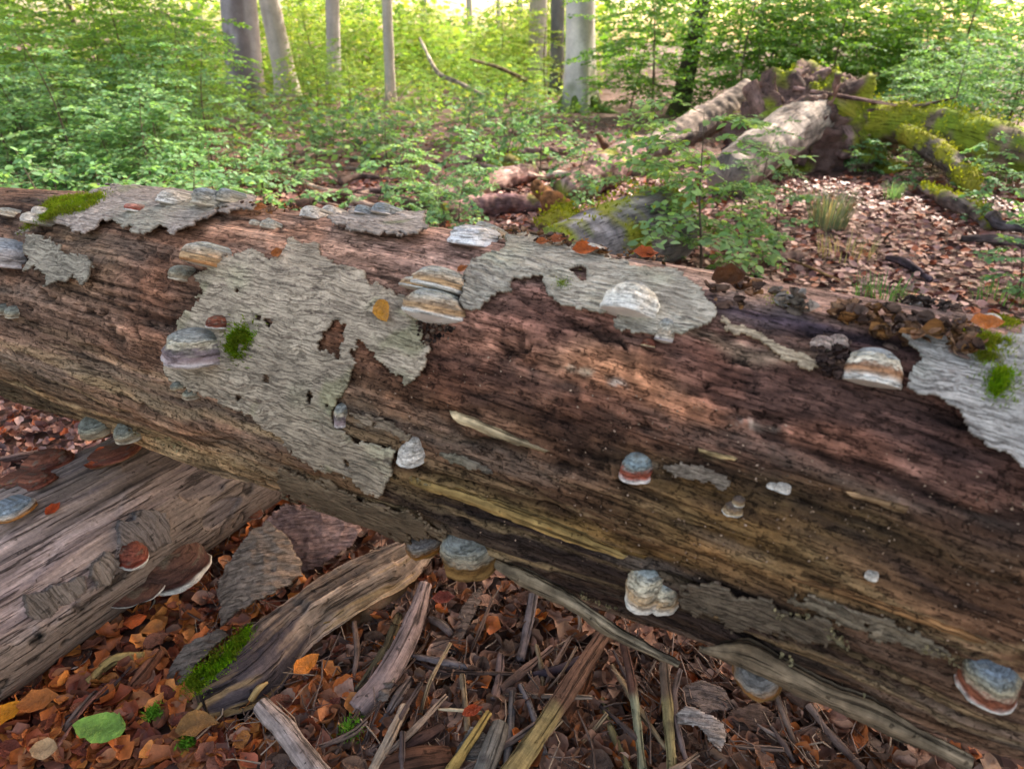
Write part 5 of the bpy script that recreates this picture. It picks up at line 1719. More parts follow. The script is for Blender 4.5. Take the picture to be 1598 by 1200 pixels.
# ---- grass
def grass_tuft(label, u, v, n, h, spread, pal, seed, droop=0.6):
    b = ground(u, v)
    r = np.random.default_rng(seed)
    geo = Geo()
    pal = np.array([S(*q) for q in pal])
    for k in range(n):
        az = r.uniform(0, 6.283)
        o = np.array([math.cos(az), math.sin(az), 0]) * spread * math.sqrt(r.uniform(0, 1)) * 0.5
        hh = h * r.uniform(0.5, 1.1)
        out = np.array([math.cos(az), math.sin(az), 0]) * r.uniform(0.1, droop) * hh
        side = np.array([-math.sin(az + 0.6 * r.normal()), math.cos(az), 0]) * 0.0035
        P = [o, o + out * 0.25 + [0, 0, hh * 0.55], o + out * 0.65 + [0, 0, hh * 0.9], o + out * 1.15 + [0, 0, hh * (0.95 - 0.3 * r.random())]]
        ws = [1, 0.9, 0.6, 0.08]
        V = []
        for p, w in zip(P, ws):
            V += [p - side * w, p + side * w]
        geo.add(np.array(V), [[0, 1, 3, 2], [2, 3, 5, 4], [4, 5, 7, 6]], None, pal[r.integers(0, len(pal))] * r.uniform(0.7, 1.2))
    o = geo.build('grass_tuft', M_LEAF, None, None, smooth=False)
    o.location = (b[0], b[1], -0.01)
    tag(o, label, 'grass', 'grass tufts beyond the trunk')


grass_tuft('tallest grass tuft with straw coloured blades in front of the mossy logs', 1290, 355, 260, 0.42, 0.35, [(120, 142, 110), (148, 158, 128), (170, 156, 120), (104, 130, 92)], 1)
grass_tuft('small green grass tuft on the leaf litter right of the tallest tuft', 1392, 312, 90, 0.24, 0.2, [(104, 140, 90), (122, 152, 100)], 2)
grass_tuft('green grass tuft peeking over the top of the trunk at right', 1378, 470, 90, 0.20, 0.45, [(84, 130, 70), (108, 148, 84)], 3)
grass_tuft('thin pale grass blades in the litter below the tallest tuft', 1320, 400, 60, 0.22, 0.5, [(168, 150, 112), (150, 150, 110)], 4)
grass_tuft('thin grass at the right edge close behind the trunk', 1560, 470, 60, 0.16, 0.4, [(96, 140, 74), (120, 150, 80)], 5)

# ------------------------------------------------------------------ bracket fungi
GREY = [(0, (128, 130, 128)), (.22, (142, 148, 150)), (.45, (150, 154, 150)), (.6, (186, 180, 164)), (.72, (206, 196, 174)), (.80, (172, 150, 124)), (1, (214, 202, 182))]
CREAM = [(0, (112, 118, 122)), (.42, (134, 138, 138)), (.50, (190, 186, 172)), (.58, (222, 214, 196)), (.62, (196, 188, 170)), (.75, (228, 220, 204)), (1, (232, 226, 212))]
BLUE = [(0, (114, 124, 136)), (.3, (128, 140, 150)), (.54, (136, 146, 150)), (.60, (206, 196, 172)), (.78, (210, 200, 178)), (.83, (166, 120, 86)), (.92, (180, 134, 98)), (1, (206, 188, 168))]
PURP = [(0, (120, 126, 124)), (.35, (140, 144, 140)), (.5, (148, 150, 142)), (.58, (190, 178, 146)), (.68, (196, 182, 156)), (.74, (112, 98, 100)), (.85, (130, 112, 114)), (1, (184, 164, 160))]
TAN = [(0, (132, 138, 140)), (.25, (146, 154, 152)), (.4, (168, 172, 160)), (.5, (150, 156, 156)), (.62, (186, 176, 156)), (.75, (172, 150, 122)), (.85, (178, 144, 106)), (1, (196, 160, 118))]
GREEN = [(0, (108, 106, 96)), (.3, (124, 128, 116)), (.55, (128, 132, 122)), (.7, (150, 150, 130)), (.85, (164, 148, 120)), (1, (150, 134, 110))]
ORANGE = [(0, (120, 114, 104)), (.3, (130, 132, 126)), (.5, (118, 124, 122)), (.62, (146, 138, 116)), (.78, (166, 150, 124)), (.86, (124, 92, 52)), (1, (132, 98, 54))]
RED = [(0, (112, 118, 116)), (.35, (122, 136, 138)), (.6, (116, 134, 140)), (.74, (138, 140, 132)), (.82, (140, 76, 58)), (1, (160, 84, 62))]
REDB = [(0, (104, 114, 122)), (.3, (116, 130, 142)), (.5, (134, 138, 130)), (.62, (166, 154, 122)), (.74, (150, 132, 104)), (.8, (128, 78, 58)), (1, (146, 84, 58))]
BROWN = [(0, (74, 52, 44)), (.4, (92, 60, 46)), (.7, (84, 54, 44)), (1, (70, 42, 38))]
RUST = [(0, (110, 62, 40)), (.5, (132, 70, 42)), (.85, (110, 56, 40)), (1, (140, 84, 66))]
PALE = [(0, (170, 162, 150)), (.4, (196, 188, 176)), (.7, (206, 196, 182)), (1, (226, 216, 202))]
WHITE, CREAMR, TANR, PURR = (224, 218, 206), (206, 192, 168), (160, 128, 92), (204, 192, 186)
OCHRE = (132, 98, 54)


def ramp(t, pal):
    t = np.clip(t, 0, 1)
    xs = [p[0] for p in pal]
    cs = np.array([S(*p[1]) for p in pal])
    return np.stack([np.interp(t, xs, cs[:, k]) for k in range(3)], -1)


def bracket_shape(seed, e1=0.95, e2=0.95, pr=0.62, rimh=0.10, bulge=0.08, ridges=4, lump=0.07, res=(34, 44)):
    """unit bracket: x sideways (+-0.5), y outward, z up (0..1) -> cap, rim, pore grids"""
    nt, nf = res
    f = np.linspace(0, math.pi, nf)
    f = np.concatenate([[f[0]], f, [f[-1]]])
    back = np.zeros(nf + 2)
    back[0] = back[-1] = 1
    r = np.random.default_rng(seed)
    ofs = r.uniform(0, 50, 3)

    def pos(g, z, kind):
        G, F = g[:, None], f[None]
        x = 0.5 * np.cos(F) * G
        y = pr * np.sin(F) * G * np.ones_like(x)
        Z = np.broadcast_to(z[:, None], x.shape).copy()
        q = np.stack([x, y, Z * 0.5], -1).reshape(-1, 3)
        k = (1 + lump * 2.6 * fbm(q * 2.6 + ofs, 2, seed) + 0.8 * lump * fbm(q * 9 + ofs, 3, seed + 1)).reshape(x.shape)
        x, y = x * k, y * k
        Z = Z + 0.25 * lump * fbm(q * 3.1 + ofs + 7, 2, seed + 2).reshape(x.shape)
        P = np.stack([x, y, Z], -1)
        B = np.broadcast_to(back[None], x.shape)
        return P, B

    tc = np.linspace(0, 0.86, nt)
    saw = np.abs(((tc * ridges + 0.2) % 1.0) - 0.15)

    def prof(t):
        g = np.sin(t * math.pi / 2) ** e1
        z = np.cos(t * math.pi / 2) ** e2
        s = (t * ridges) % 1.0
        g = g + 0.020 * np.sin(2 * math.pi * s) * np.clip(t * 3, 0, 1) * (0.4 + 0.6 * np.sin(t * 5 + seed) ** 2) + 0.007 * np.sin(t * 70)
        return g, z
    g, z = prof(tc)
    cap = pos(g, z, 0)
    # back row that closes the top against the wood
    tr = np.linspace(0.86, 1.0, 6)
    gr, zr = prof(tr)
    a = np.linspace(0, math.pi, 8)[1:]
    gg = np.concatenate([gr, gr[-1] + 0.018 * np.sin(a) - 0.02 * (1 - np.cos(a)) / 2])
    zz = np.concatenate([zr, zr[-1] - rimh * (1 - np.cos(a)) / 2])
    rim = pos(gg, zz, 1)
    gp = np.linspace(gg[-1], 0.0, 10)
    zp = zz[-1] - bulge * (1 - (gp / gg[-1]) ** 2)
    pore = pos(gp, zp, 2)
    return dict(cap=cap, rim=rim, pore=pore, tc=tc, nr=len(gg))


def bracket(label, bbox, pal, rim_c, pore_c=(214, 204, 190), surf=None, seed=0, group=None, lean=0.5, axis=None, lobes=None, name='bracket_fungus', cat='bracket fungus', anchor=None, yaw=0.0, hmin=0.25, sink=0.05, pitch=0.0, **shape):
    """bracket fungus whose outline fills bbox = (u0, v0, u1, v1); lobes: several such outlines grown together"""
    surf = surf or SURF_A
    lobes = lobes or [bbox]
    built = []
    for li, bb in enumerate(lobes):
        sh = dict(shape)
        small = (bb[2] - bb[0]) < 34
        if small:
            sh['res'] = (14, 20)
        form = bracket_shape(seed * 13 + li, **sh)
        cu, cv = (bb[0] + bb[2]) / 2, (bb[1] + bb[3]) / 2
        au, av = cu, cv
        W = (bb[2] - bb[0])
        Hh = (bb[3] - bb[1])
        p, n = surf.hit(au, av)
        d = (p - EYE) @ FW
        w, h = W * d / FPX, 0.8 * Hh * d / FPX
        for it in range(9):
            p, n = surf.hit(au, av)
            if axis is None:
                T = trunk_frame(np.array([p[0]]))[0][0]
            else:
                T = np.asarray(axis, float)
            T = unit(np.array([T[0], T[1], 0]))
            n = unit(n - T * (n @ T))
            hz = np.array([T[1], -T[0], 0])
            o = unit(n * (1 - lean) + hz * lean)
            if yaw:
                o = unit(o + T * yaw)
                T2 = unit(T - o * (T @ o))
            else:
                T2 = T
            up = np.cross(o, T2)
            if up[2] < 0:
                up = -up
            if pitch:
                o, up = unit(o + up * pitch), unit(up - o * pitch)
            def world(PB, p=p, o=o, T2=T2, up=up, w=w, h=h):
                P, B = PB
                q = p + P[..., 0:1] * w * T2 + (P[..., 1:2] * w - sink * w) * o + P[..., 2:3] * h * up
                return q - B[..., None] * (0.05 * o)
            pts = np.concatenate([world(form[k])[form[k][1] < 0.5] for k in ('cap', 'rim', 'pore')])
            u, v, z = proj(pts)
            bw, bh = u.max() - u.min(), v.max() - v.min()
            w *= np.clip(W / bw, 0.6, 1.6)
            h = max(h * np.clip(1 + 1.2 * (Hh - bh) / max(Hh, 1), 0.6, 1.6), hmin * w)
            au += cu - (u.max() + u.min()) / 2
            av += cv - (v.max() + v.min()) / 2
        built.append((form, world, p, bb))
    org = built[0][2]
    root = thing(name, label, cat, org, group)
    for form, world, p, bb in built:
        r0 = np.random.default_rng(seed + 5)
        for part in ('cap', 'rim', 'pore'):
            P, B = form[part]

            Wd = world(form[part])
            n, m = Wd.shape[:2]
            V = Wd.reshape(-1, 3)
            Pl = P.reshape(-1, 3)
            if part == 'cap':
                V = np.vstack([V, V[:m] - 0.05 * (EYE - p) / np.linalg.norm(EYE - p)])
                Q = np.vstack([grid_quads(n, m), np.stack([np.arange(m - 1) + n * m, np.arange(1, m) + n * m, np.arange(1, m), np.arange(m - 1)], -1)])
                t = np.repeat(form['tc'], m)
                t = np.concatenate([t, t[:m]])
                Pl = np.vstack([Pl, Pl[:m]])
                tj = t + 0.11 * fbm(Pl * 5 + seed, 4, seed) + 0.04 * noise(Pl * 26, seed + 11) + 0.02 * np.sin(t * 60 + 3 * fbm(Pl * 3, 2, seed))
                c = ramp(tj, pal)
                c = c * np.exp(0.12 * znorm(fbm(Pl * 14, 3, seed + 1)) + 0.09 * znorm(fbm(Pl * 40, 2, seed + 4)) + 0.07 * np.sin(tj * 85))[:, None]
                c = (c * 0.80 + 0.20 * c.mean(1, keepdims=True)) * np.array([1.06, 1.03, 0.98])
                gr = sstep(0.3, 1.6, znorm(fbm(Pl * 6 + 9, 4, seed + 2))) * 0.5
                c = c * (1 - gr[:, None]) + gr[:, None] * S(112, 108, 92)
                gr3 = np.stack([tj, Pl[:, 0] + seed, Pl[:, 1]], -1)
                mat, nm = M_FUNGUS, 'cap'
            elif part == 'rim':
                Q = grid_quads(n, m)
                k = np.repeat(np.linspace(0, 1, n), m)
                tb = np.repeat(np.concatenate([np.linspace(0.86, 1.0, 6), np.ones(n - 6)]), m)
                a = sstep(0.30, 0.5, k + 0.12 * fbm(Pl * 6, 2, seed + 3))
                c = ramp(tb, pal) * (1 - a[:, None]) + a[:, None] * S(*rim_c)
                c = c * (1 + 0.12 * fbm(Pl * 18, 2, seed + 6))[:, None]
                gr3 = np.stack([0.86 + 0.2 * k, Pl[:, 0] + seed, Pl[:, 1]], -1)
                mat, nm = M_FUNGUS, 'rim'
            else:
                Q = grid_quads(n, m)
                c = S(*pore_c) * (1 + 0.12 * fbm(Pl * 9, 2, seed + 7))[:, None]
                gr3 = None
                mat, nm = M_PORE, 'pore_surface'
            me = mesh(nm, V - org, Q, None, np.clip(c, 0.01, 1), gr3)
            obj(nm, me, mat, root)
    return root


G1 = 'bracket fungi on the front of the trunk'
G2 = 'small fungi along the top of the trunk'
G3 = 'brackets on the underside of the trunk'
G4 = 'reddish brown brackets on the weathered log'
bracket('broad bracket fungus banded grey and dark purple, white lip, left on the bark sheet', (247, 514, 344, 579), PURP, PURR, seed=1, group=G1, e1=.8, e2=.8, rimh=.10)
bracket('upper of the stacked pair of bracket fungi, with an orange tan lobe at its left', None, TAN, WHITE, seed=2, group=G1, lobes=[(640, 416, 728, 464), (625, 432, 700, 460)], e1=.85, rimh=.14)
bracket('lower of the stacked pair of bracket fungi, tan banded dome with white underside', (628, 449, 726, 507), TAN, WHITE, (232, 226, 216), seed=3, group=G1, e1=.9, e2=.85, bulge=.34, rimh=.12)
bracket('large cream bracket fungus with a grey peak on the upper bark sheet right of centre', (938, 437, 1031, 500), CREAM, WHITE, (236, 230, 220), seed=4, group=G1, e1=1.15, e2=.9, rimh=.16, bulge=.1)
bracket('blue grey bracket with orange band and white lip beside the far right bark sheet', (1313, 541, 1411, 608), BLUE, WHITE, seed=5, group=G1, e1=.85, e2=.8, rimh=.14)
bracket('small grey green dome fungus with red rim alone on bare wood right of centre', (965, 705, 1017, 754), RED, (236, 224, 214), (240, 232, 224), seed=6, group=G1, e1=.8, e2=.75, rimh=.16, bulge=.05)
bracket('small whitish two step fungus below the bark sheet, left of centre', None, PALE, WHITE, seed=7, group=G1, lobes=[(623, 692, 666, 733), (630, 685, 658, 712)], e1=.8, e2=.75)
bracket('cone fungus with a brown lip at the upper left corner of the big bark sheet', (279, 382, 345, 423), TAN, (176, 128, 84), seed=8, group=G1, e1=1.1, e2=.9, rimh=.14)
bracket('pale greenish fungus tucked under the cone fungus at the big bark sheet corner', (263, 414, 300, 441), GREEN, CREAMR, seed=9, group=G1)
bracket('tiny orange brown bracket with white edge above the purple banded bracket', (320, 494, 354, 516), RUST, WHITE, seed=10, group=G1, pr=.7, hmin=.12)
bracket('blue grey double bracket fungus cut by the left edge of the picture', None, [(0, (132, 142, 152)), (.5, (150, 156, 164)), (.7, (168, 160, 158)), (1, (176, 164, 156))], PURR, seed=11, group=G1, lobes=[(-45, 372, 43, 418), (-40, 370, 38, 396)])
bracket('little grey fungus below the left end of the big bark sheet', (284, 602, 313, 624), GREEN, CREAMR, seed=12, group=G1)
bracket('very small tan fungus left of the little grey one below the big bark sheet', (262, 592, 282, 607), GREEN, TANR, seed=13, group=G1)
bracket('narrow pale violet fungus on the right rim of the big bark sheet', (517, 631, 537, 669), PURP, PURR, seed=14, group=G1, e1=.7)
bracket('small banded fungus on the lower right rim of the upper bark sheet', (1021, 501, 1053, 541), GREY, PURR, seed=15, group=G1, e1=.7)
bracket('tiny orange fungus just left of the small banded fungus', (1000, 524, 1023, 539), RUST, (220, 196, 150), seed=16, group=G1, hmin=.12)
bracket('tiny two tiered fungus, dark above and white below, low right of centre', None, [(0, (120, 100, 86)), (.5, (110, 92, 80)), (.75, (160, 124, 78)), (1, (206, 186, 150))], WHITE, WHITE, seed=17, group=G1, lobes=[(1127, 786, 1161, 811), (1140, 779, 1161, 797)])
bracket('knobbly whitish fungus lying like a bone on mossy wood at right', None, PALE, WHITE, seed=18, group=G1, lobes=[(1207, 749, 1236, 769), (1194, 747, 1214, 761)], e1=.7, e2=.7)
bracket('tiny round pale fungus farthest down the bare wood at right', (1347, 891, 1371, 911), PALE, CREAMR, seed=19, group=G1, e1=.6, e2=.6)
bracket('shrivelled pinkish brown fungus left above the blue grey bracket at right', None, [(0, (150, 128, 122)), (.5, (170, 146, 136)), (1, (188, 166, 150))], (176, 150, 138), seed=20, group=G1, lobes=[(1264, 522, 1302, 549), (1295, 522, 1330, 545)], lump=.2, e1=.8)
# underside
bracket('dark grey green bracket hanging under the trunk at far left', (120, 646, 173, 687), GREEN, TANR, seed=21, group=G3, e1=.8, e2=.75, lean=.7)
bracket('dark grey green bracket under the trunk, right neighbour of the far left one', (176, 658, 223, 697), GREEN, CREAMR, seed=22, group=G3, e1=.75, e2=.75, lean=.7)
bracket('smaller ochre rimmed bracket under the trunk left of the biggest hoof fungus', None, [(0, (124, 112, 106)), (.5, (132, 126, 126)), (.72, (138, 122, 104)), (.8, (130, 84, 36)), (1, (140, 94, 40))], OCHRE, (150, 124, 80), seed=23, group=G3, lobes=[(621, 825, 683, 874), (655, 858, 682, 877)], e1=.85, e2=.8, lean=.7)
bracket('biggest hoof fungus with ochre rim hanging under the trunk at centre', None, ORANGE, OCHRE, (158, 138, 112), seed=24, group=G3, lobes=[(683, 815, 779, 908)], e1=.75, e2=.72, ridges=5, bulge=.42, lean=.7)
bracket('cream and tan double hoof fungus on the lower edge of the trunk right of centre', None, [(0, (134, 146, 148)), (.3, (150, 156, 152)), (.5, (206, 192, 160)), (.7, (200, 186, 158)), (.85, (184, 146, 96)), (1, (220, 208, 190))], WHITE, seed=25, group=G3, lobes=[(976, 877, 1050, 961), (1010, 898, 1063, 962)], e1=.7, e2=.7, ridges=5, lean=.7)
bracket('blue and tan hoof fungus with red and white rim at the lower right edge', (1492, 1028, 1600, 1118), REDB, WHITE, (226, 216, 204), seed=26, group=G3, e1=.72, e2=.72, ridges=5, lean=.7, rimh=.12)
bracket('flat brownish grey bracket seen from above, below the loose bark strip at lower right', (1104, 1040, 1194, 1108), [(0, (104, 96, 90)), (.4, (118, 114, 110)), (.65, (124, 114, 104)), (.8, (150, 120, 90)), (.86, (128, 84, 44)), (1, (132, 88, 44))], OCHRE, seed=27, group=G3, e1=.95, e2=.9, pr=.8, hmin=.15, lean=.8)
# along the top
bracket('white domed fungus with a grey swirl on the top edge of the trunk at centre', (697, 351, 769, 388), [(0, (196, 196, 198)), (.3, (168, 172, 180)), (.4, (214, 210, 206)), (.7, (190, 190, 196)), (.85, (226, 222, 218)), (1, (238, 232, 228))], (242, 238, 234), (240, 236, 232), seed=31, group=G2, e1=.85, e2=.8, rimh=.32, lean=.75)
bracket('blue grey knob fungus right behind the white domed fungus on the top edge', None, GREY, PURR, seed=32, group=G2, lobes=[(755, 342, 792, 366), (748, 352, 776, 374)], e1=.7, e2=.7, lean=.7)
bracket('cream white lipped fungus on the upper left bark beside the blue grey pair', (243, 293, 286, 319), PALE, WHITE, WHITE, seed=33, group=G2, lean=.7, rimh=.2)
bracket('blue grey pair of domes on the upper left bark', None, BLUE[:3] + [(.8, (168, 162, 148)), (1, (176, 166, 146))], CREAMR, seed=34, group=G2, lobes=[(297, 293, 341, 325), (334, 293, 361, 317)], e1=.75, e2=.75, lean=.7)
bracket('small fungus with red rim and white lip on the upper left bark', (195, 316, 224, 331), [(0, (186, 150, 140)), (.6, (190, 120, 100)), (1, (180, 90, 70))], WHITE, WHITE, seed=35, group=G2, lean=.7, rimh=.25, hmin=.15)
bracket('white striped fungus on the top edge, left one of two white neighbours', (467, 319, 502, 342), PALE, WHITE, seed=36, group=G2, e1=.75, lean=.7, ridges=6)
bracket('white knob fungus on the top edge, right one of two white neighbours', (498, 317, 531, 338), PALE, WHITE, seed=37, group=G2, e1=.7, lean=.7)
bracket('small blue grey dome on the top edge left of the little curled bark', (551, 319, 578, 336), BLUE[:3] + [(1, (160, 160, 160))], PURR, seed=38, group=G2, e1=.7, lean=.7)
bracket('small blue grey dome standing on the little curled bark of the top edge', (580, 317, 613, 338), BLUE[:3] + [(1, (160, 160, 160))], PURR, seed=39, group=G2, e1=.7, lean=.7)
bracket('cluster of tiny grey knobs on pinkish bare wood below the top edge', None, GREY, CREAMR, seed=40, group=G2, lobes=[(403, 343, 422, 358), (418, 344, 433, 359), (389, 343, 405, 354), (411, 341, 424, 350)], e1=.7, lean=.6)
bracket('pale shell like fungus behind the bright moss at the upper left', None, PALE, CREAMR, seed=41, group=G2, lobes=[(30, 332, 62, 352), (48, 321, 72, 336)], e1=.8, lean=.6)
bracket('grey knob fungus at the left edge on top of the trunk', (-8, 325, 26, 342), GREY, CREAMR, seed=42, group=G2, e1=.7, lean=.6)
bracket('knobbly grey fungus at the left edge below the double bracket', None, GREEN, CREAMR, seed=43, group=G1, lobes=[(-8, 474, 12, 492), (8, 476, 34, 497)], e1=.7)
bracket('small pale fungus peeping over the top edge at far right', (1424, 458, 1446, 471), PALE, WHITE, seed=44, group=G2, lean=.6)
bracket('pale fungus on the top edge right of the orange leaf at far right', (1530, 489, 1566, 506), PALE, CREAMR, seed=45, group=G2, lean=.6)
bracket('whitish flat fungus on the top edge among the orange leaves', (908, 378, 948, 394), PALE, WHITE, seed=46, group=G2, lean=.6, hmin=.15)
# on the weathered log
AX2 = np.array([math.cos(1.06064773), math.sin(1.06064773), 0])
bracket('blue grey bracket with orange lip on top of the weathered log at the left edge', (-20, 779, 59, 822), [(0, (120, 132, 142)), (.6, (138, 150, 156)), (.8, (190, 170, 146)), (.86, (190, 160, 130)), (1, (180, 120, 60))], (190, 122, 56), surf=SURF_2, axis=AX2, seed=51, group=G4, hmin=.12, pr=.6, lean=.85, e2=.8)
bracket('thick layered red brown bracket on the back of the weathered log at the left edge', None, RUST, (104, 62, 48), (120, 84, 60), surf=SURF_2, axis=AX2, seed=52, group=G4, lean=.8, lobes=[(-5, 722, 96, 765), (40, 702, 118, 748), (40, 735, 92, 766)], hmin=.12, pr=.5, lump=.12)
bracket('flat rust brown bracket in the shadow under the trunk on the weathered log', (138, 690, 222, 732), RUST, (150, 104, 70), surf=SURF_2, axis=AX2, seed=53, group=G4, hmin=.08, pr=.5, lean=.8)
bracket('small red bracket with white rim and pale underside on the side of the weathered log', (179, 842, 231, 890), [(0, (120, 60, 40)), (.6, (140, 66, 40)), (1, (120, 56, 44))], WHITE, (206, 198, 190), surf=SURF_2, axis=AX2, seed=54, group=G4, hmin=.10, pr=.7, lean=.9, bulge=.6, yaw=-.2)
bracket('widest dark brown shelf bracket with white rim on the side of the weathered log', None, BROWN, WHITE, (96, 80, 72), surf=SURF_2, axis=AX2, seed=55, group=G4, lobes=[(168, 898, 265, 937), (215, 840, 331, 932)], hmin=.05, pr=.44, lean=.9, rimh=.2)
bracket('thin lower shelf bracket under the widest dark brown one', (172, 930, 256, 967), BROWN, CREAMR, (80, 66, 60), surf=SURF_2, axis=AX2, seed=56, group=G4, hmin=.05, pr=.35, lean=.9, rimh=.4)
bracket('small dark red bracket with white rim at the foot of the weathered log', (78, 1010, 146, 1044), BROWN, (220, 200, 186), surf=SURF_2, axis=AX2, seed=57, group=G4, hmin=.06, pr=.7, lean=.9, rimh=.4)
bracket('dark red bracket standing upright in the leaves at the foot of the weathered log', (24, 1052, 62, 1088), BROWN, (220, 200, 186), surf=SURF_2, axis=AX2, seed=58, group=G4, hmin=.10, pr=.6, lean=.9, rimh=.3)
bracket('dark red bracket at the left edge half buried in the leaves', (0, 1080, 38, 1102), BROWN, (220, 200, 186), surf=SURF_2, axis=AX2, seed=59, group=G4, hmin=.06, pr=.6, lean=.9, rimh=.4)
bracket('small white rimmed bracket deep under the trunk on the weathered log', (386, 794, 412, 808), RUST, WHITE, surf=SURF_2, axis=AX2, seed=60, group=G4, hmin=.1, lean=.9)


# ------------------------------------------------------------------ moss
def moss(label, poly, n, h, col, surf=None, seed=0, clump=0.5):
    surf = surf or SURF_A
    h = h * 0.72
    r = np.random.default_rng(seed)
    A = np.array(poly, float)
    n = int(n * 0.9)
    P, NN = [], []
    while len(P) < n:
        u, v = r.uniform(A[:, 0].min(), A[:, 0].max()), r.uniform(A[:, 1].min(), A[:, 1].max())
        if not in_poly(np.array([u]), np.array([v]), A)[0]:
            continue
        p, nn = surf.hit(u, v)
        P.append(p)
        NN.append(nn)
    P, NN = np.array(P), np.array(NN)
    P, NN = np.repeat(P, 4, axis=0), np.repeat(NN, 4, axis=0)
    jt = r.normal(size=P.shape) * np.where(r.uniform(0, 1, (len(P), 1)) < 0.25, 0.014, 0.004)
    P = P + jt - NN * (jt * NN).sum(1, keepdims=True)
    cl = fbm(P * 45, 2, seed)
    keep = cl > -clump
    P, NN, cl = P[keep], NN[keep], cl[keep]
    lift = np.clip(0.5 + cl, 0, 1)[:, None] * h * 0.8
    base = P + NN * lift * r.uniform(0, 1, (len(P), 1))
    d = NN * 0.8 + np.array([0, 0, 0.5]) + 0.55 * r.normal(size=P.shape)
    geo = Geo()
    mixo = sstep(-0.3, 0.5, fbm(P * 30, 2, seed + 5))[:, None]
    c = (S(*col) * (0.45 + 0.55 * mixo) + S(120, 112, 50) * (0.4 - 0.4 * mixo)) * r.uniform(0.6, 1.35, (len(P), 1)) * (1 + 0.15 * r.normal(size=(len(P), 1)) * np.array([[1.0, 0.3, 0.2]]))
    place_leaves(base - NN * 0.002, d, r.normal(size=P.shape), r.uniform(0.5, 1.15, len(P)) * h, np.clip(c, 0.01, 1), NEEDLE, geo)
    org = P.mean(0)
    o = geo.build('moss_patch', M_MOSS, None, org, smooth=False)
    o.location = org
    tag(o, label, 'moss', 'moss patches on the wood')


moss('widest bright yellow green moss carpet on the upper left bark of the trunk', [(36, 358), (52, 338), (78, 312), (100, 305), (160, 302), (162, 310), (128, 328), (92, 334), (70, 346)], 2600, 0.014, (134, 156, 40), seed=1)
moss('small vivid green moss tuft right of the purple banded bracket', [(358, 552), (358, 532), (372, 516), (390, 518), (384, 540), (372, 556)], 700, 0.018, (112, 148, 24), seed=2)
moss('vivid moss line on the far right bark sheet below the orange leaf', [(1520, 532), (1512, 516), (1548, 524), (1575, 528), (1570, 538), (1552, 545)], 700, 0.010, (128, 148, 30), seed=3)
moss('vivid moss drop hanging lowest on the far right bark sheet', [(1547, 612), (1550, 582), (1562, 574), (1574, 580), (1562, 612), (1556, 620)], 500, 0.012, (116, 150, 24), seed=4)
moss('small moss tuft on the top edge at far right above the orange leaf', [(1546, 500), (1556, 494), (1585, 498), (1582, 506), (1556, 508)], 350, 0.012, (130, 146, 40), seed=5)
moss('small moss spots between leaf and moss drop on the far right bark', [(1522, 545), (1545, 550), (1556, 560), (1536, 562), (1524, 556)], 350, 0.009, (124, 136, 40), seed=6)
moss('bright green moss cushion along the left edge of the splintered slab', [(268, 1086), (290, 1058), (330, 1022), (372, 988), (390, 978), (386, 1000), (350, 1040), (312, 1070), (286, 1096)], 2600, 0.018, (104, 146, 22), surf=SURF_S, seed=7)
moss('moss streak on the log edge at the left border above the blue grey bracket', [(-5, 742), (20, 736), (40, 731), (38, 738), (10, 750), (-5, 752)], 350, 0.014, (120, 150, 30), surf=SURF_2, seed=8)
moss('tiny moss tuft on the upper bark sheet above the dark hollow', [(868, 438), (880, 436), (884, 442), (872, 444)], 110, 0.007, (120, 140, 40), seed=9)
moss('tiny moss tuft on rotten bark right of the dark curled leaf', [(1208, 464), (1225, 458), (1240, 466), (1228, 474), (1214, 474)], 250, 0.010, (150, 160, 70), seed=10)


# ------------------------------------------------------------------ leaves
LEAFM = [leaf_template(5, c, f, t, s, w, k) for k, (c, f, t, s, w) in enumerate([(0.9, 0.15, 0.2, 0.1, .58), (-0.8, 0.3, -0.4, 0.15, .55), (1.6, -0.2, 0.5, 0.3, .6), (0.4, 0.5, -0.2, 0.0, .52),
         (-1.4, 0.1, 0.6, -0.3, .62), (0.6, -0.35, -0.7, 0.4, .56), (2.2, 0.2, 0.1, 0.5, .6), (0.3, 0.12, 0.1, 0.08, .64)])]
LEAFM.append(leaf_template(11, 0.5, 0.16, 0.15, 0.05, .60, 9))
LEAF_ME = []
for V, Q, T in LEAFM:
    me = mesh('leaf', V, Q, T, np.repeat(vein(V)[:, None], 3, 1))
    me.materials.append(M_LITTER_ONE)
    LEAF_ME.append(me)


def leaf_at(name, p, d, n, size, col, k, parent=None):
    d = unit(d)
    s = unit(np.cross(n, d))
    n2 = np.cross(d, s)
    from mathutils import Matrix
    o = obj(name, LEAF_ME[k % len(LEAF_ME)], None, parent)
    M = Matrix(((d[0] * size, s[0] * size, n2[0] * size, p[0]), (d[1] * size, s[1] * size, n2[1] * size, p[1]), (d[2] * size, s[2] * size, n2[2] * size, p[2]), (0, 0, 0, 1)))
    o.matrix_world = M
    o.color = (*S(*col), 1)
    return o


def leaf_on(label, u, v, lpx, ang, col, k, surf=None, tilt=(0, 0, 0), up=0.006, group='fallen leaves lying on the trunk', cat='leaf'):
    """leaf on a surface: length in photograph pixels, direction ang in the picture (degrees, 0 = right, 90 = up)"""
    if surf is None:
        p, n = ground(u, v, 0.05), np.array([0, 0, 1.0])
    else:
        p, n = surf.hit(u, v)
    size = lpx * ((p - EYE) @ FW) / FPX
    a = math.radians(ang)
    d = np.array([math.cos(a), 0, 0]) + UPV * math.sin(a)
    d = d - n * (d @ n)
    size = size / max(0.62, np.linalg.norm(d - FW * (d @ FW)) / max(np.linalg.norm(d), 1e-6))
    o = leaf_at('fallen_leaf', p + n * up, d, unit(n + np.array(tilt)), size, col, k)
    tag(o, label, cat, group)


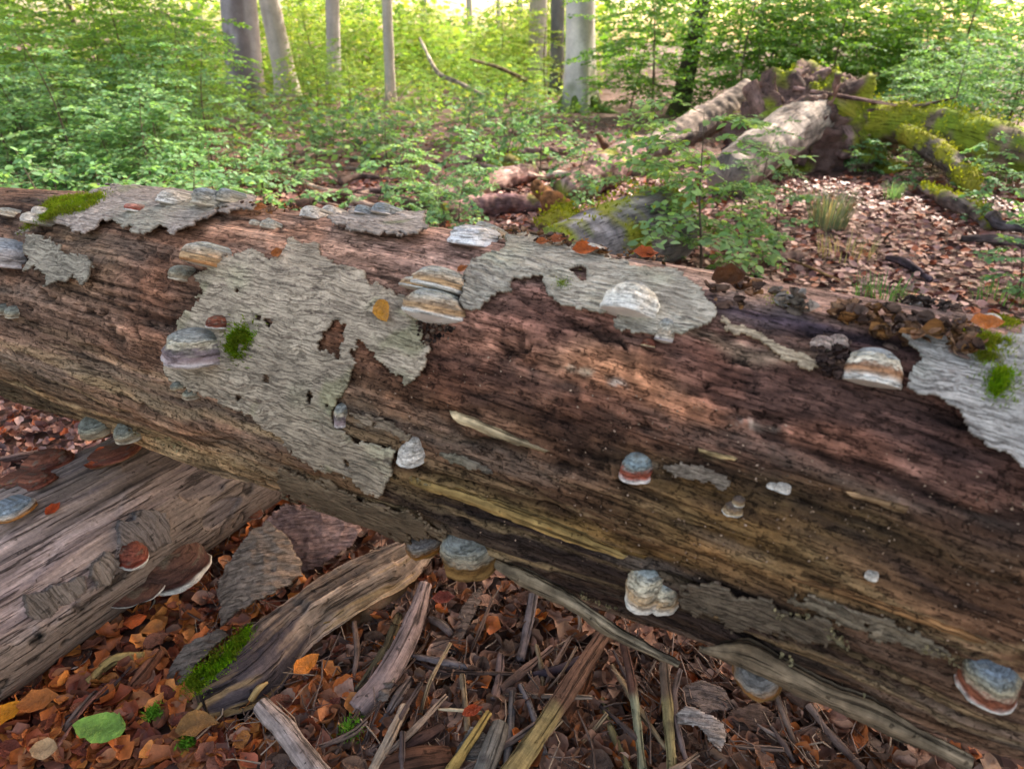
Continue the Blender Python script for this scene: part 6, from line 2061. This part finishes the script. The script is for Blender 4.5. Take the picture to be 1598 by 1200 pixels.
leaf_on('mustard yellow torn leaf stuck on the big bark sheet left of the stacked brackets', 598, 484, 42, -60, (206, 140, 38), 7, SURF_A, (0, -.3, 0))
leaf_on('large orange leaf on the top edge right of the white domed fungus', 910, 398, 44, -8, (190, 92, 30), 3, SURF_A, (0, -.7, 0), .012)
leaf_on('dark orange leaf on the top edge farthest along before the bare ridge', 1003, 403, 42, 4, (182, 82, 28), 0, SURF_A, (0, -.8, 0), .012)
leaf_on('small orange leaf at the corner of the upper left bark', 407, 329, 30, -5, (196, 120, 60), 3, SURF_A, (0, -.5, 0), .008)
leaf_on('small curled orange leaf on the top rim of the big bark sheet', 433, 399, 24, 10, (190, 110, 52), 2, SURF_A, (0, -.5, 0), .008)
leaf_on('long orange leaf on the top edge at far right beside moss', 1534, 513, 52, -8, (206, 112, 34), 7, SURF_A, (0, -.5, 0), .012)
leaf_on('left one of the little orange leaves behind the upper bark sheet', 843, 383, 24, 0, (186, 100, 46), 3, SURF_A, (0, -.6, 0), .008)
leaf_on('right one of the little orange leaves behind the upper bark sheet', 868, 380, 30, -10, (176, 96, 54), 0, SURF_A, (0, -.6, 0), .01)
leaf_on('tiny orange leaf tucked behind the upper stacked bracket', 722, 424, 20, 30, (184, 106, 52), 3, SURF_A, (0, -.5, 0), .01)
leaf_on('tiny tan leaf on the top edge right of the large orange leaf', 940, 392, 20, 20, (170, 120, 92), 4, SURF_A, (0, -.5, 0), .01)
leaf_on('dark brown curled leaf with amber edge right of the upper bark sheet', 1128, 452, 62, -12, (104, 60, 24), 6, SURF_A, (.2, -.6, 0), .018)
leaf_on('pale brown leaf scrap beside the dark curled leaf', 1172, 452, 24, 40, (176, 122, 76), 2, SURF_A, (0, -.5, 0), .012)
leaf_on('single fresh green leaf on the brown litter in the lower left corner', 170, 1150, 84, 176, (122, 156, 60), 8, None, (0, -.25, 0), .035, None)
leaf_on('half green half brown leaf in the litter right of the fresh green leaf', 305, 1148, 64, 35, (132, 92, 44), 1, None, (.1, -.2, 0), .04, None)
leaf_on('bright yellow orange leaf at the left border of the litter', 8, 1130, 50, 60, (222, 140, 24), 7, None, (.1, -.2, 0), .035, None)
leaf_on('large veined orange leaf left above the fresh green leaf', 62, 1112, 62, 35, (178, 104, 46), 0, None, (.1, -.3, 0), .04, None)
leaf_on('pale cream curled leaf at the bottom edge below the fresh green leaf', 76, 1186, 50, 20, (200, 160, 116), 2, None, (.1, -.3, 0), .04, None)
leaf_on('orange leaf on the litter between weathered log and slab', 212, 985, 34, 50, (190, 84, 26), 4, None, (.1, -.3, 0), .05, None)
leaf_on('glowing orange oval leaf right of the slab foot', 478, 1058, 34, 70, (216, 124, 30), 7, None, (.1, -.3, 0), .05, None)
leaf_on('red orange leaf lying left of the yellowish stick at bottom centre', 735, 1130, 34, 35, (176, 66, 22), 5, None, (.1, -.3, 0), .05, None)
leaf_on('dark red leaf between the pale branch and the smooth bark strip', 690, 952, 38, 10, (132, 58, 44), 0, None, (.1, -.3, 0), .05, None)
leaf_on('bright orange leaf beneath the biggest hoof fungus', 745, 908, 40, 50, (206, 100, 22), 5, None, (.1, -.3, 0), .06, None)
leaf_on('orange leaf pair lying on the widest dark brown shelf bracket', 242, 905, 34, 25, (206, 116, 34), 7, SURF_2, (0, 0, .6), .05, None)
leaf_on('small red orange leaf on the silvery top of the weathered log', 82, 798, 18, 60, (196, 76, 24), 0, SURF_2, (0, 0, .2), .006, None)
leaf_on('orange leaf in the shadow under the trunk on the weathered log', 158, 706, 24, 20, (200, 86, 26), 3, SURF_2, (0, 0, .2), .01, None)
leaf_on('rust leaf under the trunk below the shadowed bracket on the weathered log', 142, 730, 28, 10, (180, 80, 34), 0, SURF_2, (0, 0, .2), .01, None)

VIS = [(-30, 1230), (-30, 1105), (110, 1010), (190, 955), (330, 860), (440, 785), (560, 828), (640, 850), (780, 888), (960, 985), (1100, 1015), (1200, 1090), (1400, 1165), (1560, 1230)]


def litter_colour(u, v, r, n):
    warm = np.array([S(*c) for c in [(160, 88, 44), (138, 72, 46), (176, 100, 50), (118, 60, 44), (160, 104, 66), (122, 76, 58), (196, 124, 60), (146, 92, 70)]])
    dull = np.array([S(*c) for c in [(124, 88, 68), (142, 102, 80), (104, 78, 64), (154, 114, 92), (96, 70, 56), (132, 80, 48), (162, 126, 104), (112, 82, 62), (166, 92, 42), (142, 106, 88)]])
    pink = np.array([S(*c) for c in [(168, 128, 120), (150, 112, 104), (184, 148, 136), (132, 96, 88), (196, 162, 152), (156, 104, 82), (172, 96, 60), (120, 88, 84)]])
    a = warm[r.integers(0, len(warm), n)]
    b = dull[r.integers(0, len(dull), n)]
    c = pink[r.integers(0, len(pink), n)]
    w = 1 / (1 + np.exp((u - 470) / 60))
    far = v < 760
    pick = r.uniform(0, 1, n) < w
    out = np.where(pick[:, None], a, b)
    out = np.where(far[:, None], c, out)
    return out * r.uniform(0.8, 1.45, (n, 1))


def litter():
    r = np.random.default_rng(404)
    # 1. leaves one can pick apart in front: single leaves lying on the floor
    k = 0
    while k < 300:
        u, v = r.uniform(-20, 1500), r.uniform(780, 1215)
        if not in_poly(np.array([u]), np.array([v]), VIS)[0]:
            continue
        p = ground(u, v, 0.0)
        p[2] = float(floor_z(p[0], p[1])) + r.uniform(0.022, 0.05)
        c = litter_colour(np.array([u]), np.array([v]), r, 1)[0]
        az = r.uniform(0, 6.28)
        n = np.array([0, 0, 1.0]) + 0.42 * r.normal(size=3)
        n[2] = abs(n[2])
        o = leaf_at('litter_leaf', p, np.array([math.cos(az), math.sin(az), 0.25 * r.normal()]), n, r.uniform(0.055, 0.10), (100, 100, 100), int(r.integers(0, 8)), FLOOR)
        o.color = (*np.clip(c, 0, 1), 1)
        k += 1
    # 2. the rest of the litter
    geo = Geo()
    tm = [leaf_template(5, c, f, t, s, .60, 50 + i) for i, (c, f, t, s) in enumerate([(0.9, .2, .3, .2), (-1.0, .3, -.4, .2), (1.8, -.2, .5, .4), (.3, .4, -.3, 0), (-.8, -.3, .6, -.3), (2.4, .1, -.2, .5)])]
    def lay(n, ur, vr, zr, sz, tilt, simple=False, keep=None):
        u, v = r.uniform(*ur, n), r.uniform(*vr, n)
        if keep is not None:
            m = keep(u, v)
            u, v = u[m], v[m]
        n = len(u)
        d = FW[None] + ((u - 799) / FPX)[:, None] * np.array([[1.0, 0, 0]]) + ((600 - v) / FPX)[:, None] * UPV
        P = EYE + d * (-CAM_H / d[:, 2])[:, None]
        P[:, 2] = floor_z(P[:, 0], P[:, 1]) + r.uniform(*zr, n)
        az = r.uniform(0, 6.283, n)
        D = np.stack([np.cos(az), np.sin(az), 0.25 * r.normal(size=n)], -1)
        NN = np.array([0, 0, 1.0]) + tilt * r.normal(size=(n, 3))
        NN[:, 2] = np.abs(NN[:, 2])
        C = litter_colour(u, v, r, n)
        s = r.uniform(*sz, n)
        if simple:
            place_leaves(P, D, NN, s, C, LEAF4, geo)
            return
        for i, t in enumerate(tm):
            q = np.arange(n) % len(tm) == i
            place_leaves(P[q], D[q], NN[q], s[q], C[q], t, geo)
    lay(5200, (-60, 1650), (760, 1260), (0.0, 0.045), (0.055, 0.10), 0.44, keep=lambda u, v: in_poly(u, v, [(q[0], q[1] - 25) for q in VIS]))
    lay(900, (-60, 260), (600, 780), (0.0, 0.035), (0.04, 0.08), 0.40)
    near = 1600                                                       # on towards the feet of whoever stands here
    x, y = r.uniform(-2.6, 3.2, near), r.uniform(-0.3, 1.25, near)
    az = r.uniform(0, 6.283, near)
    place_leaves(np.stack([x, y, floor_z(x, y) + r.uniform(0, 0.04, near)], -1), np.stack([np.cos(az), np.sin(az), 0.2 * r.normal(size=near)], -1), np.array([0, 0, 1.0]) + 0.4 * r.normal(size=(near, 3)),
                 r.uniform(0.055, 0.10, near), litter_colour(np.where(x < -0.6, 200.0, 900.0), np.full(near, 1100.0), r, near), tm[0], geo)
    o = geo.build('leaf_litter', M_LITTER)
    tag(o, 'brown and orange beech leaf litter covering the ground under the trunk', 'leaf litter', None, 'stuff')
    geo.__init__()
    # farther ground: even in metres rather than in pixels
    n = 34000
    y = np.sqrt(np.concatenate([r.uniform(3.2 ** 2, 9.5 ** 2, 26000), r.uniform(9.5 ** 2, 16 ** 2, 8000)]))
    x = r.uniform(-0.85, 0.9, n) * y
    P = np.stack([x, y, floor_z(x, y) + r.uniform(0.0, 0.03, n)], -1)
    az = r.uniform(0, 6.283, n)
    D = np.stack([np.cos(az), np.sin(az), 0.25 * r.normal(size=n)], -1)
    NN = np.array([0, 0, 1.0]) + 0.35 * r.normal(size=(n, 3))
    C = litter_colour(np.full(n, 900.0), np.full(n, 300.0), r, n)
    place_leaves(P, D, NN, r.uniform(0.055, 0.10, n), C * np.array([0.74, 0.63, 0.60]), LEAF4, geo)
    o = geo.build('leaf_litter', M_LITTER)
    tag(o, 'pinkish brown leaf litter on the open ground beyond the trunk', 'leaf litter', None, 'stuff')


litter()


# ------------------------------------------------------------------ sticks and twigs under the trunk
def stick(label, pts, radii, base, seed, moss_amt=0.0, rough=0.004, tipc=None, cat='stick', name='stick', group='sticks in the leaf litter', knots=0.004, n=60, m=14, bark=None):
    """pts: (u, v, height of the stick's axis above the ground)"""
    P = [ground(u, v, z) for u, v, z in pts]
    def cf(V, g, t, d):
        st = fbm(g * np.array([8, 70, 70]), 3, seed)
        c = S(*base) * (1 + 0.6 * st + 0.3 * fbm(V * 60, 3, seed + 1))[:, None]
        if tipc is not None:
            k = sstep(tipc[0] - 0.08, tipc[0] + 0.08, t + 0.12 * fbm(V * 25, 2, seed + 2))
            c = c * (1 - k[:, None]) + k[:, None] * S(*tipc[1]) * (1 + 0.6 * st)[:, None]
        dk = sstep(0.2, 0.5, fbm(V * 22, 3, seed + 3)) * 0.55
        c = c * (1 - dk[:, None]) + dk[:, None] * S(58, 48, 44)
        return np.clip(c, 0.012, 1)
    V, Q, T, c, g = tube(P, radii, n, m, rough, 22, seed, colf=cf, knots=knots)
    org = np.array([P[0][0], P[0][1], 0])
    o = obj(name, mesh(name, V - org, Q, T, c, g), M_DEAD, None, org)
    return tag(o, label, cat, group)


STK = [
    ('pale pinkish thick branch under the trunk, sloping down left from the ochre rimmed bracket', [(664, 912, .14), (640, 985, .10), (600, 1060, .06), (560, 1110, .03)], [.022, .034, .038, .036], (150, 126, 118), None),
    ('thick yellow brown branch running to the bottom edge, orange in its middle', [(945, 985, .12), (890, 1070, .10), (850, 1130, .08), (792, 1215, .06)], [.022, .027, .026, .028], (112, 82, 66), (.58, (146, 126, 84))),
    ('reddish stripped branch lying right beside the thick yellow brown branch', [(930, 1010, .05), (905, 1085, .04), (880, 1140, .03)], [.018, .024, .02], (134, 88, 62), None),
    ('grey upright stick under the trunk right of the smooth bark strip', [(832, 928, .10), (826, 970, .07), (812, 1030, .04)], [.014, .017, .014], (110, 98, 96), None),
    ('thin brown stick with pale green lower half, left one of the upright pair', [(972, 1000, .16), (988, 1080, .10), (1003, 1200, .05)], [.011, .012, .011], (92, 64, 54), (.5, (144, 140, 112))),
    ('straight olive stick, right one of the upright pair below the loose bark strip', [(1036, 1035, .12), (1042, 1110, .09), (1050, 1210, .05)], [.013, .014, .013], (98, 82, 70), (.4, (140, 126, 88))),
    ('greenish grey stick bending left of the upright pair', [(940, 1090, .04), (955, 1140, .05), (985, 1210, .04)], [.008, .011, .010], (116, 106, 74), None),
    ('yellowish forked stick at the bottom edge left of centre right', [(762, 1112, .07), (738, 1150, .07), (698, 1210, .05)], [.009, .012, .013], (160, 134, 78), None),
    ('grey barked thick twig at the bottom edge under the yellow brown branch', [(780, 1135, .05), (770, 1165, .06), (752, 1215, .05)], [.026, .028, .028], (112, 106, 98), None),
    ('pale sinuous stick running to the bottom edge left of centre', [(632, 1102, .06), (612, 1145, .07), (578, 1210, .05)], [.012, .013, .014], (158, 138, 118), None),
    ('pale grey rotten branch cut by the bottom edge below the slab', [(408, 1100, .08), (445, 1140, .07), (500, 1215, .05)], [.024, .028, .030], (160, 142, 132), None),
    ('nearly level grey twig right of the ridged bark piece', [(638, 1022, .05), (690, 1032, .06), (750, 1046, .05)], [.007, .010, .009], (118, 106, 104), None),
    ('thin brown twig just below the level grey twig', [(642, 1030, .04), (690, 1048, .05), (735, 1058, .03)], [.005, .006, .004], (92, 74, 68), None),
    ('short stubby grey twig pointing at the smooth bark strip', [(672, 965, .04), (690, 975, .06), (706, 990, .05)], [.012, .014, .012], (128, 112, 104), None),
    ('crusty yellowish stick in the orange leaves at lower left', [(138, 1065, .03), (178, 1030, .05), (224, 1025, .05)], [.014, .016, .014], (158, 134, 84), None),
    ('reddish flaking stick below the moss cushion, left of it', [(248, 1018, .05), (225, 1050, .05), (205, 1075, .03)], [.018, .021, .018], (128, 84, 62), None),
    ('slanted grey brown stick crossing from the yellow branch to the level twig', [(862, 1010, .06), (820, 1045, .05), (780, 1075, .05)], [.009, .012, .010], (124, 98, 86), None),
    ('dark wet branch lying behind the thick yellow brown branch', [(825, 1055, .04), (870, 1045, .06), (905, 1030, .05)], [.010, .014, .011], (70, 60, 66), None),
    ('thin crooked grey twig right of the olive stick', [(1062, 1045, .10), (1052, 1085, .09), (1060, 1150, .07), (1080, 1210, .05)], [.006, .007, .008, .007], (118, 102, 98), None),
    ('slender dark twig standing in the litter below the brown bracket at right', [(1212, 1085, .08), (1225, 1120, .06), (1242, 1165, .04)], [.007, .008, .006], (112, 94, 84), None),
    ('long thin twig slanting to the bottom edge at lower right', [(1182, 1130, .05), (1215, 1150, .05), (1265, 1180, .03)], [.004, .004, .003], (140, 122, 112), None),
    ('grey twig at lower right disappearing under the loose bark strip', [(1262, 1100, .06), (1300, 1150, .05), (1345, 1200, .04)], [.008, .010, .010], (110, 92, 84), None),
    ('dark knotty stick below the pale sinuous stick at the bottom edge', [(632, 1170, .04), (655, 1155, .05), (690, 1135, .04)], [.018, .022, .018], (72, 52, 46), None),
    ('dark brown log end with a ring knot at the bottom edge', [(590, 1210, .02), (650, 1195, .04), (700, 1190, .02)], [.04, .045, .04], (86, 58, 44), None),
    ('thin cream peeled stick lying level above the yellowish forked stick', [(676, 1106, .06), (720, 1108, .06), (752, 1112, .05)], [.004, .005, .004], (190, 170, 138), None),
    ('brown upright stick end left of the thick yellow brown branch', [(782, 1022, .06), (778, 1060, .05), (772, 1090, .05)], [.010, .013, .012], (112, 92, 86), None),
    ('straight grey stick standing left of the yellow brown branch foot', [(800, 1080, .05), (796, 1140, .05), (788, 1210, .05)], [.009, .010, .010], (98, 92, 90), None),
    ('forked grey twig in the litter crossing behind the yellow brown branch', [(812, 1070, .04), (830, 1110, .05), (850, 1175, .05)], [.008, .009, .008], (112, 104, 104), None),
    ('thin reddish twig curving through the orange leaves at lower left', [(180, 1060, .06), (135, 1100, .06), (90, 1165, .05)], [.003, .004, .003], (122, 84, 72), None),
    ('dark slim twig parallel to the weathered log at lower left', [(205, 1040, .06), (160, 1085, .05), (100, 1120, .05)], [.004, .005, .004], (86, 70, 66), None),
    ('grey root like stick along the lower left litter', [(150, 1080, .03), (120, 1115, .05), (90, 1150, .03)], [.010, .012, .008], (104, 88, 80), None),
    ('mossy dark stick end beside the pale branch and the slab', [(622, 960, .03), (600, 1020, .04), (560, 1080, .04)], [.014, .018, .018], (98, 88, 66), None),
    ('flat grey piece of dead branch beside the moss tuft at the bottom', [(640, 1060, .04), (620, 1090, .05), (596, 1130, .03)], [.012, .016, .010], (126, 112, 106), None),
    ('brown stick lying behind the weathered log at far left', [(-20, 722, .04), (30, 712, .05), (60, 706, .04)], [.016, .018, .014], (124, 102, 96), None),
]
for k, (lab, pts, rad, base, tip) in enumerate(STK):
    stick(lab, pts, rad, base, 900 + 7 * k, tipc=tip)


r6 = np.random.default_rng(61)
k = 0
while k < 30:                                                        # the many thinner sticks that cross each other
    u, v = r6.uniform(540, 1330), r6.uniform(930, 1190)
    L, an = r6.uniform(60, 170), math.radians(r6.normal() * 28 + (62 if r6.random() < 0.6 else 105))
    u2, v2 = u - L * math.cos(an), v + L * math.sin(an)
    if not (in_poly(np.array([u]), np.array([v]), VIS)[0] and in_poly(np.array([u2]), np.array([v2]), VIS)[0]):
        continue
    w = r6.uniform(0.004, 0.010)
    c = [(112, 92, 82), (96, 76, 66), (138, 118, 102), (84, 70, 66), (150, 128, 100)][k % 5]
    stick('thin stick among the many criss crossing sticks in the litter under the trunk',
          [(u, v, r6.uniform(.04, .09)), ((u + u2) / 2 + r6.normal() * 6, (v + v2) / 2, r6.uniform(.05, .08)), (u2, v2, r6.uniform(.03, .06))],
          [w * .8, w, w * .7], c, 2000 + 5 * k, rough=0.002, group='thin criss crossing sticks', n=30, m=8, knots=0.002)
    k += 1


def twigs():
    r = np.random.default_rng(99)
    A, B, C = [], [], []
    while len(A) < 1500:
        u, v = r.uniform(300, 1480), r.uniform(850, 1210)
        if not in_poly(np.array([u]), np.array([v]), VIS)[0]:
            continue
        p = ground(u, v, r.uniform(0.02, 0.06))
        az = r.normal() * 0.8 + 1.8
        d = np.array([math.cos(az), math.sin(az), 0.15 * r.normal()]) * r.uniform(0.02, 0.10)
        q = p + d
        e = q + d * 0.6 + r.normal(size=3) * 0.012
        A += [p, q]
        B += [q, e]
        c = S(*[(104, 88, 80), (128, 108, 98), (84, 68, 62), (150, 130, 112)][int(r.integers(0, 4))])
        C += [c, c]
    w = np.repeat(r.uniform(0.0012, 0.0032, len(A) // 2), 2)
    V, Q = prisms(A, B, w, w * 0.7)
    geo = Geo()
    geo.add(V, Q, None, np.repeat(np.array(C), 6, axis=0))
    tag(geo.build('twig_litter', M_STEM), 'thin broken twigs strewn over the leaf litter under the trunk', 'twigs', None, 'stuff')


twigs()


# ------------------------------------------------------------------ ragged rotten bark along the top edge at right, and shelf mould rows below
def rot_flakes(label, poly, n, size, cols, seed, surf=None):
    surf = surf or SURF_A
    r = np.random.default_rng(seed)
    A = np.array(poly, float)
    P, NN = [], []
    while len(P) < n:
        u, v = r.uniform(A[:, 0].min(), A[:, 0].max()), r.uniform(A[:, 1].min(), A[:, 1].max())
        if in_poly(np.array([u]), np.array([v]), A)[0]:
            p, nn = surf.hit(u, v)
            P.append(p)
            NN.append(nn)
    P, NN = np.array(P), np.array(NN)
    geo = Geo()
    cc = np.array([S(*c) for c in cols])
    d = r.normal(size=P.shape)
    d = d - NN * (d * NN).sum(1, keepdims=True) * 0.6
    tm = [leaf_template(3, 1.4, .3, .5, .4, .8, 70), leaf_template(3, -1.0, .2, -.6, -.3, .7, 71), leaf_template(3, 2.2, -.3, .3, .5, .9, 72)]
    c = cc[r.integers(0, len(cc), n)] * r.uniform(0.6, 1.25, (n, 1))
    s = r.uniform(0.2, 0.75, n) * size
    for i, t in enumerate(tm):
        q = np.arange(n) % 3 == i
        place_leaves(P[q] + NN[q] * r.uniform(0.002, 0.012, (q.sum(), 1)), d[q], NN[q] + 0.34 * r.normal(size=(q.sum(), 3)), s[q], np.clip(c[q], 0.01, 1), t, geo)
    o = geo.build('rotten_bark_flakes', M_DEAD, TRUNK, TRUNK_O)
    o['kind'] = 'stuff'


RB = [(122, 88, 62), (150, 112, 84), (92, 70, 58), (172, 136, 106), (138, 96, 56), (112, 90, 78)]
rot_flakes('', [(1095, 440), (1150, 436), (1190, 452), (1180, 480), (1130, 490), (1105, 470)], 30, .05, RB, 1)
rot_flakes('', [(1290, 482), (1330, 478), (1440, 500), (1470, 520), (1430, 540), (1390, 545), (1330, 510), (1300, 505)], 85, .055, RB, 2)
rot_flakes('', [(1465, 512), (1510, 505), (1535, 540), (1500, 558), (1470, 540)], 60, .04, RB, 3)
rot_flakes('', [(1392, 460), (1420, 455), (1500, 478), (1480, 488), (1410, 476)], 70, .03, [(84, 70, 62), (110, 92, 82)], 4)
rot_flakes('', [(790, 352), (830, 356), (930, 386), (1040, 404), (1050, 414), (960, 402), (860, 384), (795, 368)], 110, .028, RB, 5)
rot_flakes('', [(1270, 525), (1320, 530), (1330, 580), (1300, 600), (1270, 570)], 60, .03, [(64, 50, 46), (84, 66, 58)], 6)
rot_flakes('', [(380, 318), (460, 325), (462, 332), (400, 334)], 40, .035, RB, 7)
rot_flakes('', [(650, 505), (700, 500), (720, 520), (690, 540), (660, 540)], 60, .02, [(70, 54, 46), (120, 100, 84)], 8)
rot_flakes('', [(1200, 455), (1250, 462), (1262, 488), (1215, 484)], 40, .045, [(150, 140, 128), (120, 104, 90), (164, 148, 132)], 9)


def mould_rows():
    r = np.random.default_rng(15)
    geo = Geo()
    lines = [((1205, 953), (1262, 958), 26), ((1290, 972), (1322, 1005), 30), ((1430, 1008), (1500, 1028), 34), ((1180, 1004), (1240, 1030), 16), ((1265, 1060), (1345, 1080), 22), ((905, 918), (948, 960), 26), ((200, 668), (300, 700), 30),
             ((640, 742), (670, 752), 8), ((760, 370), (790, 376), 10)]
    for a, b, n in lines:
        for k in range(n):
            t = r.uniform(0, 1)
            u, v = a[0] + (b[0] - a[0]) * t + r.normal() * 3, a[1] + (b[1] - a[1]) * t + r.normal() * 3
            p, nn = SURF_A.hit(u, v)
            d = nn + np.array([0, 0, 0.5]) + 0.4 * r.normal(size=3)
            place_leaves(p[None] + nn * 0.004, d[None], r.normal(size=(1, 3)), np.array([r.uniform(0.006, 0.013)]), S(168, 152, 112)[None] * r.uniform(0.7, 1.1), LEAF4, geo)
    o = geo.build('mould_tufts', M_DEAD, TRUNK, TRUNK_O)
    o['kind'] = 'stuff'


mould_rows()
moss_ground = [(548, 1138, 0.03, 'small bright moss sprig in the litter at the bottom left of centre'), (292, 1158, 0.02, 'tiny green moss sprig in front of the half green leaf'), (240, 1112, 0.02, 'tiny moss sprig in the litter above the half green leaf')]
for k, (u, v, s, lab) in enumerate(moss_ground):
    p = ground(u, v, 0.05)
    r = np.random.default_rng(70 + k)
    n = 420
    geo = Geo()
    place_leaves(r.normal(size=(n, 3)) * np.array([s * .5, s * .5, s * .3]), r.normal(size=(n, 3)) * .6 + [0, 0, .6], r.normal(size=(n, 3)), r.uniform(.008, .020, n), np.clip(S(104, 150, 50) * r.uniform(.6, 1.3, (n, 1)), 0, 1), NEEDLE, geo)
    o = geo.build('moss_sprig', M_MOSS, None, None, smooth=False)
    o.location = p
    tag(o, lab, 'moss', 'moss sprigs in the litter')
